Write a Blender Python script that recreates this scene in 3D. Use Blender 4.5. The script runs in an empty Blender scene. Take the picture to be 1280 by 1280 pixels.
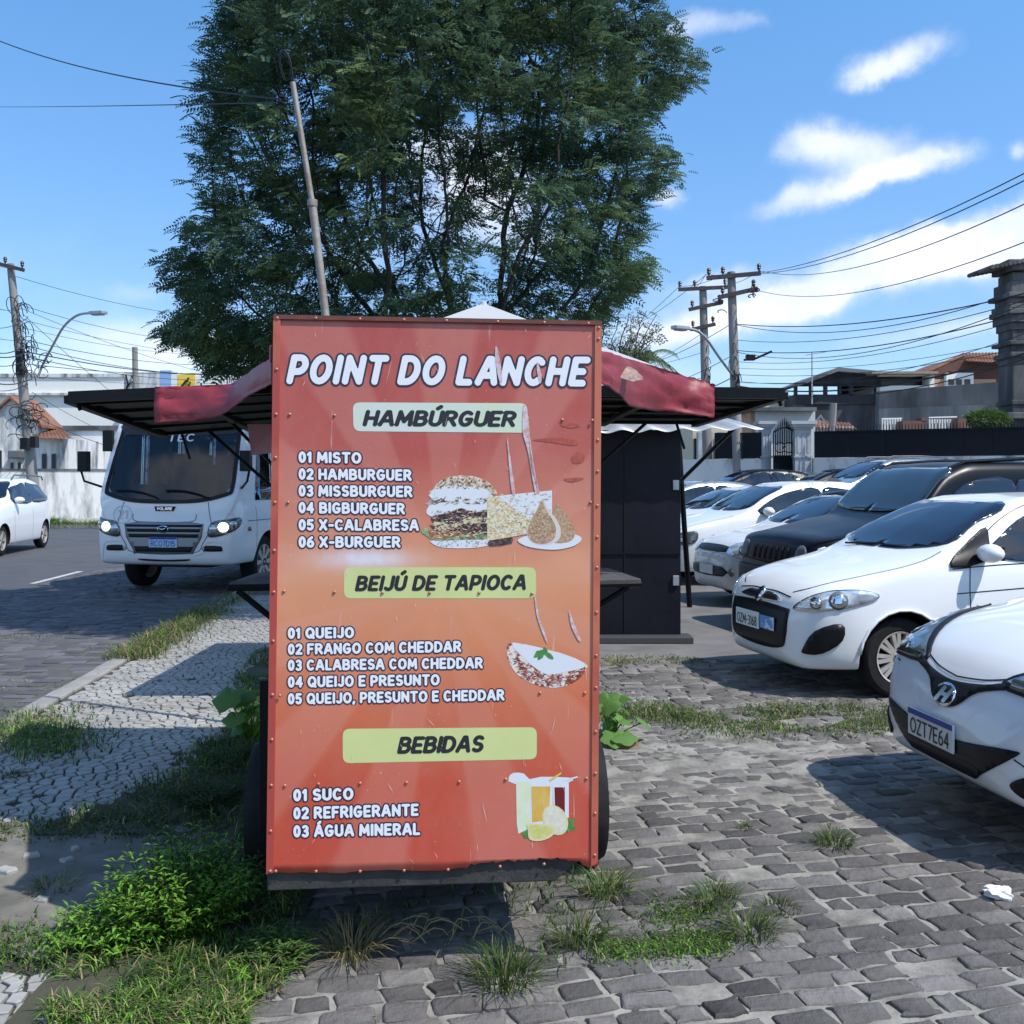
import bpy, bmesh, math, random
import numpy as np
from mathutils import Vector, Matrix, noise, kdtree
from mathutils.bvhtree import BVHTree
random.seed(7); RNG = np.random.default_rng(7)
S = bpy.context.scene
COL = S.collection
PI = math.pi

# ------------------------------------------------------------------ camera
EYE = 1.6
cam_d = bpy.data.cameras.new('camera'); cam = bpy.data.objects.new('camera', cam_d); COL.objects.link(cam)
cam.location = (0, 0, EYE); cam.rotation_euler = (math.radians(90), 0, 0)
cam_d.sensor_width = 36; cam_d.lens = 36; cam_d.shift_y = -40/1280
cam_d.clip_start = .05; cam_d.clip_end = 3000
S.camera = cam
S.view_settings.view_transform = 'Standard'; S.view_settings.look = 'None'
S.view_settings.gamma = 1; S.view_settings.use_curve_mapping = False
S.view_settings.exposure = 0.26
S.cycles.use_denoising = True
S.cycles.max_bounces = 8; S.cycles.transparent_max_bounces = 12

# ------------------------------------------------------------------ sun and sky
LD = Vector((-.58, .35, -1)).normalized()          # the way the sunlight travels
sun_d = bpy.data.lights.new('sun', 'SUN'); sun_d.energy = 4.1; sun_d.angle = math.radians(.5); sun_d.color = (1, .955, .89)
sun = bpy.data.objects.new('sun', sun_d); COL.objects.link(sun)
sun.rotation_euler = LD.to_track_quat('-Z', 'Y').to_euler(); sun.location = (8, -4, 14)
W = bpy.data.worlds.new('World'); S.world = W; W.use_nodes = True
nt = W.node_tree; nt.nodes.clear()
def N(tree, kind, **kw):
    n = tree.nodes.new(kind)
    for k, v in kw.items():
        if k.startswith('i_'): n.inputs[k[2:].replace('_', ' ')].default_value = v
        else: setattr(n, k, v)
    return n
def M_(tree, op, a, b=None, c=None, clamp=False):
    n = tree.nodes.new('ShaderNodeMath'); n.operation = op; n.use_clamp = clamp
    for i, v in enumerate((a, b, c)):
        if v is None: continue
        if isinstance(v, (int, float)): n.inputs[i].default_value = v
        else: tree.links.new(v, n.inputs[i])
    return n.outputs[0]
out = N(nt, 'ShaderNodeOutputWorld'); bg = N(nt, 'ShaderNodeBackground')
sky = N(nt, 'ShaderNodeTexSky'); sky.sky_type = 'NISHITA'; sky.sun_disc = False
sky.sun_elevation = math.asin(-LD.z); sky.sun_rotation = math.atan2(-LD.x, -LD.y)
sky.altitude = 50; sky.air_density = 1.0; sky.dust_density = .5; sky.ozone_density = 1.6
tc = N(nt, 'ShaderNodeTexCoord'); sep = N(nt, 'ShaderNodeSeparateXYZ'); nt.links.new(tc.outputs['Generated'], sep.inputs[0])
# noise warps the direction a little so that cloud outlines are ragged
nz = N(nt, 'ShaderNodeTexNoise', i_Scale=9.0, i_Detail=9.0, i_Roughness=.62); nt.links.new(tc.outputs['Generated'], nz.inputs['Vector'])
nzc = N(nt, 'ShaderNodeSeparateColor'); nt.links.new(nz.outputs['Color'], nzc.inputs[0])
az = M_(nt, 'ARCTAN2', sep.outputs[0], sep.outputs[1]); el = M_(nt, 'ARCSINE', sep.outputs[2])
azw = M_(nt, 'ADD', az, M_(nt, 'MULTIPLY', M_(nt, 'SUBTRACT', nzc.outputs[0], .5), .10))
elw = M_(nt, 'ADD', el, M_(nt, 'MULTIPLY', M_(nt, 'SUBTRACT', nzc.outputs[1], .5), .055))
def dirpix(px, py):
    a = math.atan2(px-640, 1280); e = math.atan2((600-py), math.hypot(px-640, 1280)); return a, e
cl = None
for (px, py, rx, ry, tilt, amt) in [
    (862, 34, 62, 20, .15, .75), (935, 28, 40, 10, -.2, .35), (1125, 76, 62, 17, .10, .9), (1090, 92, 40, 8, .1, .5), (1012, 178, 48, 26, .0, 1.0), (1095, 186, 55, 24, .0, .8),
    (1060, 236, 115, 16, .16, 1.0), (1140, 205, 45, 14, .2, .6), (992, 378, 42, 15, 0, 1.1), (1090, 338, 220, 21, .26, 1.25),
    (1240, 300, 110, 26, .14, 1.3), (890, 350, 70, 18, .1, .7), (840, 405, 130, 24, .06, .55), (1200, 412, 120, 13, .1, .5), (900, 465, 120, 24, 0, .5), (1275, 185, 14, 12, 0, .6),
    (610, 235, 75, 60, .3, 1.1), (500, 190, 60, 30, .2, .7), (835, 246, 28, 14, 0, .8), (690, 300, 60, 30, .1, .5),
    (195, 370, 55, 16, 0, .5), (170, 425, 130, 26, .05, .6), (60, 475, 200, 22, 0, .8), (250, 445, 110, 22, .1, .6), (440, 330, 90, 60, 0, .4),
    (1600, 200, 260, 50, .2, 1.0), (-500, 300, 320, 60, .1, 1.0), (1900, 350, 400, 60, .1, 1.0), (-300, 60, 160, 30, .2, .7)]:
    a0, e0 = dirpix(px, py); sx, sy = rx/1280, ry/1280
    dx = M_(nt, 'SUBTRACT', azw, a0); dy = M_(nt, 'SUBTRACT', elw, e0)
    c, s_ = math.cos(tilt), math.sin(tilt)
    u = M_(nt, 'MULTIPLY', M_(nt, 'ADD', M_(nt, 'MULTIPLY', dx, c), M_(nt, 'MULTIPLY', dy, s_)), 1/sx)
    v = M_(nt, 'MULTIPLY', M_(nt, 'SUBTRACT', M_(nt, 'MULTIPLY', dy, c), M_(nt, 'MULTIPLY', dx, s_)), 1/sy)
    r2 = M_(nt, 'ADD', M_(nt, 'MULTIPLY', u, u), M_(nt, 'MULTIPLY', v, v))
    g = M_(nt, 'MULTIPLY', M_(nt, 'POWER', math.e, M_(nt, 'MULTIPLY', r2, -.8)), amt)
    cl = g if cl is None else M_(nt, 'ADD', cl, g)
# clouds on the rest of the sky (behind the camera and overhead)
nb = N(nt, 'ShaderNodeTexNoise', i_Scale=2.6, i_Detail=6.0, i_Roughness=.55); nt.links.new(tc.outputs['Generated'], nb.inputs['Vector'])
behind = M_(nt, 'MULTIPLY', M_(nt, 'SUBTRACT', .35, sep.outputs[1], clamp=True), M_(nt, 'MULTIPLY', M_(nt, 'SUBTRACT', nb.outputs[0], .52, clamp=True), 14))
cl = M_(nt, 'ADD', cl, behind)
mr = N(nt, 'ShaderNodeMapRange'); mr.interpolation_type = 'SMOOTHSTEP'
nt.links.new(M_(nt, 'ADD', cl, M_(nt, 'MULTIPLY', M_(nt, 'SUBTRACT', nzc.outputs[2], .5), .75)), mr.inputs[0])
mr.inputs[1].default_value = .22; mr.inputs[2].default_value = 1.25
nm = N(nt, 'ShaderNodeTexNoise', i_Scale=13.0, i_Detail=6.0, i_Roughness=.6); nt.links.new(tc.outputs['Generated'], nm.inputs['Vector'])
dens = M_(nt, 'MULTIPLY', mr.outputs[0], M_(nt, 'ADD', .30, M_(nt, 'MULTIPLY', nm.outputs[0], 1.15), clamp=True))
mix = N(nt, 'ShaderNodeMix'); mix.data_type = 'RGBA'
tint = N(nt, 'ShaderNodeMix'); tint.data_type = 'RGBA'; tint.blend_type = 'MULTIPLY'; tint.inputs[0].default_value = 1
nt.links.new(sky.outputs[0], tint.inputs[6]); tm = N(nt, 'ShaderNodeMapRange'); tm.inputs[1].default_value = .15; tm.inputs[2].default_value = .42; nt.links.new(sep.outputs[2], tm.inputs[0])
tg = N(nt, 'ShaderNodeMix'); tg.data_type = 'RGBA'; tg.inputs[6].default_value = (.92, 1.15, 1.42, 1); tg.inputs[7].default_value = (.91, 1.43, 1.76, 1); nt.links.new(tm.outputs[0], tg.inputs[0]); nt.links.new(tg.outputs[2], tint.inputs[7])
nt.links.new(dens, mix.inputs[0]); nt.links.new(tint.outputs[2], mix.inputs[6]); mix.inputs[7].default_value = (8.2, 8.5, 9.2, 1)
nt.links.new(mix.outputs[2], bg.inputs[0]); bg.inputs[1].default_value = .112
nt.links.new(bg.outputs[0], out.inputs[0])

# ------------------------------------------------------------------ helpers
def at(px, py, Y): return Vector(((px-640)/1280*Y, Y, EYE+(600-py)/1280*Y))
def G(px, py, z=0):
    Y = (EYE-z)*1280/(py-600); return Vector(((px-640)/1280*Y, Y, z))
def lin(c):
    return tuple(((v/255)/12.92 if v/255 <= .04045 else ((v/255+.055)/1.055)**2.4) for v in c)
def mat(name, col, rough=.6, metal=0, var=.0, vscale=6, bump=0, bscale=40, coat=0, spec=.5, col2=None, detail=5, thresh=None, emit=0, island=0, trans=0, coords='Object', stretch=None):
    m = bpy.data.materials.new(name); m.use_nodes = True; t = m.node_tree
    p = t.nodes['Principled BSDF']
    p.inputs['Roughness'].default_value = rough; p.inputs['Metallic'].default_value = metal
    p.inputs['Specular IOR Level'].default_value = spec
    if coat: p.inputs['Coat Weight'].default_value = coat; p.inputs['Coat Roughness'].default_value = .04
    c = (*col, 1)
    p.inputs['Base Color'].default_value = c
    tcn = t.nodes.new('ShaderNodeTexCoord'); vec = tcn.outputs[coords]
    if stretch:
        mp = t.nodes.new('ShaderNodeMapping'); mp.inputs['Scale'].default_value = stretch; t.links.new(vec, mp.inputs[0]); vec = mp.outputs[0]
    last = None
    if var or col2:
        n = N(t, 'ShaderNodeTexNoise', i_Scale=float(vscale), i_Detail=float(detail), i_Roughness=.6); t.links.new(vec, n.inputs['Vector'])
        r = t.nodes.new('ShaderNodeMapRange'); r.inputs[1].default_value, r.inputs[2].default_value = thresh or (.3, .7)
        t.links.new(n.outputs[0], r.inputs[0])
        mx = t.nodes.new('ShaderNodeMix'); mx.data_type = 'RGBA'; t.links.new(r.outputs[0], mx.inputs[0])
        if col2: mx.inputs[6].default_value = c; mx.inputs[7].default_value = (*col2, 1)
        else:
            mx.inputs[6].default_value = (*[v*(1-var) for v in col], 1); mx.inputs[7].default_value = (*[min(1, v*(1+var)) for v in col], 1)
        last = mx.outputs[2]
    if island:
        gn = t.nodes.new('ShaderNodeNewGeometry'); r = t.nodes.new('ShaderNodeMapRange'); r.inputs[3].default_value = 1-island; r.inputs[4].default_value = 1+island
        t.links.new(gn.outputs['Random Per Island'], r.inputs[0])
        oi = t.nodes.new('ShaderNodeObjectInfo'); r2 = t.nodes.new('ShaderNodeMapRange'); r2.inputs[3].default_value = 1-island; r2.inputs[4].default_value = 1+island
        t.links.new(oi.outputs['Random'], r2.inputs[0])
        hs = t.nodes.new('ShaderNodeHueSaturation'); hs.inputs['Color'].default_value = c
        if last: t.links.new(last, hs.inputs['Color'])
        t.links.new(M_(t, 'MULTIPLY', r.outputs[0], r2.outputs[0]), hs.inputs['Value']); last = hs.outputs[0]
    if last: t.links.new(last, p.inputs['Base Color'])
    if bump:
        n = N(t, 'ShaderNodeTexNoise', i_Scale=float(bscale), i_Detail=6.0, i_Roughness=.65); t.links.new(vec, n.inputs['Vector'])
        b = t.nodes.new('ShaderNodeBump'); b.inputs['Strength'].default_value = bump; b.inputs['Distance'].default_value = .02
        t.links.new(n.outputs[0], b.inputs['Height']); t.links.new(b.outputs[0], p.inputs['Normal'])
    if emit: p.inputs['Emission Color'].default_value = c; p.inputs['Emission Strength'].default_value = emit
    if trans: p.inputs['Transmission Weight'].default_value = trans
    return m
def tag(o, label=None, cat=None, group=None, kind=None):
    if label: o['label'] = label
    if cat: o['category'] = cat
    if group: o['group'] = group
    if kind: o['kind'] = kind
    return o
def empty(name, loc=(0, 0, 0), rz=0, label=None, cat=None, group=None):
    o = bpy.data.objects.new(name, None); COL.objects.link(o); o.location = loc; o.rotation_euler = (0, 0, rz); o.empty_display_size = .2
    return tag(o, label, cat, group)
def link(name, me, parent=None, mats=()):
    for m in mats: me.materials.append(m)
    o = bpy.data.objects.new(name, me); COL.objects.link(o)
    if parent is not None: o.parent = parent
    return o
def children_of(o):
    return [c for c in COL.objects if c.parent == o]
def copy_tree(o, parent=None):
    kids = children_of(o); c = o.copy(); COL.objects.link(c); c.parent = parent
    for k in kids: copy_tree(k, c)
    return c
class MB:
    def __init__(s): s.v = []; s.f = []; s.mi = []
    def add(s, vs, fs, m=0):
        b = len(s.v); s.v += [tuple(v) for v in vs]; s.f += [tuple(b+i for i in f) for f in fs]; s.mi += [m]*len(fs)
        return s
    def box(s, c, d, m=0, rot=None):
        hx, hy, hz = d[0]/2, d[1]/2, d[2]/2
        vs = [Vector((x, y, z)) for x in (-hx, hx) for y in (-hy, hy) for z in (-hz, hz)]
        if rot is not None: vs = [rot @ v for v in vs]
        c = Vector(c); vs = [v+c for v in vs]
        return s.add(vs, [(0, 1, 3, 2), (4, 6, 7, 5), (0, 4, 5, 1), (2, 3, 7, 6), (0, 2, 6, 4), (1, 5, 7, 3)], m)
    def bb(s, x0, x1, y0, y1, z0, z1, m=0): return s.box(((x0+x1)/2, (y0+y1)/2, (z0+z1)/2), (abs(x1-x0), abs(y1-y0), abs(z1-z0)), m)
    def tube(s, pts, rad, n=8, m=0, cap=True):
        pts = [Vector(p) for p in pts]
        if not isinstance(rad, (list, tuple)): rad = [rad]*len(pts)
        vs = []; up = None
        for i, p in enumerate(pts):
            t = (pts[min(i+1, len(pts)-1)]-pts[max(i-1, 0)])
            if t.length < 1e-9: t = Vector((0, 0, 1))
            t.normalize()
            if up is None: up = t.orthogonal().normalized()
            up = (up-t*up.dot(t)); up = up.normalized() if up.length > 1e-6 else t.orthogonal().normalized()
            w = t.cross(up)
            for k in range(n):
                a = 2*PI*k/n; vs.append(p+(up*math.cos(a)+w*math.sin(a))*rad[i])
        fs = [(i*n+k, i*n+(k+1) % n, (i+1)*n+(k+1) % n, (i+1)*n+k) for i in range(len(pts)-1) for k in range(n)]
        if cap: fs += [tuple(range(n-1, -1, -1)), tuple((len(pts)-1)*n+k for k in range(n))]
        return s.add(vs, fs, m)
    def lathe(s, prof, n=24, m=0, M=None):          # prof (r, h) turned about local z
        vs = []; M = M or Matrix()
        for r, h in prof:
            for k in range(n):
                a = 2*PI*k/n; vs.append(M @ Vector((r*math.cos(a), r*math.sin(a), h)))
        fs = [(i*n+k, i*n+(k+1) % n, (i+1)*n+(k+1) % n, (i+1)*n+k) for i in range(len(prof)-1) for k in range(n)]
        return s.add(vs, fs, m)
    def prism(s, poly, d, m=0):                      # closed 3-D polygon pushed by vector d
        n = len(poly); d = Vector(d); a = [Vector(p) for p in poly]
        return s.add(a+[p+d for p in a], [tuple(range(n-1, -1, -1)), tuple(range(n, 2*n))]+[(i, (i+1) % n, n+(i+1) % n, n+i) for i in range(n)], m)
    def build(s, name, mats, parent=None, smooth=False, bevel=0, ang=None, fix=True):
        me = bpy.data.meshes.new(name); me.from_pydata(s.v, [], s.f)
        if not isinstance(mats, (list, tuple)): mats = [mats]
        for m in mats: me.materials.append(m)
        if len(mats) > 1: me.polygons.foreach_set('material_index', s.mi)
        if fix and len(s.f) < 60000:
            bm = bmesh.new(); bm.from_mesh(me); bmesh.ops.recalc_face_normals(bm, faces=bm.faces); bm.to_mesh(me); bm.free()
        if smooth:
            me.polygons.foreach_set('use_smooth', [True]*len(me.polygons)); me.set_sharp_from_angle(angle=math.radians(ang or 40))
        o = link(name, me, parent)
        if bevel:
            b = o.modifiers.new('bevel', 'BEVEL'); b.width = bevel; b.segments = 2; b.limit_method = 'ANGLE'
        return o
def smoothpoly(pts, n=5, closed=True):
    pts = [Vector(p) for p in pts]; L = len(pts); o = []
    for i in range(L if closed else L-1):
        g = (lambda k: pts[k % L]) if closed else (lambda k: pts[max(0, min(L-1, k))])
        a, b, c, d = g(i-1), g(i), g(i+1), g(i+2)
        for k in range(n):
            t = k/n; o.append(.5*((2*b)+(c-a)*t+(2*a-5*b+4*c-d)*t*t+(3*b-a-3*c+d)*t**3))
    if not closed: o.append(pts[-1])
    return o

# ------------------------------------------------------------------ stroke lettering (rounded block capitals cut out by marching squares)
def arc(cx, cy, rx, ry, a0, a1, n=9):
    return [(cx+rx*math.cos(math.radians(a0+(a1-a0)*i/n)), cy+ry*math.sin(math.radians(a0+(a1-a0)*i/n))) for i in range(n+1)]
GL = {
 'A': (.72, [[(0, 0), (.30, 1), (.42, 1), (.72, 0)], [(.14, .3), (.58, .3)]]), 'B': (.6, [[(.34, .53), (0, .53), (0, 0)]+arc(.33, .265, .27, .265, -90, 90), [(0, .5), (0, 1)]+arc(.3, .77, .24, .23, 90, -90)]),
 'C': (.62, [arc(.33, .5, .33, .5, 50, 310, 14)]), 'D': (.64, [[(0, 0), (0, 1)]+arc(.24, .5, .4, .5, 90, -90, 12)+[(0, 0)]]),
 'E': (.5, [[(.5, 1), (0, 1), (0, 0), (.5, 0)], [(0, .5), (.42, .5)]]), 'F': (.5, [[(.5, 1), (0, 1), (0, 0)], [(0, .5), (.4, .5)]]),
 'G': (.66, [arc(.34, .5, .34, .5, 50, 325, 14)+[(.64, .45), (.4, .45)]]), 'H': (.62, [[(0, 0), (0, 1)], [(.62, 0), (.62, 1)], [(0, .5), (.62, .5)]]),
 'I': (.02, [[(0.01, 0), (.01, 1)]]), 'J': (.42, [[(.42, 1), (.42, .25)]+arc(.2, .22, .22, .22, 0, -150, 8)]), 'L': (.46, [[(0, 1), (0, 0), (.46, 0)]]),
 'M': (.8, [[(0, 0), (.06, 1), (.4, .25), (.74, 1), (.8, 0)]]), 'N': (.62, [[(0, 0), (0, 1), (.62, 0), (.62, 1)]]), 'O': (.7, [arc(.35, .5, .35, .5, 0, 360, 20)]),
 'P': (.56, [[(0, 0), (0, 1)]+arc(.28, .7, .28, .3, 90, -90)+[(0, .4)]]), 'Q': (.7, [arc(.35, .5, .35, .5, 0, 360, 20), [(.45, .25), (.7, -.05)]]),
 'R': (.6, [[(0, 0), (0, 1)]+arc(.28, .74, .28, .26, 90, -90)+[(0, .48)], [(.28, .48), (.6, 0)]]), 'S': (.54, [arc(.27, .75, .25, .25, 40, 270, 10)+arc(.27, .25, .27, .25, 90, -140, 10)]),
 'T': (.6, [[(0, 1), (.6, 1)], [(.3, 1), (.3, 0)]]), 'U': (.6, [[(0, 1), (0, .3)]+arc(.3, .3, .3, .3, 180, 360)+[(.6, 1)]]), 'V': (.6, [[(0, 1), (.3, 0), (.6, 1)]]),
 'X': (.6, [[(0, 0), (.6, 1)], [(0, 1), (.6, 0)]]), 'Z': (.54, [[(0, 1), (.54, 1), (0, 0), (.54, 0)]]), '-': (.3, [[(0, .45), (.3, .45)]]), ',': (.02, [[(.03, .02), (-.03, -.16)]]), '.': (.02, [[(0, 0), (.01, 0)]]),
 '0': (.46, [arc(.23, .5, .23, .5, 0, 360, 18)]), '1': (.2, [[(0, .8), (.17, 1), (.17, 0)]]), '2': (.48, [arc(.24, .74, .24, .26, 160, -40, 10)+[(0, 0), (.5, 0)]]),
 '3': (.48, [arc(.22, .75, .22, .25, 140, -90, 10), arc(.22, .25, .25, .27, 90, -140, 10)]), '4': (.54, [[(.4, 0), (.4, 1), (0, .3), (.54, .3)]]),
 '5': (.48, [[(.44, 1), (.06, 1), (.03, .55)]+arc(.22, .3, .25, .3, 110, -140, 10)]), '6': (.5, [arc(.25, .28, .25, .28, 0, 360, 16), [(.02, .38), (.1, .75), (.38, 1)]]), '7': (.48, [[(0, 1), (.48, 1), (.15, 0)]]),
 '8': (.5, [arc(.25, .75, .21, .25, 0, 360, 14), arc(.25, .26, .25, .26, 0, 360, 14)]), '9': (.5, [arc(.25, .72, .25, .28, 0, 360, 16), [(.48, .6), (.4, .25), (.12, 0)]])}
GL['Ú'] = (.6, GL['U'][1]+[[(.26, 1.27), (.42, 1.42)]]); GL['Á'] = (.72, GL['A'][1]+[[(.32, 1.27), (.48, 1.42)]])
def text_field(s, space=.3, word=.34, shear=0, step=.045, pad=.3):
    strokes = []; x = 0
    for ch in s:
        if ch == ' ': x += word; continue
        w, st = GL[ch]
        for k in st: strokes.append([(x+a+shear*b, b) for a, b in k])
        x += w+space
    total = x-space
    nx = int((total+2*pad+shear)/step)+2; ny = int((1.45+2*pad)/step)+2
    xs = -pad+np.arange(nx)*step; ys = -pad+np.arange(ny)*step
    F = np.full((ny, nx), 9.0)
    for st in strokes:
        for (a, b), (c, d) in zip(st[:-1], st[1:]):
            i0 = max(0, int((min(a, c)-.32+pad)/step)); i1 = min(nx, int((max(a, c)+.32+pad)/step)+2)
            X = xs[None, i0:i1]; Y = ys[:, None]
            dx, dy = c-a, d-b; L2 = dx*dx+dy*dy+1e-12
            t = np.clip(((X-a)*dx+(Y-b)*dy)/L2, 0, 1)
            D = np.hypot(X-a-t*dx, Y-b-t*dy); F[:, i0:i1] = np.minimum(F[:, i0:i1], D)
    return F, xs, ys, total
def field_mesh(F, xs, ys, r, fn):
    V = F-r; ny, nx = V.shape; mb = MB(); idx = {}
    def key(p):
        k = (round(p[0], 4), round(p[1], 4))
        if k not in idx: idx[k] = len(mb.v); mb.v.append(tuple(fn(*p)))
        return idx[k]
    ins = V < 0
    for j in range(ny-1):
        i = 0
        while i < nx-1:
            c = (ins[j, i], ins[j, i+1], ins[j+1, i+1], ins[j+1, i])
            if all(c):
                i2 = i
                while i2+1 < nx-1 and ins[j, i2+2] and ins[j+1, i2+2] and i2-i < 3: i2 += 1
                q = [(xs[i], ys[j]), (xs[i2+1], ys[j]), (xs[i2+1], ys[j+1]), (xs[i], ys[j+1])]
                mb.f.append(tuple(key(p) for p in q)); mb.mi.append(0); i = i2+1; continue
            if any(c):
                P = [(xs[i], ys[j], V[j, i]), (xs[i+1], ys[j], V[j, i+1]), (xs[i+1], ys[j+1], V[j+1, i+1]), (xs[i], ys[j+1], V[j+1, i])]
                poly = []
                for k in range(4):
                    a, b = P[k], P[(k+1) % 4]
                    if a[2] < 0: poly.append((a[0], a[1]))
                    if (a[2] < 0) != (b[2] < 0):
                        t = a[2]/(a[2]-b[2]); poly.append((a[0]+(b[0]-a[0])*t, a[1]+(b[1]-a[1])*t))
                if len(poly) >= 3:
                    ks = [key(p) for p in poly]; kk = [k for n_, k in enumerate(ks) if k != ks[n_-1]]
                    if len(set(kk)) >= 3 and len(set(kk)) == len(kk): mb.f.append(tuple(kk)); mb.mi.append(0)
            i += 1
    return mb
def text(s, fn, mats, parent, r=.1, ro=None, lift=.0003, **kw):
    """fn(gx, gy, off) -> point; ro = radius of the dark outline laid under the letters"""
    F, xs, ys, tot = text_field(s, **kw)
    if ro: field_mesh(F, xs, ys, ro, lambda a, b: fn(a/tot, b, lift)).build('lettering_outline', mats[1], parent, fix=False)
    o = field_mesh(F, xs, ys, r, lambda a, b: fn(a/tot, b, lift*2)).build('lettering', mats[0], parent, fix=False)
    return o

# ------------------------------------------------------------------ materials
m_black = mat('black_paint', (.006, .006, .008), .5, spec=.22, var=.3, vscale=5, bump=.1)
m_dark = mat('dark_void', (.008, .008, .009), .8)
m_white_print = mat('white_print', (.80, .80, .84), .5)
m_navy_print = mat('navy_print', (.02, .024, .05), .5)
m_black_print = mat('black_print', (.018, .018, .022), .5)
m_chrome = mat('chrome', (.75, .76, .78), .12, 1)
m_steel = mat('galvanised_steel', (.42, .43, .44), .45, .7, var=.2)
m_rust = mat('rusty_steel', (.16, .07, .045), .7, .2, var=.4, vscale=30)
m_glass = mat('dark_glass', (.006, .010, .020), .03, spec=.7, coat=.25)
m_glass_teal = mat('tinted_glass', (.02, .035, .04), .04, spec=.8, coat=.5)
m_rubber = mat('tyre_rubber', (.014, .014, .015), .8, spec=.25, var=.3, vscale=20, bump=.2, bscale=60)
m_plast = mat('black_plastic', (.008, .008, .010), .42, spec=.28)
m_greyplast = mat('grey_plastic', (.12, .125, .13), .4)
m_rim = mat('silver_rim', (.50, .48, .44), .35, .35, var=.15, vscale=14)
m_cwhite = mat('white_car_paint', (.80, .81, .82), .35, coat=.8)
m_cwhite2 = mat('dusty_white_car_paint', (.70, .70, .69), .4, coat=.6, var=.03, vscale=3)
m_cblack = mat('black_car_paint', (.005, .006, .009), .32, coat=0, spec=.22)
m_csilver = mat('silver_car_paint', (.36, .38, .40), .3, .6, coat=1)
m_lens = mat('headlamp_lens', (.62, .66, .70), .08, .5, coat=1, var=.35, vscale=9, detail=2)
m_lensd = mat('dark_headlamp_lens', (.10, .115, .11), .07, .3, coat=1, var=.5, vscale=9, detail=2)
m_lamp_on = mat('lit_lamp', (1, .9, .72), .3, emit=1.8)
m_plate_w = mat('plate_white', (.68, .70, .72), .4)
m_plate_b = mat('plate_blue', (.01, .04, .30), .4)
# ------------------------------------------------------------------ vehicles
def pchip(pts):
    x = np.array([p[0] for p in pts], float); y = np.array([p[1] for p in pts], float)
    h = np.diff(x); d = np.diff(y)/h; m = np.zeros_like(x)
    for i in range(1, len(x)-1):
        if d[i-1]*d[i] > 0:
            w1, w2 = 2*h[i]+h[i-1], h[i]+2*h[i-1]; m[i] = (w1+w2)/(w1/d[i-1]+w2/d[i])
    m[0], m[-1] = d[0], d[-1]
    def f(q):
        i = int(np.clip(np.searchsorted(x, q)-1, 0, len(h)-1)); t = (q-x[i])/h[i]; t = min(1, max(0, t))
        return (2*t**3-3*t*t+1)*y[i]+(t**3-2*t*t+t)*h[i]*m[i]+(-2*t**3+3*t*t)*y[i+1]+(t**3-t*t)*h[i]*m[i+1]
    return f
def shell(sp):
    L = sp['L']; top, belt, wid, bot, wt = [pchip(sp[k]) for k in ('top', 'belt', 'wid', 'bot', 'wt')]
    crown = pchip(sp.get('crown', [(0, .04), (L, .05)]))
    xs = sorted(set([0, .01, .025, .045, .07, .1, .14, .18, .23, .29, .35]+list(np.linspace(.42, L-.35, sp.get('ns', 44)))+[L-v for v in (.28, .2, .14, .09, .05, .02, 0)]))
    rows = []
    for x in xs:
        zt, zb, w, zs, t = top(x), bot(x), wid(x), belt(x), wt(x); cr = crown(x); zs = min(zs, zt-cr-.01); zs = max(zs, zb+.06)
        t = min(t, w*.97); ze = zt-cr
        P = [(0, zb), (.55*w, zb), (.88*w, zb+.012), (.97*w, zb+.07), (w, zb+(zs-zb)*.42), (w*.995, zb+(zs-zb)*.74), (w*.965, zs),
             ((w*.95*.5+t*.5)+.012, zs+(ze-zs)*.52), (t, ze), (.62*t, zt-cr*.28), (0, zt)]
        q = smoothpoly([(a, b, 0) for a, b in P], 4, closed=False)
        rows.append([(x, max(0, p.x), p.y) for p in q])
    mb = MB(); n = len(rows[0])
    for r in rows:
        full = [(x, -y, z) for x, y, z in r]+[(x, y, z) for x, y, z in r[-2:0:-1]]
        mb.v += full
    k = 2*n-2
    for i in range(len(rows)-1):
        for j in range(k): mb.f.append((i*k+j, i*k+(j+1) % k, (i+1)*k+(j+1) % k, (i+1)*k+j)); mb.mi.append(0)
    mb.f.append(tuple(range(k))); mb.f.append(tuple((len(rows)-1)*k+j for j in range(k-1, -1, -1))); mb.mi += [0, 0]
    me = bpy.data.meshes.new('body'); me.from_pydata(mb.v, [], mb.f)
    bm = bmesh.new(); bm.from_mesh(me); bmesh.ops.recalc_face_normals(bm, faces=bm.faces); bm.to_mesh(me)
    bvh = BVHTree.FromBMesh(bm); bm.free()
    return me, bvh
def cut(me, cutters, mats):
    """boolean the cutter mesh builder out of me"""
    for m in mats: me.materials.append(m)
    tmp = bpy.data.objects.new('tmp', me); COL.objects.link(tmp)
    for cb in cutters:
        cm = bpy.data.meshes.new('cut'); cm.from_pydata(cb.v, [], cb.f)
        for m in mats: cm.materials.append(m)
        cm.polygons.foreach_set('material_index', [1]*len(cb.f))
        bm = bmesh.new(); bm.from_mesh(cm); bmesh.ops.recalc_face_normals(bm, faces=bm.faces); bm.to_mesh(cm); bm.free()
        co = bpy.data.objects.new('cutter', cm); COL.objects.link(co)
        b = tmp.modifiers.new('b', 'BOOLEAN'); b.object = co; b.operation = 'DIFFERENCE'; b.solver = 'EXACT'
    dg = bpy.context.evaluated_depsgraph_get(); dg.update()
    r = bpy.data.meshes.new_from_object(tmp.evaluated_get(dg)); r.name = 'body'
    for o in [o for o in COL.objects if o.name.startswith('cutter')]: bpy.data.objects.remove(o)
    bpy.data.objects.remove(tmp)
    return r
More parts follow.
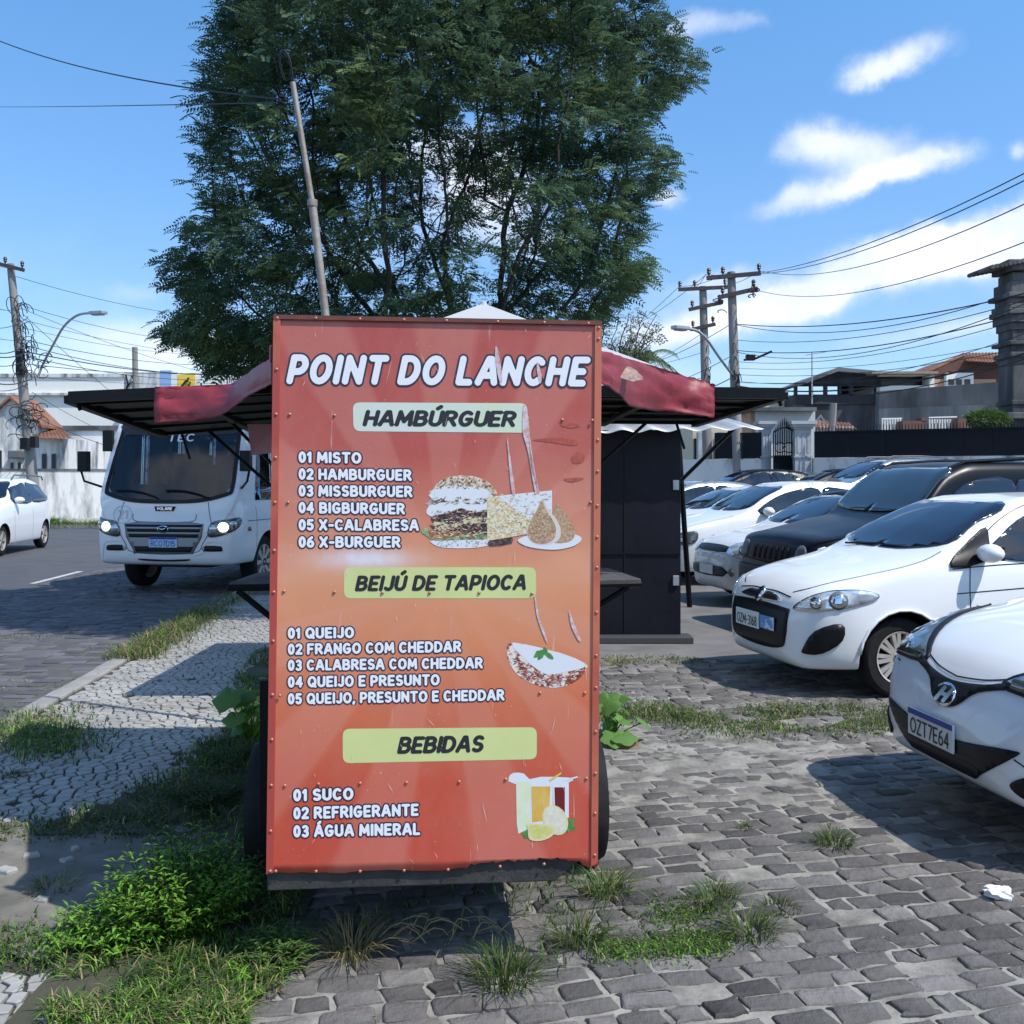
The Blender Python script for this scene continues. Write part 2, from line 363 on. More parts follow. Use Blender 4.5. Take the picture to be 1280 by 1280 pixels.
class Proj:
    """lays outlines onto a body surface"""
    def __init__(s, bvh, root): s.b = bvh; s.root = root
    def hit(s, p, ang):
        p = Vector(p)
        if ang is None: o = Vector((p.x, p.y, 6)); d = Vector((0, 0, -1))
        else:
            d = Vector((math.cos(math.radians(ang)), math.sin(math.radians(ang)), 0)); o = p-d*(p.dot(d)+8)
        h = s.b.ray_cast(o, d)
        if h[0] is None: return None, None
        n = h[1]
        return h[0], (n if n.dot(d) < 0 else -n)
    def frame(s, ang):
        if ang is None: return Vector((1, 0, 0)), Vector((0, 1, 0))
        a = math.radians(ang); return Vector((-math.sin(a), math.cos(a), 0)), Vector((0, 0, 1))
    def patch(s, name, pts, ang, m, off=.006, cell=.045, smooth=4, parent=None, mirror=False, thick=.012, smoothed=True):
        e1, e2 = s.frame(ang); poly = smoothpoly(pts, smooth) if smooth > 1 else [Vector(p) for p in pts]
        P = [(p.dot(e1), p.dot(e2)) for p in poly]
        x0, x1 = min(p[0] for p in P), max(p[0] for p in P); y0, y1 = min(p[1] for p in P), max(p[1] for p in P)
        nx = max(1, int((x1-x0)/cell)); ny = max(1, int((y1-y0)/cell)); idx = {}; mb = MB()
        def clip(poly, ax, val, keep_less):
            o = []
            for i in range(len(poly)):
                a, b = poly[i-1], poly[i]; ia = (a[ax] <= val) if keep_less else (a[ax] >= val); ib = (b[ax] <= val) if keep_less else (b[ax] >= val)
                if ia != ib:
                    t = (val-a[ax])/(b[ax]-a[ax]); o.append((a[0]+(b[0]-a[0])*t, a[1]+(b[1]-a[1])*t))
                if ib: o.append(b)
            return o
        def key(p):
            k = (round(p[0], 4), round(p[1], 4))
            if k not in idx:
                h, n = s.hit(e1*p[0]+e2*p[1], ang)
                if h is None: return None
                idx[k] = len(mb.v); v = h+n*off
                mb.v.append((v.x, v.y, v.z))
            return idx[k]
        for i in range(nx):
            a0, a1 = x0+(x1-x0)*i/nx, x0+(x1-x0)*(i+1)/nx
            col = clip(clip(P, 0, a0, False), 0, a1, True)
            if len(col) < 3: continue
            for j in range(ny):
                b0, b1 = y0+(y1-y0)*j/ny, y0+(y1-y0)*(j+1)/ny
                q = clip(clip(col, 1, b0, False), 1, b1, True)
                ks = [key(p) for p in q]
                if None in ks: ks = [k for k in ks if k is not None]
                kk = [k for n_, k in enumerate(ks) if k != ks[n_-1]]
                if len(kk) >= 3 and len(set(kk)) == len(kk): mb.f.append(tuple(kk)); mb.mi.append(0)
        o = mb.build(name, m, parent or s.root, smooth=True, ang=60)
        if thick:
            # give the piece an edge: boundary pushed into the body
            sm = o.modifiers.new('solid', 'SOLIDIFY'); sm.thickness = thick; sm.offset = 0
        res = [o]
        if mirror:
            me = o.data.copy()
            for v in me.vertices: v.co.y = -v.co.y
            me.flip_normals(); o2 = link(name, me, parent or s.root)
            if thick: sm = o2.modifiers.new('solid', 'SOLIDIFY'); sm.thickness = thick; sm.offset = 0
            res.append(o2)
        return res
    def strip(s, mb, pts, ang, w=.008, off=.002, closed=False, mirror=False):
        e1, e2 = s.frame(ang); q = smoothpoly(pts, 6, closed)
        if closed: q.append(q[0])
        P = [Vector((p.dot(e1), p.dot(e2))) for p in q]; L = []
        for i, p in enumerate(P):
            t = P[min(i+1, len(P)-1)]-P[max(i-1, 0)]
            if t.length < 1e-7: continue
            t.normalize(); n = Vector((-t.y, t.x))*w/2; r = []
            for sg in (-1, 1):
                c = p+n*sg; h, nn = s.hit(e1*c.x+e2*c.y, ang)
                if h is None: break
                r.append(h+nn*off)
            if len(r) == 2: L.append(r)
        for sg in ((1, -1) if mirror else (1,)):
            b = len(mb.v)
            for r in L: mb.v += [(v.x, v.y*sg, v.z) for v in r]
            for i in range(len(L)-1): mb.f.append((b+2*i, b+2*i+1, b+2*i+3, b+2*i+2)); mb.mi.append(0)
WHEELS = {}
def wheel_mesh(R, width, style, rimR=None):
    k = (R, width, style)
    if k in WHEELS: return WHEELS[k]
    rr = rimR or R*.66; h = width/2
    t = MB(); t.lathe([(rr, -h*.8), (rr+.012, -h*.98), (R*.9, -h), (R*.965, -h*.86), (R, -h*.62), (R*1.002, -h*.3), (R*.985, -h*.27), (R*.985, -h*.22), (R*1.002, -h*.19), (R*1.002, h*.19), (R*.985, h*.22), (R*.985, h*.27), (R*1.002, h*.3), (R, h*.62), (R*.965, h*.86), (R*.9, h), (rr, h*.8), (rr, -h*.8)], 48)
    r = MB(); r.lathe([(rr, -h*.9), (rr*.99, -h*.95), (rr*.93, -h*.9), (rr*.9, -h*.5), (rr*.9, h*.5), (rr, h*.85)], 48, 0)
    r.lathe([(rr*.92, -h*.25), (.02, -h*.2)], 24, 1)
    n, dbl = {'multi': (9, 1), 'five': (5, 0), 'bus': (8, 0), 'steel': (12, 0)}[style]
    for i in range(n):
        for sgn in ((-.5, .5) if dbl else (0,)):
            a = 2*PI*(i/n)+sgn*.32; w0, w1 = (.026, .030) if dbl else (.05, .04)
            if style == 'bus': w0, w1 = .05, .075
            if style == 'steel': w0, w1 = .03, .07
            ca, sa = math.cos(a), math.sin(a); poly = []
            a2 = a+(sgn*.12 if dbl else 0)
            for (q, ww, aa) in ((rr*.2, w0/2, a), (rr*.93, w1/2, a2)):
                c_, s_ = math.cos(aa), math.sin(aa); poly.append(((c_*q-s_*ww, s_*q+c_*ww), (c_*q+s_*ww, s_*q-c_*ww)))
            (A, B), (C, D) = poly
            r.add([(A[0], A[1], -h*.82), (B[0], B[1], -h*.82), (D[0], D[1], -h*.9), (C[0], C[1], -h*.9), (A[0], A[1], -h*.4), (B[0], B[1], -h*.4), (D[0], D[1], -h*.5), (C[0], C[1], -h*.5)],
                  [(0, 1, 2, 3), (4, 5, 6, 7), (0, 1, 5, 4), (1, 2, 6, 5), (2, 3, 7, 6), (3, 0, 4, 7)], 0)
    r.lathe([(rr*.26, -h*.5), (rr*.26, -h*.86), (rr*.22, -h*.9), (.0, -h*.92)], 20, 0)
    for i in range(4 if style != 'bus' else 8):
        a = 2*PI*i/(4 if style != 'bus' else 8)+.4; r.lathe([(.013, -h*.9), (.012, -h*.99), (0, -h)], 8, 1, Matrix.Translation((rr*.17*math.cos(a), rr*.17*math.sin(a), 0)))
    def mk(b, mats, nm):
        me = bpy.data.meshes.new(nm); me.from_pydata(b.v, [], b.f)
        for m in mats: me.materials.append(m)
        me.polygons.foreach_set('material_index', b.mi); bm = bmesh.new(); bm.from_mesh(me); bmesh.ops.recalc_face_normals(bm, faces=bm.faces); bm.to_mesh(me); bm.free()
        me.polygons.foreach_set('use_smooth', [True]*len(me.polygons)); me.set_sharp_from_angle(angle=math.radians(35)); return me
    WHEELS[k] = (mk(t, [m_rubber], 'tyre'), mk(r, [m_rim, m_dark], 'rim'))
    return WHEELS[k]
def add_wheel(root, x, y, R, width, style, steer=0):
    tm, rm = wheel_mesh(R, width, style)
    o = link('wheel', tm, root); o.location = (x, y, R); sd = 1 if y < 0 else -1
    o.rotation_euler = (Matrix.Rotation(steer, 4, 'Z') @ Matrix.Rotation(PI/2*(-sd), 4, 'X')).to_euler()    # local -z faces outward
    r = link('rim', rm, o)
    return o
def plate(root, P, y, z, w, h, txt, blue=True, style=0, ang=0, mats=None):
    hit, n = P.hit((0, y, z), ang); n = Vector((n.x, n.y, n.z*.15)).normalized()
    u = Vector((0, 0, 1)).cross(n).normalized(); v = n.cross(u)       # u runs to the reader's right
    R = Matrix((u, v, n)).transposed(); c = hit+n*.02
    b = MB(); b.box(c, (w, h, .012), 0, R); o = b.build('number_plate', (mats or [m_plate_w])[0], root, bevel=.004)
    if blue: bb = MB(); bb.box(c+v*(h*.39)+n*.0065, (w*.98, h*.2, .002), 0, R); bb.build('plate_band', m_plate_b, o)
    hh = h*(.5 if blue else .52); base = -h*(.36 if blue else .34); ww = w*.84
    text(txt, lambda a, bq, off: c+u*(-ww/2+a*ww)+v*(base+bq*hh)+n*(.0075+off), [(mats or [0, m_black_print])[1]], o, r=.075, space=.22, step=.07)
    return o
CARB = dict(
 hatch=dict(L=3.87, top=[(0, .56), (.03, .68), (.09, .765), (.22, .85), (.5, .93), (.85, 1.00), (1.02, 1.045), (1.4, 1.25), (1.78, 1.42), (2.05, 1.485), (2.6, 1.50), (3.2, 1.44), (3.55, 1.25), (3.78, .92), (3.87, .6)],
   belt=[(0, .50), (.05, .60), (.2, .74), (.6, .87), (1.0, .94), (2, .98), (3.3, 1.05), (3.7, .9), (3.87, .55)],
   wid=[(0, .34), (.02, .48), (.06, .58), (.12, .66), (.22, .735), (.45, .80), (1, .82), (3, .82), (3.5, .78), (3.75, .68), (3.87, .5)],
   bot=[(0, .36), (.03, .26), (.12, .20), (.4, .2), (3.4, .22), (3.75, .3), (3.87, .4)], wt=[(0, .28), (.06, .46), (.2, .60), (.5, .68), (1.0, .73), (1.3, .68), (1.8, .57), (2.8, .56), (3.5, .55), (3.87, .4)], axles=(.76, 3.18), R=.295))
def car(name, loc, phi, sp, paint, label, group, fn, z=0, cat='car', wheels='multi', dz=0, lod=0, gap=.045):
    root = empty(name, (loc[0], loc[1], z), phi, label, cat, group)
    me, bvh = shell(sp); P = Proj(bvh, root); R = sp['R']; hw = sp['wid'][len(sp['wid'])//2][1]
    cb = []
    for ax in sp['axles']:
        for sd in (-1, 1):
            c = MB(); M = Matrix.Translation((ax, sd*hw*1.02, R+.01)) @ Matrix.Rotation(PI/2, 4, 'X')
            c.lathe([(0, -.30), (R+gap, -.30), (R+gap, .3), (0, .3)], 36, 0, M)
            c.v = [v for v in c.v]; cb.append(c)
    # cutters need welded poles
    out_ = []
    for c in cb:
        n = 36; V = c.v; ring1, ring2 = V[n:2*n], V[2*n:3*n]; d = MB(); d.add(ring1+ring2, [tuple(range(n-1, -1, -1)), tuple(range(n, 2*n))]+[(i, (i+1) % n, n+(i+1) % n, n+i) for i in range(n)]); out_.append(d)
    extra = sp.get('pocket')
    if extra:
        out_.append(extra(P))
        for (a, b_) in ((.78, 1.40), (1.62, 2.50), (2.70, 3.58), (3.78, 4.66), (4.86, 5.74)): out_.append(MB().bb(a, b_, -1.3, 1.3, 1.5, 2.34))
        out_.append(MB().bb(6, 8, -.75, .75, 1.6, 2.3))
    body = cut(me, out_, [paint, mat('cabin_lining_dark', (.10, .11, .12), .8) if extra else m_dark]); body.polygons.foreach_set('use_smooth', [True]*len(body.polygons)); body.set_sharp_from_angle(angle=math.radians(38))
    bo = link('body', body, root)
    tr = sp.get('track', hw-.115)
    for ax in sp['axles']:
        for sd in (-1, 1): add_wheel(root, ax, sd*tr, R, sp.get('tw', .185), wheels)
    fn(root, P, sp, paint)
    return root
def mirror_part(root, x, y, z, paint, s=1):
    for sd in (-1, 1):
        b = MB(); M = Matrix.Translation((x, sd*(y+.10*s), z)) @ Matrix.Diagonal((.085*s, .115*s, .07*s, 1))
        prof = [(math.sin(PI*i/8), -math.cos(PI*i/8)) for i in range(9)]
        b.lathe([(max(r, .001), h) for r, h in prof], 16, 0, M); b.box((x+.02, sd*(y-.01), z-.045), (.06, .14*s, .03), 1)
        b.bb(x+.035*s, x+.06*s, sd*(y+.02*s)-.0, sd*(y+.18*s), z-.05*s, z+.05*s, 1)
        b.build('mirror', [paint, m_plast], root, smooth=True)
V3 = Vector
def front(P): return P
def both(pts): return pts+[(x, -y, z) for x, y, z in reversed(pts)]
def ellipse(cy, cz, ry, rz, n=14): return [(0, cy+ry*math.cos(2*PI*i/n), cz+rz*math.sin(2*PI*i/n)) for i in range(n)]
def wiper(root, pts):
    b = MB(); b.tube(pts, .009, 6); b.build('wiper', m_plast, root)
def lens_detail(root, P, c, ang, r, on=False):
    pts = []; e1, e2 = P.frame(ang); base = V3(c); 
    for i in range(12):
        a = 2*PI*i/12; p = base+e1*r*math.cos(a)+e2*r*math.sin(a); pts.append(p)
    P.patch('lamp_bulb', pts, ang, m_lamp_on if on else m_chrome, off=.016, smooth=1, cell=.03, mirror=True, thick=.003)
    pts = [base+(p-base)*1.3 for p in pts]; P.patch('lamp_surround', pts, ang, m_greyplast, off=.0135, smooth=1, cell=.03, mirror=True, thick=.003)
def palio(root, P, sp, paint):
    for nm, d in (('windshield', 0),):
        P.patch('windshield', both([(1.06, 0, 0), (1.09, -.35, 0), (1.24, -.67, 0), (1.50, -.62, 0), (1.83, -.545, 0), (1.79, -.25, 0)]), None, m_glass, smooth=4, cell=.05)
    P.patch('door_window', [(1.52, 0, 1.02), (1.66, 0, 1.17), (1.95, 0, 1.335), (2.25, 0, 1.375), (2.28, 0, 1.0)], 90, m_glass, mirror=True, cell=.02, smooth=3, off=.008)
    P.patch('door_window', [(2.36, 0, 1.0), (2.34, 0, 1.385), (2.75, 0, 1.385), (3.1, 0, 1.33), (3.25, 0, 1.08)], 90, m_glass, mirror=True, cell=.045, smooth=3, off=.008)
    P.patch('mirror_triangle', [(1.16, 0, .95), (1.24, 0, 1.05), (1.50, 0, 1.22), (1.56, 0, 1.20), (1.47, 0, .99)], 90, m_plast, mirror=True, smooth=2, off=.014, cell=.015)
    P.patch('headlight', [(.10, -.44, .645), (.17, -.53, .735), (.30, -.64, .79), (.45, -.73, .805), (.57, -.79, .77), (.52, -.79, .715), (.33, -.72, .665), (.18, -.58, .635)], 48, m_chrome, mirror=True, off=.003, cell=.03)
    P.patch('headlight_lens', [(.115, -.46, .65), (.18, -.54, .73), (.30, -.64, .78), (.45, -.73, .795), (.555, -.785, .765), (.51, -.785, .72), (.33, -.72, .672), (.185, -.585, .643)], 48, m_lens, mirror=True, off=.008, cell=.03)
    lens_detail(root, P, (.33, -.68, .722), 48, .05); lens_detail(root, P, (.22, -.58, .70), 48, .035)
    P.patch('upper_slot', both([(0, -.29, .685), (0, -.20, .715), (0, 0, .722)])[:-1]+[(0, .2, .69), (0, 0, .68), (0, -.2, .675)], 0, m_plast, smooth=3, off=.006)
    P.patch('slot_trim', [(0, -.31, .672), (0, -.30, .695), (0, -.17, .727), (0, .17, .727), (0, .30, .695), (0, .31, .672), (0, 0, .662)], 0, m_chrome, smooth=3, off=.003)
    P.patch('badge', ellipse(0, .70, .055, .055), 0, m_chrome, smooth=1, off=.014)
    P.patch('lower_grille', [(0, -.46, .61), (0, -.41, .64), (0, 0, .655), (0, .41, .64), (0, .46, .61), (0, .44, .40), (0, .35, .335), (0, 0, .31), (0, -.35, .335), (0, -.44, .40)], 0, m_plast, smooth=3, off=.005)
    P.patch('fog_lamp_recess', [(.1, -.58, .37), (.14, -.66, .50), (.28, -.77, .56), (.27, -.785, .44), (.17, -.70, .34), (.08, -.6, .33)], 40, m_plast, mirror=True, smooth=3, off=.005)
    plate(root, P, .12, .50, .40, .13, 'OZM-3168', blue=False)
    b = MB(); h, n = P.hit((0, -.215, .505), 0); n = V3((n.x, n.y, 0)).normalized(); u = V3((0, 0, 1)).cross(n).normalized(); R = Matrix((u, n.cross(u), n)).transposed()
    b.box(h+n*.022, (.22, .10, .006), 0, R); b.build('blue_sticker', mat('sticker_blue', (.10, .30, .62), .5, col2=(.6, .7, .8), vscale=18, thresh=(.52, .56)), root)
    s = MB()
    for st, a in (([(.10, -.40, .0), (.20, -.55, 0), (.45, -.66, 0), (.8, -.705, 0), (1.15, -.70, 0)], None), ([(.05, 0, .742), (.06, -.2, .742), (.09, -.42, .72)], 0),
                  ([(1.33, 0, .97), (1.31, 0, .75), (1.33, 0, .40), (1.37, 0, .28)], 90), ([(2.31, 0, 1.0), (2.30, 0, .5), (2.25, 0, .28)], 90), ([(3.3, 0, 1.05), (3.15, 0, .7), (2.9, 0, .6), (2.7, 0, .3)], 90),
                  ([(1.18, 0, .94), (1.6, 0, .965), (2.3, 0, .985), (3.2, 0, 1.03)], 90), ([(1.40, 0, .29), (2.2, 0, .29), (2.7, 0, .3)], 90), 
                  ([(1.20, 0, .76), (2.0, 0, .80), (3.2, 0, .86)], 90), ([(1.30, 0, .98), (1.58, 0, 1.22), (1.95, 0, 1.40), (2.3, 0, 1.44), (2.9, 0, 1.42), (3.3, 0, 1.28)], 90)):
        P.strip(s, st, a, w=.008, mirror=True)
    s.build('panel_seams', m_plast, root)
    P.patch('wheel_arch_lip', [(.76+(.355)*math.cos(t), 0, .305+.355*math.sin(t)) for t in np.linspace(.1, PI-.1, 12)]+[(.76+(.338)*math.cos(t), 0, .305+.338*math.sin(t)) for t in np.linspace(PI-.1, .1, 12)], 90, paint, mirror=True, smooth=1, off=.010, cell=.05)
    mirror_part(root, 1.42, .80, 1.06, paint)
    P.patch('door_handle', [(2.02, 0, .90), (2.20, 0, .91), (2.20, 0, .94), (2.02, 0, .93)], 90, paint, mirror=True, off=.02, smooth=2, thick=.03)
    wiper(root, [(1.07, -.1, 1.065), (1.12, -.3, 1.09), (1.20, -.62, 1.085)]); wiper(root, [(1.05, .45, 1.065), (1.08, .2, 1.075), (1.09, -.05, 1.09)])
HB = dict(L=3.9, top=[(0, .50), (.03, .59), (.08, .68), (.18, .78), (.45, .90), (.85, .99), (1.02, 1.035), (1.4, 1.22), (1.78, 1.40), (2.1, 1.465), (2.6, 1.47), (3.2, 1.40), (3.6, 1.18), (3.82, .9), (3.9, .6)],
   belt=[(0, .44), (.05, .55), (.16, .70), (.5, .85), (1.0, .93), (2, .99), (3.3, 1.06), (3.7, .9), (3.9, .55)],
   wid=[(0, .33), (.015, .46), (.04, .56), (.09, .645), (.2, .73), (.5, .81), (1, .84), (3, .84), (3.5, .8), (3.78, .68), (3.9, .5)],
   bot=[(0, .34), (.03, .27), (.12, .22), (.4, .20), (3.4, .22), (3.75, .3), (3.9, .4)], wt=[(0, .26), (.06, .46), (.2, .62), (.5, .70), (1.0, .74), (1.3, .69), (1.8, .57), (2.8, .56), (3.5, .55), (3.9, .4)], axles=(.80, 3.3), R=.29, ns=60)
def hb20(root, P, sp, paint):
    P.patch('windshield', both([(1.06, 0, 0), (1.09, -.35, 0), (1.26, -.69, 0), (1.50, -.63, 0), (1.83, -.55, 0), (1.79, -.25, 0)]), None, m_glass, cell=.05)
    P.patch('door_window', [(1.50, 0, 1.03), (1.62, 0, 1.14), (1.95, 0, 1.33), (2.25, 0, 1.37), (2.28, 0, 1.02)], 90, m_glass, mirror=True, cell=.045, smooth=3, off=.008)
    P.patch('door_window', [(2.36, 0, 1.02), (2.34, 0, 1.37), (2.75, 0, 1.36), (3.1, 0, 1.30), (3.25, 0, 1.12)], 90, m_glass, mirror=True, cell=.045, smooth=3, off=.008)
    # dark upper grille band, headlamps, hexagonal mouth, fog recesses
    P.patch('upper_grille', [(0, -.38, .70), (0, -.38, .725), (0, -.22, .685), (0, 0, .665), (0, .22, .685), (0, .40, .725), (0, .42, .70), (0, .20, .65), (0, .10, .575), (0, 0, .55), (0, -.10, .575), (0, -.20, .65)], 0, m_plast, smooth=4, off=.005, cell=.03)
    P.patch('headlight_housing', [(.11, -.35, .69), (.12, -.37, .745), (.26, -.56, .825), (.48, -.74, .885), (.72, -.82, .915), (.62, -.82, .80), (.45, -.79, .715), (.27, -.68, .685)], 45, m_plast, mirror=True, off=.004, cell=.03, smooth=3)
    P.patch('headlight', [(.12, -.375, .70), (.13, -.39, .74), (.27, -.57, .813), (.48, -.74, .872), (.68, -.815, .90), (.60, -.815, .80), (.44, -.785, .725), (.27, -.675, .697)], 45, m_lensd, mirror=True, off=.009, cell=.03, smooth=3)
    lens_detail(root, P, (.36, -.70, .775), 45, .055)
    P.patch('headlight_insert', [(.20, -.52, .715), (.19, -.53, .745), (.27, -.60, .765), (.27, -.61, .73)], 45, m_chrome, mirror=True, off=.010, smooth=2)
    P.patch('lower_grille', [(0, -.53, .455), (0, -.50, .475), (0, -.2, .435), (0, 0, .42), (0, .2, .435), (0, .50, .475), (0, .53, .455), (0, .30, .31), (0, .22, .29), (0, -.22, .29), (0, -.30, .31)], 0, m_plast, smooth=3, off=.004, cell=.03)
    sl = MB()
    for z in (.32, .35, .38): P.strip(sl, [(0, -.27-(z-.32)*.9, z), (0, 0, z-.006), (0, .27+(z-.32)*.9, z)], 0, w=.006, off=.012)
    sl.build('grille_bars', m_plast, root)
    P.patch('fog_lamp_recess', [(.08, -.46, .33), (.11, -.55, .39), (.20, -.68, .43), (.34, -.79, .43), (.30, -.79, .33), (.18, -.66, .28), (.10, -.54, .285)], 38, m_plast, mirror=True, smooth=4, off=.004, cell=.03)
    P.patch('fog_lamp', [(.19+.03*math.cos(t), -.675-.03*math.cos(t), .355+.035*math.sin(t)) for t in np.linspace(0, 2*PI, 12)[:-1]], 42, m_lensd, mirror=True, smooth=1, off=.010)
    P.patch('badge_ground', ellipse(0, .598, .082, .052, 18), 0, m_chrome, smooth=1, off=.012, cell=.03)
    P.patch('badge_field', ellipse(0, .598, .068, .040, 18), 0, m_plast, smooth=1, off=.016, cell=.03)
    h, n = P.hit((0, 0, .598), 0); u = V3((0, -1, 0)); v = n.cross(u)*-1
    if v.z < 0: v = -v
    text('H', lambda a, b, off: h+n*(.024+off)+u*(-.036+a*.062)+v*(-.031+b*.062), [m_chrome], root, r=.15, shear=.35, step=.06)
    plate(root, P, .05, .43, .40, .13, 'OZT7E64')
    s = MB()
    for st, a in (([(.06, 0, .685), (.075, -.2, .705), (.11, -.42, .755)], 0), ([(.13, -.46, 0), (.28, -.62, 0), (.55, -.73, 0), (.9, -.765, 0), (1.2, -.74, 0)], None),
                  ([(1.36, 0, .97), (1.34, 0, .75), (1.36, 0, .40), (1.4, 0, .28)], 90), ([(2.31, 0, 1.0), (2.30, 0, .5), (2.25, 0, .28)], 90), ([(1.2, 0, .95), (2.3, 0, 1.0), (3.2, 0, 1.05)], 90),
                  ([(.16, -.50, .66), (.40, -.78, .69), (.62, -.83, .70)], 45), ([(.05, -.52, .44), (.10, -.60, .40), (.14, -.66, .28)], 0)):
        P.strip(s, st, a, w=.006, mirror=True)
    s.build('panel_seams', m_plast, root)
    mirror_part(root, 1.42, .82, 1.06, paint)
    wiper(root, [(1.07, -.1, 1.055), (1.12, -.3, 1.07), (1.22, -.62, 1.075)]); wiper(root, [(1.05, .45, 1.055), (1.08, .2, 1.065), (1.09, -.05, 1.08)])
REN = dict(L=4.23, top=[(0, .62), (.02, .78), (.06, .95), (.12, 1.02), (.4, 1.08), (.9, 1.13), (1.12, 1.17), (1.4, 1.42), (1.66, 1.62), (1.95, 1.70), (2.6, 1.71), (3.7, 1.68), (4.0, 1.5), (4.15, 1.2), (4.23, .7)],
   belt=[(0, .55), (.04, .80), (.12, .92), (.4, .99), (1.0, 1.04), (2, 1.08), (3.6, 1.12), (4.1, 1.0), (4.23, .6)],
   wid=[(0, .55), (.02, .68), (.06, .76), (.14, .83), (.3, .88), (.6, .90), (1, .90), (3.6, .90), (4.05, .84), (4.23, .66)],
   bot=[(0, .42), (.03, .32), (.12, .25), (.4, .25), (3.7, .27), (4.1, .34), (4.23, .45)], wt=[(0, .5), (.06, .68), (.2, .78), (.5, .82), (1.0, .83), (1.3, .80), (1.7, .70), (3.2, .69), (3.9, .66), (4.23, .5)], axles=(.80, 3.37), R=.34, tw=.21)
def renegade(root, P, sp, paint):
    P.patch('windshield', both([(1.17, 0, 0), (1.19, -.4, 0), (1.28, -.76, 0), (1.5, -.73, 0), (1.72, -.67, 0), (1.70, -.3, 0)]), None, m_glass_teal, cell=.05)
    P.patch('door_window', [(1.46, 0, 1.13), (1.50, 0, 1.28), (1.80, 0, 1.56), (2.35, 0, 1.60), (2.38, 0, 1.13)], 90, m_glass, mirror=True, cell=.05, smooth=3, off=.008)
    P.patch('door_window', [(2.46, 0, 1.13), (2.44, 0, 1.60), (3.2, 0, 1.59), (3.6, 0, 1.45), (3.6, 0, 1.16)], 90, m_glass, mirror=True, cell=.05, smooth=3, off=.008)
    P.patch('grille', [(0, -.52, .74), (0, -.52, .93), (0, .52, .93), (0, .52, .74)], 0, m_plast, smooth=2, off=.004)
    for i in range(7):
        y = -.36+.12*i; P.patch('grille_slot', [(0, y-.03, .76), (0, y-.03, .90), (0, y+.03, .90), (0, y+.03, .76)], 0, m_dark, smooth=1, off=.010)
    P.patch('headlight', [(.0, -.62+.10*math.cos(t), .84+.10*math.sin(t)) for t in np.linspace(0, 2*PI, 16)[:-1]], 12, m_greyplast, mirror=True, smooth=1, off=.008)
    P.patch('indicator', [(.12, -.80, .76), (.12, -.80, .92), (.22, -.86, .92), (.22, -.86, .76)], 55, m_white_print, mirror=True, smooth=2, off=.012)
    P.patch('bumper', [(0, -.80, .66), (0, -.5, .68), (0, .5, .68), (0, .80, .66), (0, .78, .34), (0, .4, .32), (0, -.4, .32), (0, -.78, .34)], 0, m_plast, smooth=2, off=.015, thick=.04)
    plate(root, P, 0, .55, .40, .13, 'RDA4C27', mats=[m_greyplast, m_plate_w], blue=False)
    for sd in (-1, 1):
        b = MB(); b.tube([(1.72, sd*.62, 1.72), (1.9, sd*.64, 1.79), (2.6, sd*.65, 1.825), (3.5, sd*.64, 1.80), (3.7, sd*.62, 1.73)], .020, 8); b.build('roof_rail', m_cblack, root, smooth=True)
    s = MB()
    for st, a in (([(1.38, 0, 1.08), (1.36, 0, .8), (1.38, 0, .35)], 90), ([(2.41, 0, 1.1), (2.4, 0, .35)], 90), ([(.15, -.72, 0), (.5, -.80, 0), (1.2, -.82, 0)], None)): P.strip(s, st, a, mirror=True)
    s.build('panel_seams', m_dark, root)
    mirror_part(root, 1.46, .88, 1.2, m_plast, 1.15)
    wiper(root, [(1.18, -.1, 1.20), (1.2, -.35, 1.21), (1.28, -.7, 1.22)])
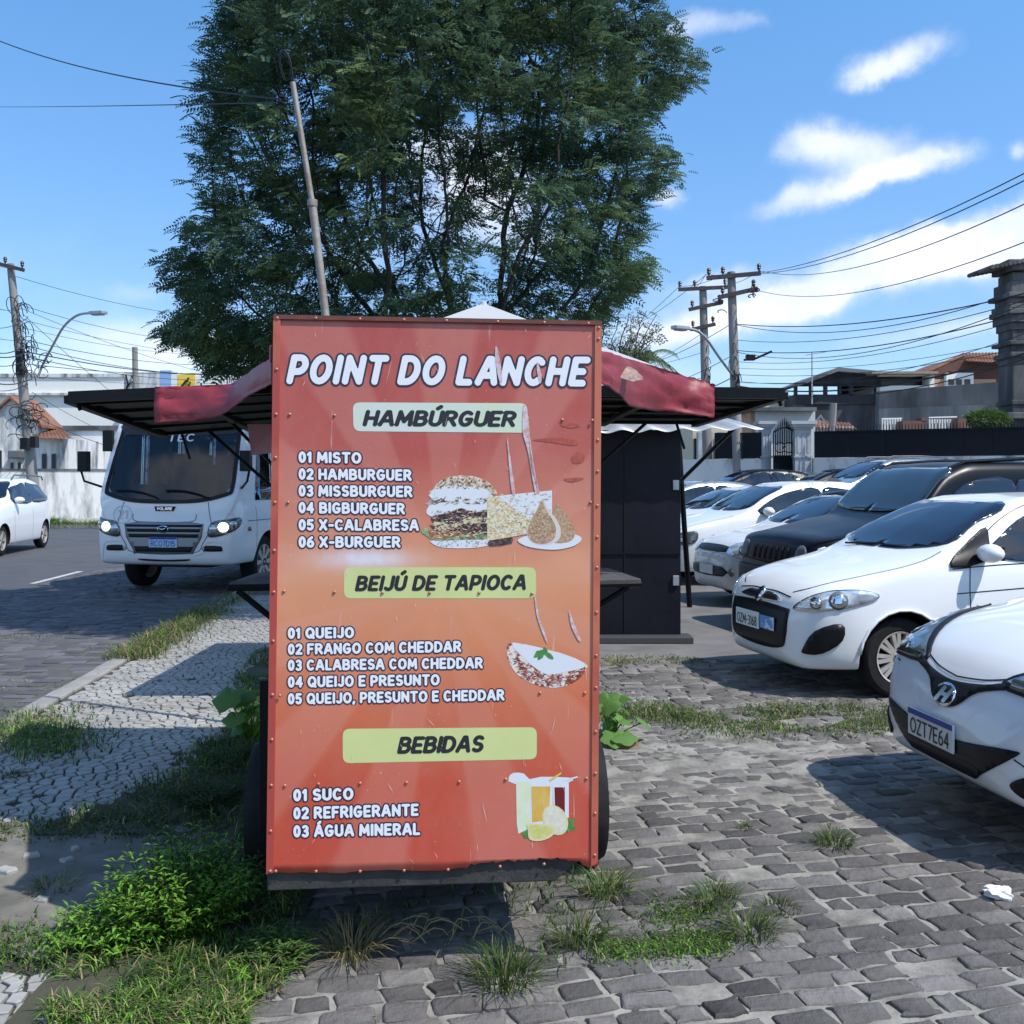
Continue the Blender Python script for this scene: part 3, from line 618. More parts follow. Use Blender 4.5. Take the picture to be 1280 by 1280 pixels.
def generic(hl='slant', lensm=None, tint=None, roofm=None, roof_rails=False, rear=False):
    lensm = lensm or m_lensd
    def f(root, P, sp, paint):
        H = max(z for x, z in sp['top']); cow = sp.get('cowl', 1.05); w0 = sp['wid'][len(sp['wid'])//2][1]
        e = sp.get('ext', 0); tp = sp.get('wtop', 1.80)
        P.patch('windshield', both([(cow, 0, 0), (cow+.04, -.4*w0/.82, 0), (cow+.18, -.67*w0/.82, 0), (cow+.45, -.62*w0/.82, 0), (tp, -.54*w0/.82, 0), (tp-.04, -.25, 0)]), None, tint or m_glass, cell=.1)
        k = (H-1.5)*.9; bz = sp.get('wz', 1.0)
        P.patch('door_window', [(cow+.30, 0, bz+.02), (cow+.5, 0, bz+.14+k), (tp+.12, 0, 1.345+k), (tp+.55, 0, 1.375+k), (tp+.58, 0, bz)], 90, m_glass, mirror=True, cell=.05, smooth=3, off=.008)
        P.patch('door_window', [(tp+.66, 0, bz), (tp+.64, 0, 1.375+k), (tp+1.0, 0, 1.37+k), (tp+1.35+e, 0, 1.30+k), (tp+1.5+e, 0, bz+.06)], 90, m_glass, mirror=True, cell=.05, smooth=3, off=.008)
        if roof_rails: P.patch('quarter_window', [(tp+1.62, 0, bz+.06), (tp+1.58, 0, 1.34+k), (tp+1.95, 0, 1.28+k), (tp+2.12, 0, bz+.12)], 90, m_glass, mirror=True, cell=.1, smooth=2)
        hz = sp.get('hz', .70)
        P.patch('headlight', [(.09, -.46, hz-.06), (.10, -.48, hz+.05), (.25, -.62, hz+.10), (.42, -.73, hz+.12), (.40, -.75, hz-.02), (.26, -.68, hz-.08)], 45, lensm, mirror=True, smooth=3, off=.007, cell=.04)
        lens_detail(root, P, (.24, -.62, hz+.01), 45, .045)
        P.patch('upper_grille', [(0, -.42, hz-.03), (0, -.42, hz+.03), (0, 0, hz+.045), (0, .42, hz+.03), (0, .42, hz-.03), (0, 0, hz-.04)], 0, m_plast, smooth=2, off=.005)
        P.patch('lower_grille', [(0, -.44, .38), (0, -.42, .50), (0, .42, .50), (0, .44, .38)], 0, m_plast, smooth=2, off=.005)
        P.patch('fog_lamp', [(0, -.62+.05*math.cos(t), .44+.05*math.sin(t)) for t in np.linspace(0, 2*PI, 12)[:-1]], 30, m_greyplast, mirror=True, smooth=1, off=.006)
        if roofm: P.patch('roof_panel', both([(tp+.02, 0, 0), (tp+.06, -.5*w0/.82, 0), (tp+.8, -.54*w0/.82, 0), (tp+1.4+e, -.5*w0/.82, 0)])[:-1], None, roofm, cell=.2, smooth=2)
        if roof_rails:
            for sd in (-1, 1):
                b = MB(); b.tube([(tp+.1, sd*.56, H-.04), (tp+.25, sd*.57, H+.05), (tp+1.1, sd*.57, H+.06), (tp+1.8+e, sd*.56, H+.02), (tp+1.9+e, sd*.55, H-.06)], .018, 6); b.build('roof_rail', m_greyplast, root, smooth=True)
        s = MB()
        for st, a in (([(cow+.3, 0, .95), (cow+.28, 0, .6), (cow+.35, 0, .3)], 90), ([(tp+.62, 0, .98), (tp+.6, 0, .3)], 90), ([(.12, -.44, 0), (.3, -.62, 0), (cow-.1, -.70*w0/.82, 0)], None)): P.strip(s, st, a, mirror=True)
        s.build('panel_seams', m_plast, root)
        mirror_part(root, cow+.38, w0-.02, bz+.06, paint)
        wiper(root, [(cow+.02, -.1, sp.get('cz', 1.06)), (cow+.06, -.3, sp.get('cz', 1.06)+.02), (cow+.16, -.6, sp.get('cz', 1.06)+.02)])
        bz_ = MB(); h, n = P.hit((0, 0, .45), 0); bz_.box(h+V3((-.02, 0, 0)), (.012, .4, .12), 0); bz_.build('number_plate', m_plate_w, root)
    return f
def variant(base, **kw):
    d = dict(base); d.update(kw); return d
def scale_spec(base, L=None, W=1, Hs=1):
    d = dict(base); k = (L/base['L']) if L else 1
    for key in ('top', 'belt'): d[key] = [(x*k, z*(Hs if z > .7 else 1)) for x, z in base[key]]
    for key in ('wid', 'wt'): d[key] = [(x*k, z*W) for x, z in base[key]]
    d['bot'] = [(x*k, z) for x, z in base['bot']]; d['axles'] = tuple(a*k for a in base['axles']); d['L'] = base['L']*k
    d['cowl'] = base.get('cowl', 1.05)*k; d['wtop'] = 1.80*k; d['wz'] = 1.0*Hs; d['cz'] = 1.06*Hs
    return d

# ---- the row of parked cars on the right
HAT = CARB['hatch']; GRP = 'cars parked nose-out in the lot on the right'
PHI = math.radians
def scale_z(b, k):
    d = dict(b); d['top'] = [(x, z*(k if z > 1.1 else 1)) for x, z in b['top']]; return d
def build_cars():
    car('parked_car', (1.99, 4.76), PHI(7), HB, m_cwhite, 'nearest white hatchback at the right edge, only its nose with blue-topped plate in view', None or GRP, hb20)
    car('parked_car', (1.93, 8.08), PHI(13), HAT, m_cwhite, 'white hatchback with clear oval headlamps and a blue sticker in its bumper grille', GRP, palio)
    car('parked_suv', (2.72, 10.85), PHI(13), scale_z(REN, 1.055), m_cblack, 'black boxy SUV with roof rails and seven-slot grille between two white hatchbacks', GRP, renegade, cat='suv', wheels='five')
    s3 = scale_spec(HAT, 3.95, 1, .98); s3['hz'] = .72
    car('parked_car', (2.55, 13.35), PHI(13), s3, m_cwhite2, 'white hatchback with dark roof panel and dark headlamps just beyond the black SUV', GRP, generic(lensm=m_lens, roofm=m_cblack), wheels='steel')
    s4 = scale_spec(HAT, 4.1, 1.02, 1.06)
    car('parked_car', (2.25, 16.1), PHI(13), s4, m_cwhite, 'plain white hatchback with white mirror, fourth car back along the row behind the dark-roofed one', GRP, generic(), wheels='steel')
    s5 = scale_spec(HAT, 4.35, 1.02, 1.0)
    car('parked_car', (2.2, 19.2), PHI(13), s5, m_cwhite2, 'low white car with reddish reflection in its side window, beside the metal stall posts', GRP, generic(), wheels='steel')
    car('parked_car', (1.75, 22.0), PHI(13), s4, m_csilver, 'silver car farthest back in the row, its roof showing beside the black stall', GRP, generic(), wheels='steel')
    car('parked_car', (4.7, 29.5), PHI(8), s5, m_cblack, 'dark car by the utility poles, only its low dark roof showing over the white cars', GRP, generic(), wheels='steel', z=.42)
    car('parked_car', (6.6, 28.0), PHI(4), s5, m_cblack, 'dark car in front of the iron gate, left of the silver and black crossover', GRP, generic(), wheels='steel', z=.42)
    # white people carrier on the road
    sp = scale_spec(HAT, 4.36, 1.06, 1.12); sp['ext'] = .35; sp['R'] = .32
    car('white_people_carrier', (-12.35, 22.3), PHI(90+7), sp, m_cwhite, 'white people carrier with roof rails driving along the street at the left edge', None, generic(roof_rails=True), z=-.12, wheels='five').scale = (1.06, 1.06, 1.06)
    # pickup seen side-on behind the row
    pk = scale_spec(HAT, 4.6, 1.08, 1.16); pk['R'] = .34
    car('silver_crossover', (7.35, 26.4), PHI(13), pk, m_csilver, 'silver and black crossover with roof bars parked below the black fence by the gate', GRP, generic(roof_rails=True), cat='suv', wheels='five', z=.42)

# ---- minibus
BUS = dict(L=7.6, top=[(0, .95), (.02, 1.10), (.05, 1.25), (.12, 1.42), (.30, 1.85), (.52, 2.35), (.66, 2.62), (.85, 2.76), (1.2, 2.82), (6.9, 2.82), (7.3, 2.75), (7.5, 2.5), (7.6, 1.6)],
   belt=[(0, .80), (.05, 1.05), (.15, 1.22), (.5, 1.34), (1.2, 1.42), (7.2, 1.42), (7.6, 1.2)],
   wid=[(0, .78), (.02, .88), (.05, .945), (.11, .99), (.25, 1.02), (.6, 1.03), (7.2, 1.03), (7.5, .98), (7.6, .85)],
   bot=[(0, .52), (.03, .44), (.1, .40), (1, .40), (7.3, .45), (7.6, .6)], wt=[(0, .74), (.05, .90), (.12, .955), (.4, .965), (.7, .95), (1.2, .93), (7.3, .92), (7.6, .8)],
   crown=[(0, .04), (.6, .06), (1.2, .12), (7.6, .12)], axles=(1.05, 5.2), R=.385, tw=.22, ns=70, track=.86)
WS = [(0, -.86, 1.33), (0, -.80, 1.70), (0, -.735, 2.15), (0, -.68, 2.48), (0, 0, 2.54)]
def wsfront(k=1.0, dz=0):
    L_ = [(0, 0, 1.255), (0, -.5, 1.275), (0, -.85, 1.36), (0, -.91, 1.44), (0, -.90, 1.75), (0, -.87, 2.15), (0, -.82, 2.46), (0, -.5, 2.53), (0, 0, 2.55)]
    L_ = [(x, y*k, 1.9+(z-1.9)*k) for x, y, z in L_]
    return L_+[(x, -y, z) for x, y, z in reversed(L_[1:-1])]
def bus_pocket(P):
    q = wsfront(.955); q = [V3((-.5, y, z)) for x, y, z in q]; b = MB(); b.prism(q, (6.9, 0, 0)); return b
BUS['pocket'] = bus_pocket
def bus_fn(root, P, sp, paint):
    gl = mat('windscreen_glass', (.55, .68, .75), .02, spec=.7, trans=1)
    gt = gl.node_tree; pr = gt.nodes['Principled BSDF']; tr = gt.nodes.new('ShaderNodeBsdfTransparent'); tr.inputs[0].default_value = (.55, .65, .74, 1)
    gs = gt.nodes.new('ShaderNodeBsdfGlossy'); gs.inputs[0].default_value = (1, 1, 1, 1); gs.inputs[1].default_value = .02
    fr = gt.nodes.new('ShaderNodeFresnel'); fr.inputs[0].default_value = 1.55; mx = gt.nodes.new('ShaderNodeMixShader')
    gt.links.new(fr.outputs[0], mx.inputs[0]); gt.links.new(tr.outputs[0], mx.inputs[1]); gt.links.new(gs.outputs[0], mx.inputs[2]); gt.links.new(mx.outputs[0], gt.nodes['Material Output'].inputs[0])
    # surround in black rubber: frame ring made as strips, glass inside
    s = MB(); P2 = Proj(P.b, root); P2.strip(s, wsfront(.985), 0, w=.055, off=.008, closed=True); s.build('windscreen_seal', m_plast, root)
    P.patch('windscreen', wsfront(.965), 0, gl, off=.003, smooth=3, cell=.15, thick=0)
    P.patch('sun_band', [(0, -.80, 2.20), (0, -.76, 2.46), (0, -.4, 2.52), (0, .4, 2.52), (0, .76, 2.46), (0, .80, 2.20)], 0, m_black_print, off=.012, smooth=2, cell=.15, thick=0)
    def on(y0, y1, z0, hgt):
        def fn(a, b, off):
            y = y0+(y1-y0)*a; h, n = P.hit((0, y, z0+b*hgt), 0); return (h if h else V3((0, y, z0)))+n*(.014+off)
        return fn
    text('I EC', on(.10, -.22, 2.105, .095), [m_white_print], root, r=.09, step=.08)
    # interior
    b = MB(); b.bb(.28, .62, -.82, .82, 1.08, 1.22, 0); b.lathe([(.01, 1.22), (.16, 1.28), (.22, 1.24), (.26, 1.2)], 20, 0, Matrix.Translation((.5, .42, 0))); b.build('dashboard', m_greyplast, root, bevel=.03)
    sw = MB(); sw.tube([(.72+.1*math.sin(t), -.42+.2*math.cos(t), 1.38+.18*math.sin(t)) for t in np.linspace(0, 2*PI, 20)], .014, 6, cap=False); sw.build('steering_wheel', m_plast, root)
    seatm = mat('seat_fabric', (.03, .035, .05), .8, var=.3)
    for (sx, sy) in ((1.15, -.45), (1.25, .45), (2.1, -.5), (2.1, .5), (2.9, -.5), (2.9, .5), (3.7, -.5), (3.7, .5), (4.5, -.5), (4.5, .5)):
        q = MB(); q.box((sx+.12, sy, 1.50), (.10, .44, .62)); q.box((sx-.10, sy, 1.18), (.42, .44, .12)); q.box((sx+.14, sy, 1.88), (.08, .26, .16)); q.build('seat', seatm, root, bevel=.04)
    lit = mat('cabin_lining', (.35, .38, .40), .7)
    # side windows, door
    for i, (x0, x1) in enumerate([(.62, 1.45), (1.55, 2.55), (2.63, 3.63), (3.71, 4.71), (4.79, 5.79), (5.87, 6.87)]):
        z0 = 1.45 if i else 1.28
        P.patch('side_window', [(x0+(.0 if i else .02), 0, z0), (x0+(.0 if i else .18), 0, 2.40), (x1, 0, 2.42), (x1, 0, z0)], 90, gl if i < 5 else m_glass, mirror=True, smooth=1, cell=.2)
    s = MB()
    for st, a in (([(1.5, 0, 2.5), (1.5, 0, .5)], 90), ([(.35, 0, 1.0), (2, 0, 1.0), (7.3, 0, 1.0)], 90), ([(.62, 0, 1.2), (.64, 0, .62)], 90), ([(0, -.60, 1.26), (0, -.66, 1.0), (0, -.72, .84)], 0), ([(0, -.62, .82), (0, -.55, .70), (0, -.45, .58), (0, 0, .55)], 0), ([(0, -.45, 1.10), (0, -.40, 1.0), (0, 0, .985)], 0)): P.strip(s, st, a, w=.012, mirror=True)
    s.build('panel_seams', m_greyplast, root)
    # face: grille with bars, plate panel, lamps, slots
    P.patch('grille_frame', [(0, -.56, .965), (0, 0, .985), (0, .56, .965), (0, .43, .60), (0, .36, .565), (0, -.36, .565), (0, -.43, .60)], 0, mat('grille_silver', (.30, .31, .33), .35, .5), smooth=2, off=.006, cell=.08)
    for z0, z1, w0, w1 in ((.925, .955, .535, .55), (.855, .90, .51, .525), (.78, .83, .485, .50), (.585, .66, .385, .425)):
        P.patch('grille_slot', [(0, -w0, z0), (0, -w1, z1), (0, w1, z1), (0, w0, z0)], 0, m_dark, smooth=1, off=.012, cell=.08)
    P.patch('badge', ellipse(0, .895, .085, .052), 0, m_chrome, smooth=1, off=.02); P.patch('badge_field', ellipse(0, .895, .066, .037), 0, m_plast, smooth=1, off=.026)
    P.patch('badge_wing', [(0, .055, .905), (0, .0, .90), (0, -.05, .92), (0, -.02, .885), (0, .02, .875)], 0, m_chrome, smooth=1, off=.032)
    P.patch('name_badge', [(0, -.15, 1.20), (0, .15, 1.20), (0, .125, 1.14), (0, -.125, 1.14)], 0, m_plast, smooth=1, off=.008)
    text('VOLARE', on(.105, -.105, 1.153, .034), [m_chrome], root, r=.09, step=.1)
    text('21', on(.66, .53, 1.04, .11), [mat('faded_sticker', (.60, .62, .64), .5)], root, r=.06, step=.07)
    s = MB(); P.strip(s, ellipse(.60, 1.09, .13, .12), 0, w=.014, off=.006, closed=True); s.build('round_sticker', mat('faded_sticker_ring', (.62, .64, .66), .5), root)
    P.patch('headlight', [(.02, -.62, .80), (.04, -.66, .985), (.08, -.86, 1.03), (.16, -.985, 1.055), (.2, -1.0, .99), (.14, -.96, .89), (.05, -.80, .81)], 14, m_lensd, mirror=True, smooth=3, off=.006, cell=.05)
    for y, r, on_ in ((-.83, .068, True), (-.70, .055, False), (-.94, .035, False)):
        for sd in (-1, 1):
            q = [(0, sd*y+r*math.cos(t), .925+(.0 if y > -.9 else .045)-(.02 if y == -.70 else 0)+r*math.sin(t)) for t in np.linspace(0, 2*PI, 14)[:-1]]
            P.patch('lamp', q, 0, m_lamp_on if on_ else m_lens, smooth=1, off=.014)
    P.patch('fog_slot', [(0, -.55, .60), (0, -.56, .66), (0, -.62, .675), (0, -.80, .67), (0, -.82, .62), (0, -.80, .60)], 0, m_dark, mirror=True, smooth=2, off=.006)
    P.patch('lower_slot', [(0, -.36, .49), (0, 0, .475), (0, .36, .49), (0, .30, .465), (0, 0, .455), (0, -.30, .465)], 0, m_dark, smooth=2, off=.006)
    for sd in (-1, 1):
        s = MB(); P.strip(s, [(0, sd*.42, .56), (0, sd*.54, .585), (0, sd*.58, .70), (0, sd*.66, .74), (0, sd*.80, .735), (0, sd*.87, .68), (0, sd*.90, .50)], 0, w=.03, off=.012); s.build('bumper_crease', paint, root, smooth=True)
    plate(root, P, 0, .715, .40, .14, 'RCO7D15', mats=[mat('plate_light_blue', (.42, .62, .82), .4), m_plate_b])
    P.patch('side_marker', [(.36, 0, .86), (.42, 0, .86), (.42, 0, .92), (.36, 0, .92)], 90, mat('amber', (.5, .12, .02), .3), mirror=True, smooth=1, off=.01)
    for y, x1, y1, z1 in ((-.05, .10, .38, 1.42), (.75, .12, .22, 1.40)):
        pts = []
        for k in range(7):
            t = k/6; yy = y+(-.62 if y < .5 else -.60)*t*-1*(1 if y < .5 else 0)+(-.62*t if y >= .5 else 0)
            yy = (-.60+.62*t) if y < .5 else (.12+.62*t)
            h, n = P.hit((0, yy, 1.31+.13*math.sin(t*PI*.55)*(1-.25*t) if True else 0), 0); pts.append(h+n*.03)
        w_ = MB(); w_.tube(pts, .012, 6); w_.build('wiper', m_plast, root)
    for sd in (-1, 1):
        m_ = MB(); m_.tube([(.25, sd*.98, 1.45), (.02, sd*1.16, 1.55), (.0, sd*1.20, 1.72)], .018, 6); m_.box((.0, sd*1.15, 1.82), (.10, .14, .28)); m_.build('mirror', m_plast, root, bevel=.05)
    m_ = MB(); m_.tube([(.5, .95, 1.9), (.42, 1.0, 2.0)], .018, 6); m_.box((.40, 1.03, 2.12), (.08, .14, .30)); m_.build('mirror', m_plast, root, bevel=.05)
    u = MB(); u.bb(.45, 6.8, -.45, .45, .34, .5); u.tube([(1.05, -.8, .385), (1.05, .8, .385)], .05, 8); u.box((.35, .0, .40), (.06, .5, .1)); u.build('chassis', m_plast, root)
def build_bus():
    o = car('white_minibus', (-5.22, 15.35), PHI(90-10), BUS, m_cwhite, 'white minibus with lit headlamps parked on the dark cobbles facing the camera', None, bus_fn, z=-.12, cat='minibus', wheels='bus', gap=.06); o.scale = (1.1, 1.14, 1.10)
# ------------------------------------------------------------------ the ground
KX = lambda y: -3.36-.07*(y-6.7)                 # kerb line
RX = lambda y: -7.62-.07*(y-15.2)                # edge of the asphalt road
def sidewalk_right(y):
    return float(np.interp(y, [2, 3.3, 3.5, 4.6, 5.5, 6.9, 8.2, 10.2, 11.4, 14, 30], [-1.25, -1.35, -3, -2.15, -1.82, -1.78, -2.15, -2.35, -2.6, -2.9, -3.6]))
def sheet(name, pts, z, m, step=None, hf=None, kind='structure'):
    mb = MB(); mb.add([(x, y, z) for x, y in pts], [tuple(range(len(pts)))]); o = mb.build(name, m); tag(o, kind=kind); return o
def nz3(x, y, s, o=0): return noise.noise(Vector((x*s+o, y*s-o, o*.7)))
m_asph = mat('asphalt', (.075, .077, .082), .85, var=.18, vscale=1.4, bump=.25, bscale=90)
m_asph2 = mat('dusty_asphalt', (.15, .145, .14), .85, var=.25, vscale=2.2, bump=.25, bscale=80)
m_ground = mat('dry_ground', (.085, .083, .078), .9, var=.25, vscale=.8, bump=.2)
m_mortar = mat('sandy_mortar', (.32, .305, .27), .9, col2=(.12, .11, .095), vscale=5, bump=.5, bscale=45, thresh=(.38, .68))
m_cobble = mat('grey_cobble', (.138, .128, .122), .75, col2=(.075, .068, .062), vscale=5, bump=.8, bscale=30, island=.42)
m_cobble2 = mat('dark_cobble', (.105, .10, .108), .75, col2=(.065, .06, .065), vscale=1.8, bump=.5, bscale=28, island=.3)
m_bay = mat('bay_mortar', (.125, .115, .105), .9, col2=(.07, .075, .05), vscale=1.5, bump=.5, bscale=40)
m_mosaic = mat('white_limestone', (.37, .365, .34), .7, col2=(.26, .255, .235), vscale=1.2, bump=.3, bscale=30, island=.14)
m_joint = mat('dark_joint_soil', (.055, .05, .042), .95, var=.3, bump=.4)
m_soil = mat('dark_soil', (.075, .068, .048), .95, col2=(.045, .055, .025), vscale=3, bump=.6, bscale=25)
m_cem = mat('worn_cement', (.22, .205, .18), .9, col2=(.10, .095, .075), vscale=4.5, detail=8, bump=.35, bscale=30)
m_kerb = mat('kerb_concrete', (.27, .26, .24), .85, var=.25, vscale=4, bump=.4, bscale=30)
m_line = mat('road_paint', (.5, .5, .48), .7, col2=(.2, .2, .2), vscale=12, thresh=(.5, .7))
def build_ground():
    sheet('ground', [(-900, -900), (900, -900), (900, 1500), (-900, 1500)], -.16, m_ground)
    sheet('road', [(-30, -10), (RX(-10), -10), (RX(37), 37), (-60, 37)], -.136, m_asph)
    # cobbled parking bay between kerb and road
    sheet('parking_bay', [(RX(-10)+.0, -10), (KX(-10), -10), (KX(40), 40), (RX(40), 40)], -.132, m_bay)
    # far pavement and lot
    b = MB(); b.bb(-70, -2, 37, 46, -.16, .0); tag(b.build('far_pavement', mat('far_pavement_concrete', (.30, .29, .26), .9, var=.2, vscale=1)), kind='structure')
    b = MB(); b.bb(-3, 60, 23.9, 33.5, -.1, .42); tag(b.build('raised_street', m_asph2), kind='structure')
    sheet('lot_asphalt', [(-2.4, 9.2), (60, 8.6), (60, 60), (-3.2, 60)], -.002, m_asph2)
    # slab that carries sidewalk, soil strip and lot: raised above the bay
    b = MB(); pts = [(KX(y)+.13, y) for y in (-8, 0, 8, 16, 24, 34)]+[(40, 34), (40, -8)]
    b.prism([(x, y, -.15) for x, y in pts], (0, 0, .138)); tag(b.build('embankment', m_soil), kind='structure')
    # kerb stones: each a part
    k = empty('kerb'); tag(k, kind='structure'); y = 3.0; sh = None
    while y < 30:
        L = .86; q = MB(); a = math.atan2(-.07, 1)
        q.box((0, 0, 0), (.15, L-.02, .16), 0); 
        if sh is None: o = q.build('kerb_stone', m_kerb, k, bevel=.012); sh = o
        else: o = sh.copy(); COL.objects.link(o)
        o.location = (KX(y)+.06+random.uniform(-.008, .008), y, -.06+random.uniform(-.006, .006)); o.rotation_euler = (random.uniform(-.01, .01), random.uniform(-.02, .02), -a+random.uniform(-.01, .01)); y += L
    # dashed edge line
    for y0, y1 in ((8.5, 11.5), (13.2, 15.6), (17.1, 19.4), (21.4, 24), (26, 29)):
        tag(sheet('road_marking', [(RX(y0)-.32, y0), (RX(y0)-.2, y0), (RX(y1)-.2, y1), (RX(y1)-.32, y1)], -.130, m_line), kind='structure')
    cobbles(); mosaic(); soil()
def stone_verts(cx, cy, lx, ly, rot, h, z, irr=.012, seedn=0):
    """outline with rounded, uneven corners -> sides, bevel ring and top: 36 triangles"""
    c, s = math.cos(rot), math.sin(rot); o = []
    for (ax, ay) in ((-1, -.84), (-.93, -1), (.0, -1.02), (.93, -1), (1, -.84), (1, .84), (.93, 1), (.0, 1.02), (-.93, 1), (-1, .84)):
        x = ax*lx/2+random.uniform(-irr, irr); y = ay*ly/2+random.uniform(-irr, irr)*.7; o.append((x, y))
    v = []
    tx, ty = random.uniform(-.03, .03), random.uniform(-.05, .05)
    for k, (sc, dz) in enumerate(((1.0, -.04), (1.0, -.006), (.90, 0))):
        for x, y in o:
            x2, y2 = x*sc, y*(sc if sc == 1 else .84); v.append((cx+c*x2-s*y2, cy+s*x2+c*y2, z+h+dz+tx*x2+ty*y2+(random.uniform(-.0015, .0015) if k == 2 else 0)))
    n = len(o); f = [(i, (i+1) % n, n+(i+1) % n, n+i) for i in range(n)]+[(n+i, n+(i+1) % n, 2*n+(i+1) % n, 2*n+i) for i in range(n)]+[tuple(2*n+i for i in range(n))]
    return v, f
def in_view(x, y, m=60):
    if y < .3: return False
    px = 640+x/y*1280; py = 600+EYE/y*1280
    return -m < px < 1280+m and py < 1280+m
def emit_pieces(root, name, stones, mats, limit=300, smooth=True):
    """stones: list of (size in the picture, verts, faces); the largest become parts of their own"""
    stones.sort(key=lambda t: -t[0])
    for sz, v, f in stones[:limit]:
        c = np.mean(np.array(v), axis=0); q = MB(); q.add([(p[0]-c[0], p[1]-c[1], p[2]-c[2]) for p in v], f); o = q.build(name, mats, root, smooth=smooth, ang=55); o.location = tuple(c)
    if len(stones) > limit:
        q = MB()
        for sz, v, f in stones[limit:]: q.add(v, f)
        o = q.build(name+'s', mats, root, smooth=smooth, ang=55, fix=False); tag(o, kind='stuff')
def mortar_h(x, y):
    """height of the sandy mortar; it rises over the stones in the worn middle of the lot"""
    worn = math.exp(-((x-1.15)/1.3)**2-((y-5.9)/1.15)**2)
    return -.007+.006*nz3(x, y, 2.2)+.005*nz3(x, y, 9, 3)+.0035*nz3(x, y, 27, 5)+worn*(.0035+.008*nz3(x, y, 2.6, 9)+.009*nz3(x, y, 11, 2)+.006*nz3(x, y, 23, 6))
def cobbles():
    lot = empty('cobbled_lot'); tag(lot, kind='structure')
    # mortar bed as an uneven grid
    mb = MB(); st = .022; x0, x1, y0, y1 = -1.5, 7.0, 1.9, 9.6
    nx, ny = int((x1-x0)/st), int((y1-y0)/st); xs = x0+np.arange(nx+1)*st; ys = y0+np.arange(ny+1)*st
    vs = [(float(x), float(y), mortar_h(x, y) if y < 9.2 else -.008) for y in ys for x in xs]
    keep = []
    for j in range(ny):
        for i in range(nx):
            if in_view(xs[i], ys[j], 1000): keep.append((j*(nx+1)+i, j*(nx+1)+i+1, (j+1)*(nx+1)+i+1, (j+1)*(nx+1)+i))
    me = bpy.data.meshes.new('mortar'); me.from_pydata(vs, [], keep); me.polygons.foreach_set('use_smooth', [True]*len(keep)); link('mortar', me, lot, [m_mortar])
    # stones in slanting rows
    a = math.radians(13); c, s = math.cos(a), math.sin(a); st_ = []; v0 = -4.0; r = 0
    while v0 < 12:
        ly = random.uniform(.076, .104); u = -4+random.uniform(0, .2)
        while u < 12:
            lx = random.uniform(.12, .19)
            if random.random() < .12: lx *= .6
            w = u+lx/2; x = c*w-s*v0+.0; y = s*w+c*v0+.02*math.sin(w*1.3+r*.4)
            if -1.12+.12*nz3(x, y, 2) < x < 6.9 and 2.0 < y < 9.15+.3*nz3(x, y, 1.5) and in_view(x, y, 700):
                worn = math.exp(-((x-1.15)/1.3)**2-((y-5.9)/1.15)**2)
                if random.random() > .03+.08*worn:
                    v, f = stone_verts(x, y, lx, ly, a+random.uniform(-.05, .05), .0035+random.uniform(.0-.0045, .0035)-.006*worn, 0, .013)
                    st_.append((lx*ly/y**3 if in_view(x, y, -5) else 0, v, f))
            u += lx+random.uniform(.008, .026)
        v0 += ly+random.uniform(.012, .026); r += 1
    emit_pieces(lot, 'cobble', st_, [m_cobble])
    bay = empty('cobbled_bay'); tag(bay, kind='structure'); st_ = []; v0 = 4.5; r = 0
    while v0 < 22:
        ly = random.uniform(.11, .13); x = -9.2+random.uniform(0, .2)
        while x < -3:
            lx = random.uniform(.17, .24)
            y = v0-.05*(x+5)+.02*math.sin(x*2)
            if RX(y)+.02 < x < KX(y)-.12 and in_view(x, y) and random.random() > .04:
                v, f = stone_verts(x, y, lx, ly, -.05+random.uniform(-.05, .05), .006+random.uniform(-.006, .006), -.132, .012); st_.append((1/y**3, v, f))
            x += lx+random.uniform(.015, .03)
        v0 += ly+random.uniform(.02, .035)
    emit_pieces(bay, 'cobble', st_, [m_cobble2])
def voronoi(region, x0, x1, y0, y1, s, gap):
    nx, ny = int((x1-x0)/s)+1, int((y1-y0)/s)+1; pts = {}
    for i in range(-1, nx+1):
        for j in range(-1, ny+1):
            pts[i, j] = (x0+(i+.5+.5*(j % 2)+random.uniform(-.36, .36))*s, y0+(j+.5+random.uniform(-.36, .36))*s)
    out_ = []
    for (i, j), (x, y) in pts.items():
        if not region(x, y): continue
        poly = [(x-s*1.2, y-s*1.2), (x+s*1.2, y-s*1.2), (x+s*1.2, y+s*1.2), (x-s*1.2, y+s*1.2)]
        for di in (-2, -1, 0, 1, 2):
            for dj in (-2, -1, 0, 1, 2):
                if (di or dj) and (i+di, j+dj) in pts:
                    qx, qy = pts[i+di, j+dj]; dx, dy = qx-x, qy-y; L = math.hypot(dx, dy); nxn, nyn = dx/L, dy/L; lim = L/2-gap/2
                    o = []
                    for k in range(len(poly)):
                        a, b = poly[k-1], poly[k]; da = (a[0]-x)*nxn+(a[1]-y)*nyn-lim; db = (b[0]-x)*nxn+(b[1]-y)*nyn-lim
                        if (da > 0) != (db > 0):
                            t = da/(da-db); o.append((a[0]+(b[0]-a[0])*t, a[1]+(b[1]-a[1])*t))
                        if db <= 0: o.append(b)
                    poly = o
                    if not poly: break
            if not poly: break
        if len(poly) >= 3: out_.append((x, y, poly))
    return out_
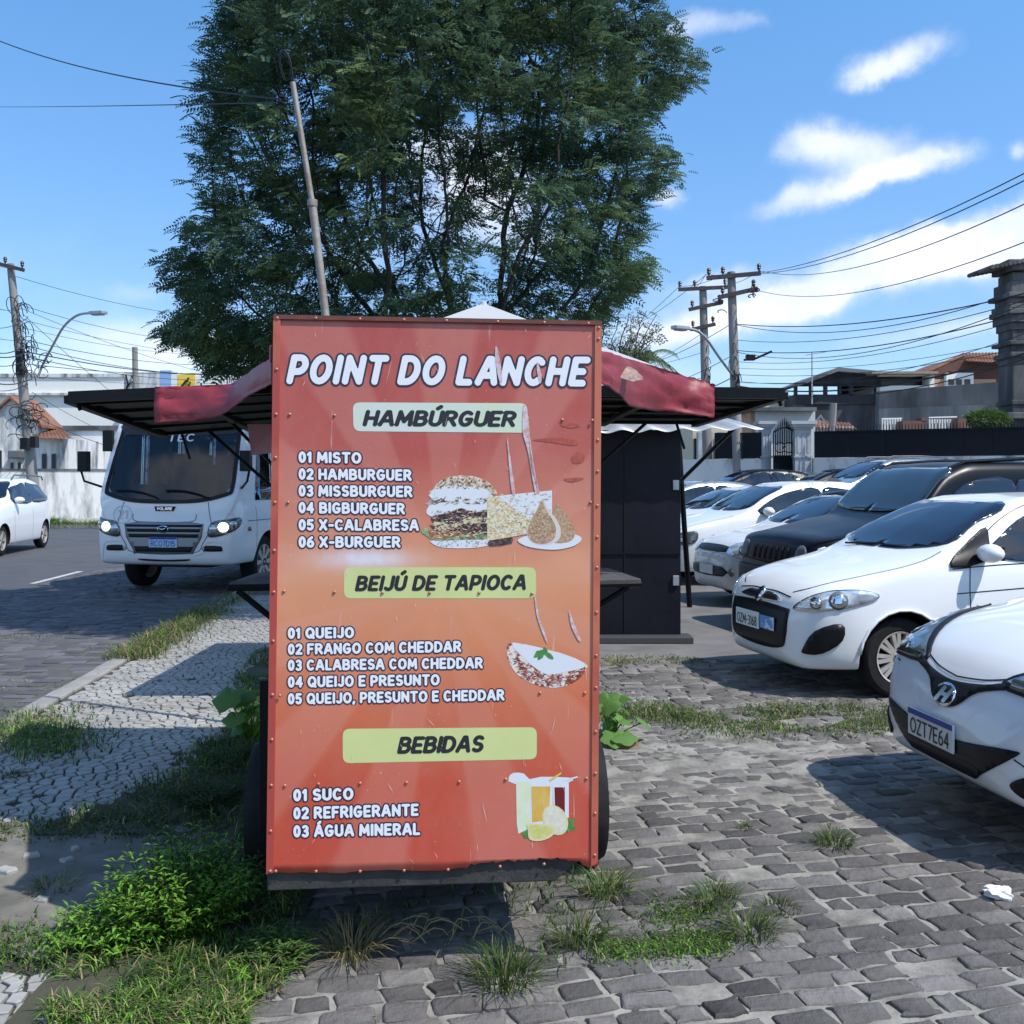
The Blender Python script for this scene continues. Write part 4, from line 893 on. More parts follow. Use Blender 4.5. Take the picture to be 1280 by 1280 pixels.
def mosaic():
    root = empty('stone_pavement'); tag(root, kind='structure')
    base = MB(); ys = list(np.linspace(2, 30, 80)); base.add([(KX(y)+.12, y, -.004) for y in ys]+[(-.95, y, -.004) for y in ys], [(i, 80+i, 81+i, i+1) for i in range(79)]); base.build('bedding', m_joint, root)
    def reg(x, y):
        if not in_view(x, y): return False
        if y < 3.4: return KX(y)+.2 < x < sidewalk_right(y)+.1*nz3(x, y, 5) and y > 2.2
        if y < 4.7+.12*nz3(x, 0, 3): return False
        return KX(y)+.17 < x < sidewalk_right(y)+.14*nz3(x, y, 3.2)
    st_ = []
    for x, y, p in voronoi(reg, -4.6, -1.2, 2.2, 14, .070, .013):
        if random.random() < .02: continue
        z = .010+.006*nz3(x, y, 1.5)+random.uniform(-.0025, .0025); n = len(p); tx, ty = random.uniform(-.03, .03), random.uniform(-.03, .03)
        v = []
        for sc, dz in ((1, -.014), (1, -.003), (.88, 0)):
            for a, b in p: X, Y = x+(a-x)*sc, y+(b-y)*sc; v.append((X, Y, z+dz+tx*(X-x)+ty*(Y-y)))
        f = [(i, (i+1) % n, n+(i+1) % n, n+i) for i in range(n)]+[(n+i, n+(i+1) % n, 2*n+(i+1) % n, 2*n+i) for i in range(n)]+[tuple(2*n+i for i in range(n))]
        st_.append(((1/y**3) if in_view(x, y, -5) else 0, v, f))
    emit_pieces(root, 'paving_stone', st_, [m_mosaic], smooth=False)
def patch_grid(name, x0, x1, y0, y1, st, inside, hf, m):
    nx, ny = int((x1-x0)/st), int((y1-y0)/st); vs = []; fs = []
    for j in range(ny+1):
        for i in range(nx+1): x, y = x0+i*st, y0+j*st; vs.append((x, y, hf(x, y)))
    for j in range(ny):
        for i in range(nx):
            if inside(x0+(i+.5)*st, y0+(j+.5)*st): fs.append((j*(nx+1)+i, j*(nx+1)+i+1, (j+1)*(nx+1)+i+1, (j+1)*(nx+1)+i))
    me = bpy.data.meshes.new(name); me.from_pydata(vs, [], fs); me.polygons.foreach_set('use_smooth', [True]*len(fs)); o = link(name, me, None, [m]); tag(o, kind='structure'); return o
def soil():
    patch_grid('cement_patch', -3.3, -.9, 3.1, 5.2, .025, lambda x, y: KX(y)+.15 < x < -1.15+.15*nz3(x, y, 3) and 3.42+.12*nz3(x, y, 3) < y < 4.72+.15*nz3(x, y, 2.5), lambda x, y: .012+.008*nz3(x, y, 4)+.008*nz3(x, y, 11), m_cem)
    patch_grid('soil_strip', -3.4, -.7, 2.0, 30, .06, lambda x, y: (sidewalk_right(y) if y > 4.6 else (-1.5 if y > 3.4 else -1.45))+.1*nz3(x, y, 3.2) < x < -.85+.25*nz3(x, y, 1.6)-(.04*(y-6) if y > 6 else 0), lambda x, y: .016+.012*nz3(x, y, 2)+.008*nz3(x, y, 9), m_soil)

# ------------------------------------------------------------------ grass and weeds
def gmat(name, col, tr=.25, isl=.3):
    m = mat(name, col, .6, island=isl, spec=.3); t = m.node_tree; p = t.nodes['Principled BSDF']
    d = t.nodes.new('ShaderNodeBsdfTranslucent'); d.inputs[0].default_value = (*[min(1, c*1.6) for c in col], 1); mx = t.nodes.new('ShaderNodeMixShader'); mx.inputs[0].default_value = tr
    t.links.new(p.outputs[0], mx.inputs[1]); t.links.new(d.outputs[0], mx.inputs[2]); t.links.new(mx.outputs[0], t.nodes['Material Output'].inputs[0]); return m
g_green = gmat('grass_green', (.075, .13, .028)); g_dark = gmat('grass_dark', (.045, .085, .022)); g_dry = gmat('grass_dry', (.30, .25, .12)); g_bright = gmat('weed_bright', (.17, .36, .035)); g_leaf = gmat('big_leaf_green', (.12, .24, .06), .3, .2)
GM = [g_green, g_dark, g_dry, g_bright]
def blade(mb, x, y, z, L, w, az, lean, m):
    c, s = math.cos(az), math.sin(az); ux, uy = -s*w/2, c*w/2; v = []
    for t in (0, .4, .75):
        r = lean*L*t*t; h = L*t*(1-.35*lean*t); k = 1-t*.55; v += [(x+c*r-ux*k, y+s*r-uy*k, z+h), (x+c*r+ux*k, y+s*r+uy*k, z+h)]
    r = lean*L; v.append((x+c*r, y+s*r, z+L*(1-.45*lean)))
    mb.add(v, [(0, 1, 3, 2), (2, 3, 5, 4), (4, 5, 6)], m)
def pickm(w): return random.choices(range(4), w)[0]
def tuft(x, y, r, n, L, w=(3, 2, 1.2, 0), z=0, lean=(.5, 1.5)):
    mb = MB()
    for i in range(n):
        a = random.uniform(0, 2*PI); q = r*math.sqrt(random.random()); blade(mb, q*.6*math.cos(a), q*.6*math.sin(a), 0, L*random.uniform(.5, 1.15), random.uniform(.003, .0055), a+random.uniform(-.7, .7), random.uniform(*lean), pickm(w))
    return mb
def build_grass():
    tufts = [(632, 1228, .15, 260, .13, 'bushy green grass tuft among the cobbles, nearest to the bottom edge', (3, 2, .6, 0)), (760, 1118, .14, 200, .12, 'grass tuft just right of the board\'s bottom corner', (3, 2, 1, 0)),
             (722, 1178, .13, 200, .11, 'grass tuft in the cart\'s shadow edge left of the mossy strip', (3, 2, .8, 0)), (940, 1168, .15, 200, .10, 'grass tuft at the right end of the mossy strip', (3, 2, 1, 0)),
             (893, 1128, .15, 180, .09, 'upper grass tuft between the mossy strip and the isolated far tuft', (3, 2, 1, 0)), (1043, 1056, .13, 160, .09, 'isolated grass tuft in front of the near white hatchback', (3, 2, 1, 0)),
             (975, 1138, .12, 90, .05, 'low flat grass tuft right of the mossy strip', (2, 3, 2, 0)), (440, 1195, .13, 140, .14, 'straw-coloured dry grass tuft at the left edge of the cobbles', (1, 1, 6, 0)),
             (64, 1115, .14, 110, .07, 'thin dry weed growing out of the cement patch', (1, 2, 3, 0)), (20, 972, .10, 110, .06, 'tiny dark tuft on the stone pavement at the left edge', (1, 4, 1, 0)),
             (1060, 885, .12, 70, .05, 'small tuft beside the shadow of the near hatchback', (2, 2, 1, 0)), (770, 830, .25, 160, .08, 'pale dry tuft at the asphalt edge by the black stall', (1, 1, 3, 0)), (930, 1035, .06, 50, .03, 'tiny flat tuft in the sandy middle of the lot', (2, 2, 2, 0))]
    for px, py, r, n, L, lb, w in tufts:
        p = G(px, py); o = tuft(p.x, p.y, r, n, L, w).build('grass_tuft', GM, fix=False); o.location = (p.x, p.y, 0); tag(o, lb, 'grass tuft', 'grass tufts growing between the stones')
    # uncountable grass: one object per stretch
    def stretch(name, n, gen, L, w, z=0, lean=(.4, 1.5)):
        mb = MB()
        for i in range(n):
            g = gen()
            if g is None: continue
            x, y, k = g; k2 = max(.35, k); blade(mb, x, y, z, L*random.uniform(.4, 1.1)*k2, random.uniform(.003, .006)*(1+y*.09), random.uniform(0, 2*PI), random.uniform(*lean), pickm(w))
        o = mb.build(name, GM, fix=False); tag(o, kind='stuff'); return o
    def dark_zone():
        y = random.uniform(3.35, 9.5) if random.random() < .85 else random.uniform(2.9, 4.2); lo = sidewalk_right(y)-.08 if y > 4.7 else -1.22-.25*nz3(0, y, 2.5)
        x = random.uniform(lo, -.80); d = nz3(x, y, 2.6, 4)
        if d < -.28: return None
        return x, y, .65+.9*max(0, d)
    stretch('strip_grass', 15000, dark_zone, .12, (4, 4, 1, .6), .012)
    def dark_edge():
        x = random.uniform(-2.6, -1.3); y = 4.66+random.gauss(0, .10)+.12*nz3(x, 0, 3); return x, y, .5
    stretch('edge_grass', 1600, dark_edge, .07, (2, 5, 1, 0), .012)
    def near_left():
        p = G(random.uniform(60, 380), random.triangular(1185, 1320, 1300)); d = nz3(p.x, p.y, 5, 8)
        if d < -.02 or p.x > -.72: return None
        return p.x, p.y, .6+.8*max(0, d)
    stretch('near_grass', 4200, near_left, .10, (4, 1.2, 2.2, 1.6), .012)
    def left_low():
        p = G(random.uniform(-20, 260), random.gauss(1190, 15)); return p.x, p.y, .6
    stretch('near_grass', 1800, left_low, .07, (4, 1, 1.5, 2), .012)
    def kerb_grass():
        y = random.triangular(5.4, 15, 9.5); x = KX(y)+random.gauss(.12, .13); d = nz3(x*.4, y, 1.3, 2)
        if d < -.12 and y < 9: return None
        if x < KX(y)-.1: x = KX(y)+.1
        return x, y, .5+1.0*max(0, d)+(.5 if 8.5 < y < 12 else 0)
    stretch('kerb_grass', 5200, kerb_grass, .15, (3, 1, 2.6, .4), .008)
    def clump():
        p = G(random.gauss(48, 34), random.gauss(925, 13)); return p.x, p.y, 1
    stretch('kerb_grass', 2200, clump, .085, (4, 1.5, 1.4, .6), .008)
    def bay_grass():
        y = random.uniform(5.5, 12); x = random.uniform(-6.5, -3.6); 
        if nz3(x*.5, y*1.6, 1.4, 6) < .12+.03*(y-6): return None
        return x, y, .5
    stretch('bay_weeds', 8000, bay_grass, .045, (2, 4, 1.5, 0), -.128)
    def lot_edge():
        x = random.uniform(.55, 3.2); y = 6.95+.10*(x-1)*-1+random.gauss(0, .24)+.3*nz3(x, 0, 1.1); d = nz3(x, y, 2.4, 1)
        if d < -.22: return None
        return x, y, .5+1.0*max(0, d)
    stretch('lot_grass', 9500, lot_edge, .065, (4, 2.5, 1.6, .3), -.002)
    def lot_edge2():
        x = random.uniform(.2, 1.9); y = 9.1+random.gauss(0, .14); return (x, y, .5) if nz3(x, y, 2.2, 7) > -.1 else None
    stretch('lot_grass', 1500, lot_edge2, .06, (2, 3, 2, 0), -.002)
    def moss():
        t = random.random(); px = 745+t*165+random.gauss(0, 6); py = 1190-12*t+random.gauss(0, 9); p = G(px, py); return p.x, p.y, .45
    stretch('moss_grass', 2600, moss, .05, (5, 2, .6, 2), 0)
    def moss2():
        p = G(random.gauss(850, 24), random.gauss(1142, 11)); return p.x, p.y, .45
    stretch('moss_grass', 900, moss2, .05, (5, 2, .6, 1), 0)
    def under():
        x = random.uniform(-.95, .35); y = random.uniform(3.35, 4.3); return (x, y, .9) if nz3(x, y, 4) > .0 else None
    stretch('shade_grass', 900, under, .10, (3, 4, 1, 0), 0)
    def far_strip():
        x = random.uniform(-19.5, -13); y = 37.1+random.gauss(0, .35); return x, y, 1.0+nz3(x, y, .8)
    stretch('roadside_grass', 3500, far_strip, .35, (3, 4, 1, 1), .0)
    weeds()
def leafquad(mb, p, d, L, w, m=0, droop=.3):
    d = Vector(d).normalized(); s = d.cross(Vector((0, 0, 1)))
    s = s.normalized() if s.length > .01 else Vector((1, 0, 0)); n = s.cross(d)
    a = p; b = p+d*L*.45+s*w/2+n*.02*L; c = p+d*L-Vector((0, 0, droop*L)); e = p+d*L*.45-s*w/2+n*.02*L; mid = p+d*L*.5-n*.05*L
    mb.add([a, b, c, e, mid], [(0, 1, 4), (1, 2, 4), (2, 3, 4), (3, 0, 4)], m)
def bush_weed(px, py, rad, h, n, label, mats, cat='weed', leaf=(.022, .05), name='weed', z=.01):
    p0 = G(px, py); root = empty(name, (p0.x, p0.y, z), 0, label, cat); st = MB(); lf = MB()
    for i in range(n):
        a = random.uniform(0, 2*PI); q = rad*math.sqrt(random.random()); b = Vector((q*math.cos(a)*.6, q*math.sin(a)*.6, 0)); H = h*random.uniform(.5, 1.1)*(1-.45*(q/rad)**2)
        out = Vector((math.cos(a), math.sin(a), 0))*q*.8; pts = [b+out*t*t*.7+Vector((0, 0, H*t)) for t in (0, .35, .7, 1)]
        st.tube(pts, [.0028, .0024, .002, .001], 3, cap=False)
        for k in range(9):
            t = .2+.8*k/8; p = b+out*t*t*.7+Vector((0, 0, H*t)); aa = random.uniform(0, 2*PI)
            for o in (0, PI): leafquad(lf, p, (math.cos(aa+o), math.sin(aa+o), random.uniform(.1, .8)), random.uniform(*leaf), random.uniform(.3, .42)*leaf[1]*.6, random.choice((0, 0, 1)), random.uniform(.1, .5))
    st.build('stem', g_dark, root, fix=False); o = lf.build('foliage', mats, root, fix=False); tag(o, kind='stuff')
    return root
def big_leaf(R):
    """lobed broad leaf (gourd-like)"""
    mb = MB(); n = 20; pts = []
    for i in range(n):
        a = -PI+2*PI*i/n; r = R*(.72+.20*abs(math.cos(2.5*a))+.06*math.cos(9*a))*(1-.45*math.exp(-((abs(a)-PI)/.35)**2)); pts.append((r*math.cos(a), r*math.sin(a)))
    v = [(-R*.1, 0, 0)]; 
    for k in (.5, 1):
        for i, (x, y) in enumerate(pts): v.append((x*k, y*k, .10*R*math.cos(i*PI*.5*2)*k*.4-.22*R*k*k+.08*abs(y)*k))
    f = [(0, 1+i, 1+(i+1) % n) for i in range(n)]+[(1+i, 1+n+i, 1+n+(i+1) % n, 1+(i+1) % n) for i in range(n)]
    mb.add(v, f); return mb
LEAVES = []
def gourd(px, py, items, label, z=0, Y=None):
    p0 = G(px, py); root = empty('broadleaf_plant', (p0.x, p0.y, z), 0, label, 'plant')
    if not LEAVES:
        for R in (.07, .09, .06):
            q = big_leaf(R); me = bpy.data.meshes.new('leaf'); me.from_pydata(q.v, [], q.f); me.materials.append(g_leaf); me.polygons.foreach_set('use_smooth', [True]*len(q.f)); LEAVES.append(me)
    st = MB()
    for (x, y, h, s, az, tilt) in items:
        st.tube([(0, 0, 0), (x*.5, y*.5, h*.6), (x, y, h)], [.007, .005, .004], 5, cap=False)
        o = link('leaf', random.choice(LEAVES), root); o.location = (x, y, h); o.rotation_euler = (Matrix.Rotation(az, 4, 'Z') @ Matrix.Rotation(tilt, 4, 'Y')).to_euler(); o.scale = (s, s, s)
    st.build('stem', g_bright, root)
def weeds():
    bush_weed(225, 1168, .24, .33, 300, 'bright green leafy weed bush in full sun at the lower left of the cart', [g_bright, g_green])
    bush_weed(150, 1178, .22, .13, 130, 'lower spreading part of green weeds on the cement patch, left of the bright bush', [g_bright, g_green])
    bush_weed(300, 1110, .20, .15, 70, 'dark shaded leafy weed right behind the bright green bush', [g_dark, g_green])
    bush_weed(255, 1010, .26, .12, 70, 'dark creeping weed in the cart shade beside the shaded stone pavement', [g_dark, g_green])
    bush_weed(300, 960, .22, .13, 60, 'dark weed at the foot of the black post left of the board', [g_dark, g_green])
    bush_weed(345, 1205, .12, .10, 60, 'small sparse weed under the near left corner of the cart', [g_green, g_dark])
    r = random.Random(3); it = []
    for k in range(20):
        a = r.uniform(0, 2*PI); q = r.uniform(.03, .24); it.append((q*math.cos(a), q*math.sin(a)*.8, r.uniform(.10, .36), r.uniform(.8, 1.25), a, r.uniform(.2, 1.0)))
    gourd(312, 930, it, 'broad-leaved plant in the sun left of the red board')
    r = random.Random(5); it = []
    for k in range(18):
        a = r.uniform(0, 2*PI); q = r.uniform(.03, .22); it.append((q*math.cos(a), q*math.sin(a)*.8, r.uniform(.06, .26), r.uniform(.8, 1.15), a, r.uniform(.2, 1.0)))
    gourd(765, 925, it, 'broad-leaved plant peeking out at the right of the red board')
    b = MB()      # twiggy dead stems
    for k in range(16):
        p = G(560+random.uniform(-70, 80), 1165+random.uniform(-8, 10)); d = random.uniform(0, 2*PI); pts = [p]
        for i in range(4): d += random.uniform(-1, 1); pts.append(pts[-1]+Vector((math.cos(d)*.04, math.sin(d)*.03, .022*(1.6-i))))
        b.tube(pts, .0022, 4)
    tag(b.build('dead_twigs', g_dry), kind='stuff')
    # crumpled paper and chips
    p = G(1250, 1122); bm = bmesh.new(); bmesh.ops.create_icosphere(bm, subdivisions=3, radius=.042)
    for v in bm.verts:
        n_ = noise.noise(v.co*38)*.026+noise.noise(v.co*90)*.012; v.co += v.normal*n_; v.co.z = v.co.z*.55+.02; v.co.x *= 1.2
    me = bpy.data.meshes.new('crumpled_paper'); bm.to_mesh(me); bm.free(); o = link('crumpled_paper', me, None, [mat('paper', (.75, .75, .74), .8)]); o.location = p; tag(o, 'crumpled white paper lying on the cobbles near the right edge', 'paper')
    for i, (px, py, s, lb) in enumerate([(8, 1093, .05, 'white stone flake at the left edge of the cement patch'), (40, 1074, .04, 'white stone flake at the shade line, second from the left'), (94, 1066, .03, 'small pale flake at the top of the cement patch'), (84, 1080, .035, 'angular pale flake below the topmost one'), (54, 1130, .035, 'rounded pale flake on the sunny cement beside the dry weed')]):
        p = G(px, py); v, f = stone_verts(0, 0, s*1.4, s, random.uniform(0, 3), .022, 0, .006); q = MB(); q.add(v, f); o = q.build('stone_flake', m_mosaic); o.location = (p.x, p.y, .004); tag(o, lb, 'stone flake', 'loose flakes on the cement patch')
    p = G(780, 932); v, f = stone_verts(0, 0, .15, .07, .2, .03, 0, .01); q = MB(); q.add(v, f); o = q.build('brick_fragment', mat('brick_red', (.30, .12, .07), .9, var=.2, bump=.4)); o.location = (p.x, p.y, 0); tag(o, 'flat red brick fragment by the broad-leaved plant right of the board', 'brick')
# ------------------------------------------------------------------ the food cart
BL = Vector((-.783, 3.264, .345)); BR = Vector((.280, 3.351, .338)); TL = at(342, 394, 3.264); TR = at(752, 402, 3.351)
eU = (BR-BL).normalized(); nB = eU.cross((TL-BL).normalized()).normalized()
if nB.y > 0: nB = -nB
eV = nB.cross(eU); eV = eV if eV.z > 0 else -eV
def B(px, py, off=0):
    d = Vector(((px-640)/1280, 1, (600-py)/1280)); o = Vector((0, 0, EYE)); t = (BL-o).dot(nB)/d.dot(nB); return o+d*t+nB*off
AX = Vector((-.085, 1, 0)).normalized()           # the cart's length runs away from the board
AU = Vector((AX.y, -AX.x, 0))
def C(u, v, z): return Vector((BL.x, BL.y, 0))+AU*u+AX*v+Vector((0, 0, z))     # cart coordinates: across, along, up
m_cartred = mat('faded_red_panel', (.30, .05, .045), .5, var=.12, vscale=7)
def board_material():
    m = bpy.data.materials.new('printed_menu'); m.use_nodes = True; t = m.node_tree; p = t.nodes['Principled BSDF']; L = t.links.new
    uv = t.nodes.new('ShaderNodeUVMap'); sp = t.nodes.new('ShaderNodeSeparateXYZ'); L(uv.outputs[0], sp.inputs[0])
    n = N(t, 'ShaderNodeTexNoise', i_Scale=3.0, i_Detail=4.0); L(uv.outputs[0], n.inputs['Vector'])
    y = M_(t, 'ADD', sp.outputs[1], M_(t, 'MULTIPLY', M_(t, 'SUBTRACT', n.outputs[0], .5), .10))
    r = t.nodes.new('ShaderNodeValToRGB'); L(y, r.inputs[0]); e = r.color_ramp.elements
    e[0].position = 0; e[0].color = (.52, .070, .042, 1); e[1].position = 1; e[1].color = (.42, .066, .055, 1)
    for pos, c in ((.16, (.54, .085, .045)), (.30, (.60, .15, .07)), (.42, (.66, .24, .115)), (.54, (.70, .31, .16)), (.64, (.60, .205, .13)), (.76, (.46, .088, .07))): q = e.new(pos); q.color = (*c, 1)
    # sunburst rays from the middle of the sheet
    dx = M_(t, 'SUBTRACT', sp.outputs[0], .52); dy = M_(t, 'MULTIPLY', M_(t, 'SUBTRACT', sp.outputs[1], .52), 1.68)
    an = M_(t, 'ARCTAN2', dy, dx); ray = M_(t, 'MULTIPLY', M_(t, 'ADD', M_(t, 'MULTIPLY', M_(t, 'SINE', M_(t, 'MULTIPLY', an, 13)), 2.5, clamp=False), .5), 1, clamp=True)
    rad = M_(t, 'SQRT', M_(t, 'ADD', M_(t, 'MULTIPLY', dx, dx), M_(t, 'MULTIPLY', dy, dy)))
    rm = t.nodes.new('ShaderNodeMix'); rm.data_type = 'RGBA'; L(M_(t, 'MULTIPLY', M_(t, 'MULTIPLY', ray, .20), M_(t, 'MULTIPLY', rad, 2.2, clamp=True)), rm.inputs[0]); L(r.outputs[0], rm.inputs[6]); rm.inputs[7].default_value = (.70, .36, .28, 1)
    # washed out patches
    n2 = N(t, 'ShaderNodeTexNoise', i_Scale=2.2, i_Detail=6.0, i_Roughness=.7); L(uv.outputs[0], n2.inputs['Vector'])
    w = t.nodes.new('ShaderNodeMix'); w.data_type = 'RGBA'; L(M_(t, 'MULTIPLY', M_(t, 'SUBTRACT', n2.outputs[0], .42, clamp=True), 1.1, clamp=True), w.inputs[0]); L(rm.outputs[2], w.inputs[6]); w.inputs[7].default_value = (.62, .26, .20, 1)
    # rubbed-through spot under the first list
    sx = M_(t, 'DIVIDE', M_(t, 'SUBTRACT', sp.outputs[0], .285), .15); sy = M_(t, 'DIVIDE', M_(t, 'SUBTRACT', sp.outputs[1], .563), .02)
    g = M_(t, 'POWER', math.e, M_(t, 'MULTIPLY', M_(t, 'ADD', M_(t, 'MULTIPLY', sx, sx), M_(t, 'MULTIPLY', sy, sy)), -1.3)); n4 = N(t, 'ShaderNodeTexNoise', i_Scale=24.0, i_Detail=5.0); L(uv.outputs[0], n4.inputs['Vector'])
    w2 = t.nodes.new('ShaderNodeMix'); w2.data_type = 'RGBA'; L(M_(t, 'MULTIPLY', g, M_(t, 'ADD', n4.outputs[0], .45), clamp=True), w2.inputs[0]); L(w.outputs[2], w2.inputs[6]); w2.inputs[7].default_value = (.72, .68, .74, 1)
    # fine vertical scratches and speckle
    mp = t.nodes.new('ShaderNodeMapping'); mp.inputs['Scale'].default_value = (1, .09, 1); mp.inputs['Rotation'].default_value = (0, 0, .12); L(uv.outputs[0], mp.inputs[0])
    n3 = N(t, 'ShaderNodeTexNoise', i_Scale=70.0, i_Detail=3.0); L(mp.outputs[0], n3.inputs['Vector']); n5 = N(t, 'ShaderNodeTexNoise', i_Scale=150.0, i_Detail=2.0); L(uv.outputs[0], n5.inputs['Vector'])
    sc = M_(t, 'MULTIPLY', M_(t, 'ADD', M_(t, 'MULTIPLY', M_(t, 'SUBTRACT', n3.outputs[0], .69, clamp=True), 6, clamp=True), M_(t, 'MULTIPLY', M_(t, 'SUBTRACT', n5.outputs[0], .70, clamp=True), 7, clamp=True)), .8, clamp=True)
    w3 = t.nodes.new('ShaderNodeMix'); w3.data_type = 'RGBA'; L(sc, w3.inputs[0]); L(w2.outputs[2], w3.inputs[6]); w3.inputs[7].default_value = (.75, .66, .62, 1)
    L(w3.outputs[2], p.inputs['Base Color']); p.inputs['Roughness'].default_value = .42
    wv = N(t, 'ShaderNodeTexNoise', i_Scale=4.0, i_Detail=2.0); L(uv.outputs[0], wv.inputs['Vector']); b = t.nodes.new('ShaderNodeBump'); b.inputs['Strength'].default_value = .25; b.inputs['Distance'].default_value = .02; L(wv.outputs[0], b.inputs['Height']); L(b.outputs[0], p.inputs['Normal'])
    return m
def flat(name, pts, m, parent, off, smooth=4, thick=0):
    q = smoothpoly([(x, y, 0) for x, y in pts], smooth) if smooth > 1 else [Vector((x, y, 0)) for x, y in pts]
    mb = MB(); a = [B(p.x, p.y, off) for p in q]
    if thick: mb.prism([B(p.x, p.y, off-thick) for p in q], nB*thick)
    else: mb.add(a, [tuple(range(len(a)))])
    o = mb.build(name, m, parent, fix=bool(thick))
    if not thick:
        bm = bmesh.new(); bm.from_mesh(o.data); bmesh.ops.triangulate(bm, faces=bm.faces); bm.normal_update()
        for f in bm.faces:
            if f.normal.dot(nB) < 0: f.normal_flip()
        bm.to_mesh(o.data); bm.free()
    return o
def rrect(x0, y0, x1, y1, x2, y2, x3, y3, r=9):
    """rounded quad: corners given clockwise from top left"""
    c = [Vector(p) for p in ((x0, y0), (x1, y1), (x2, y2), (x3, y3))]; o = []
    for i in range(4):
        p, a, b = c[i], (c[i-1]-c[i]).normalized(), (c[(i+1) % 4]-c[i]).normalized()
        for k in range(6): t = k/5; s = (1-t)**2, t**2; q = p+a*r*s[0]+b*r*s[1]; o.append((q.x, q.y))
    return o
def line(txt, x0, x1, y0, y1, h, mats, parent, r=.13, ro=.2, **kw):
    """letters on the board: baseline from (x0, y0) to (x1, y1), capital height h, in picture pixels"""
    def fn(a, b, off): return B(x0+(x1-x0)*a, y0+(y1-y0)*a-b*h, .0006+off)
    text(txt, fn, mats, parent, r=r, ro=ro, **kw)
def build_cart():
    root = empty('food_cart', C(.53, 1.3, 0), 0, 'red snack cart with a tall printed menu board and black flaps raised on both sides', 'food cart')
    inv = Matrix.Translation(-root.location)
    def P(name, mb, m, parent=root, **k):
        o = mb.build(name, m, parent, **k)
        if parent == root: o.matrix_parent_inverse = inv
        return o
    # --- menu board: a sheet with a torn lower edge
    xs = 90; ys = 60; mb = MB(); uvs = []
    def lerp(a, b, t): return a+(b-a)*t
    for j in range(ys+1):
        v = j/ys
        for i in range(xs+1):
            u = i/xs; p = lerp(lerp(BL, BR, u), lerp(TL, TR, u), v)
            if j == 0: p = p+eV*(.003*math.sin(u*23)+.005*noise.noise(Vector((u*20, 0, 0)))+((.010+.016*max(0, math.sin((u-.60)/.38*PI))+.010*noise.noise(Vector((u*60, 2, 0)))) if .60 < u < .955 else 0))
            w = 0
            mb.v.append(tuple(p+nB*w)); uvs.append((u, v))
    for j in range(ys):
        for i in range(xs): a = j*(xs+1)+i; mb.f.append((a, a+1, a+xs+2, a+xs+1)); mb.mi.append(0)
    me = bpy.data.meshes.new('menu_board'); me.from_pydata(mb.v, [], mb.f); uvl = me.uv_layers.new(name='UVMap'); me.polygons.foreach_set('use_smooth', [True]*len(me.polygons))
    for lp in me.loops: uvl.data[lp.index].uv = uvs[lp.vertex_index]
    bd = link('menu_board', me, root, [board_material()]); bd.matrix_parent_inverse = inv; sm = bd.modifiers.new('s', 'SOLIDIFY'); sm.thickness = .008; sm.offset = -1
    bd['label'] = 'tall red and orange printed menu board'
    bd_inv = inv
    kids0 = set(COL.objects)
    # angle trim along left, right and top, with rivets
    red2 = mat('trim_red', (.40, .062, .048), .45, col2=(.52, .15, .085), vscale=1.3, thresh=(.45, .6))
    flat('edge_trim', [(342, 394), (351, 394.5), (342, 1090), (333, 1092)], red2, bd, .006, 1, .012)
    flat('edge_trim', [(743.5, 402), (752, 402), (747, 1078), (738.5, 1082)], red2, bd, .006, 1, .012)
    flat('edge_trim', [(342, 393.5), (752, 401.5), (752, 406.5), (342, 399)], mat('trim_brown', (.20, .05, .035), .6, col2=(.10, .04, .03), vscale=20), bd, .008, 1, .012)
    rv = MB(); rv.lathe([(.0055, 0), (.005, .002), (.003, .0035), (0, .004)], 8); me = bpy.data.meshes.new('rivet'); me.from_pydata(rv.v, [], rv.f); me.polygons.foreach_set('use_smooth', [True]*len(rv.f)); me.materials.append(mat('rivet_metal', (.50, .20, .14), .35, .3))
    rq = nB.to_track_quat('Z', 'Y')
    rp = [(347-.0129*(y-394), y) for y in (398, 462, 518, 572, 628, 688, 740, 801, 868, 924, 981, 1038, 1088)]+[(748-.0074*(y-402), y) for y in (410, 424, 550, 589, 632, 671, 709, 765, 819, 859, 914, 966, 1016, 1068)]
    rp += [(x, 397+.0195*(x-342)) for x in (395, 450, 505, 558, 622, 680, 735)]+[(x, 518+.02*(x-360)) for x in (362, 418, 703, 740)]+[(x, 628+.0*(x-360)) for x in (360, 738)]
    rp += [(355, 739), (418, 740), (478, 741), (537, 741), (599, 741), (665, 742), (350, 869), (675, 866), (731, 866), (356, 982), (398, 980), (450, 979), (508, 978), (574, 977), (632, 974), (733, 973), (345, 1088), (395, 1089), (450, 1089), (505, 1088), (560, 1087), (625, 1083), (680, 1080)]
    for x, y in rp:
        o = link('rivet', me, bd); o.location = B(x, y, .0062 if (x < 352 or x > 738 or y < 420) else .001); o.rotation_euler = rq.to_euler()
    # --- yellow-green caption boxes
    lime = mat('lime_print', (.60, .64, .27), .5, var=.06, vscale=4); pale = mat('faded_lime_print', (.60, .70, .46), .5, col2=(.62, .68, .66), vscale=6)
    flat('caption_box', rrect(441, 503, 659, 504, 660, 541, 442, 539), pale, bd, .0004, 1)
    flat('caption_box', rrect(430, 709, 670, 709, 670, 748, 430, 748), lime, bd, .0004, 1); flat('caption_box', rrect(428.5, 911, 671, 909, 671, 949, 428.5, 954), lime, bd, .0004, 1)
    wn = [m_white_print, m_navy_print]; bk = [m_black_print, m_black_print]
    line('POINT DO LANCHE', 362, 728, 476, 479, 29, wn, bd, r=.145, ro=.225, shear=.22, space=.40, word=.46)
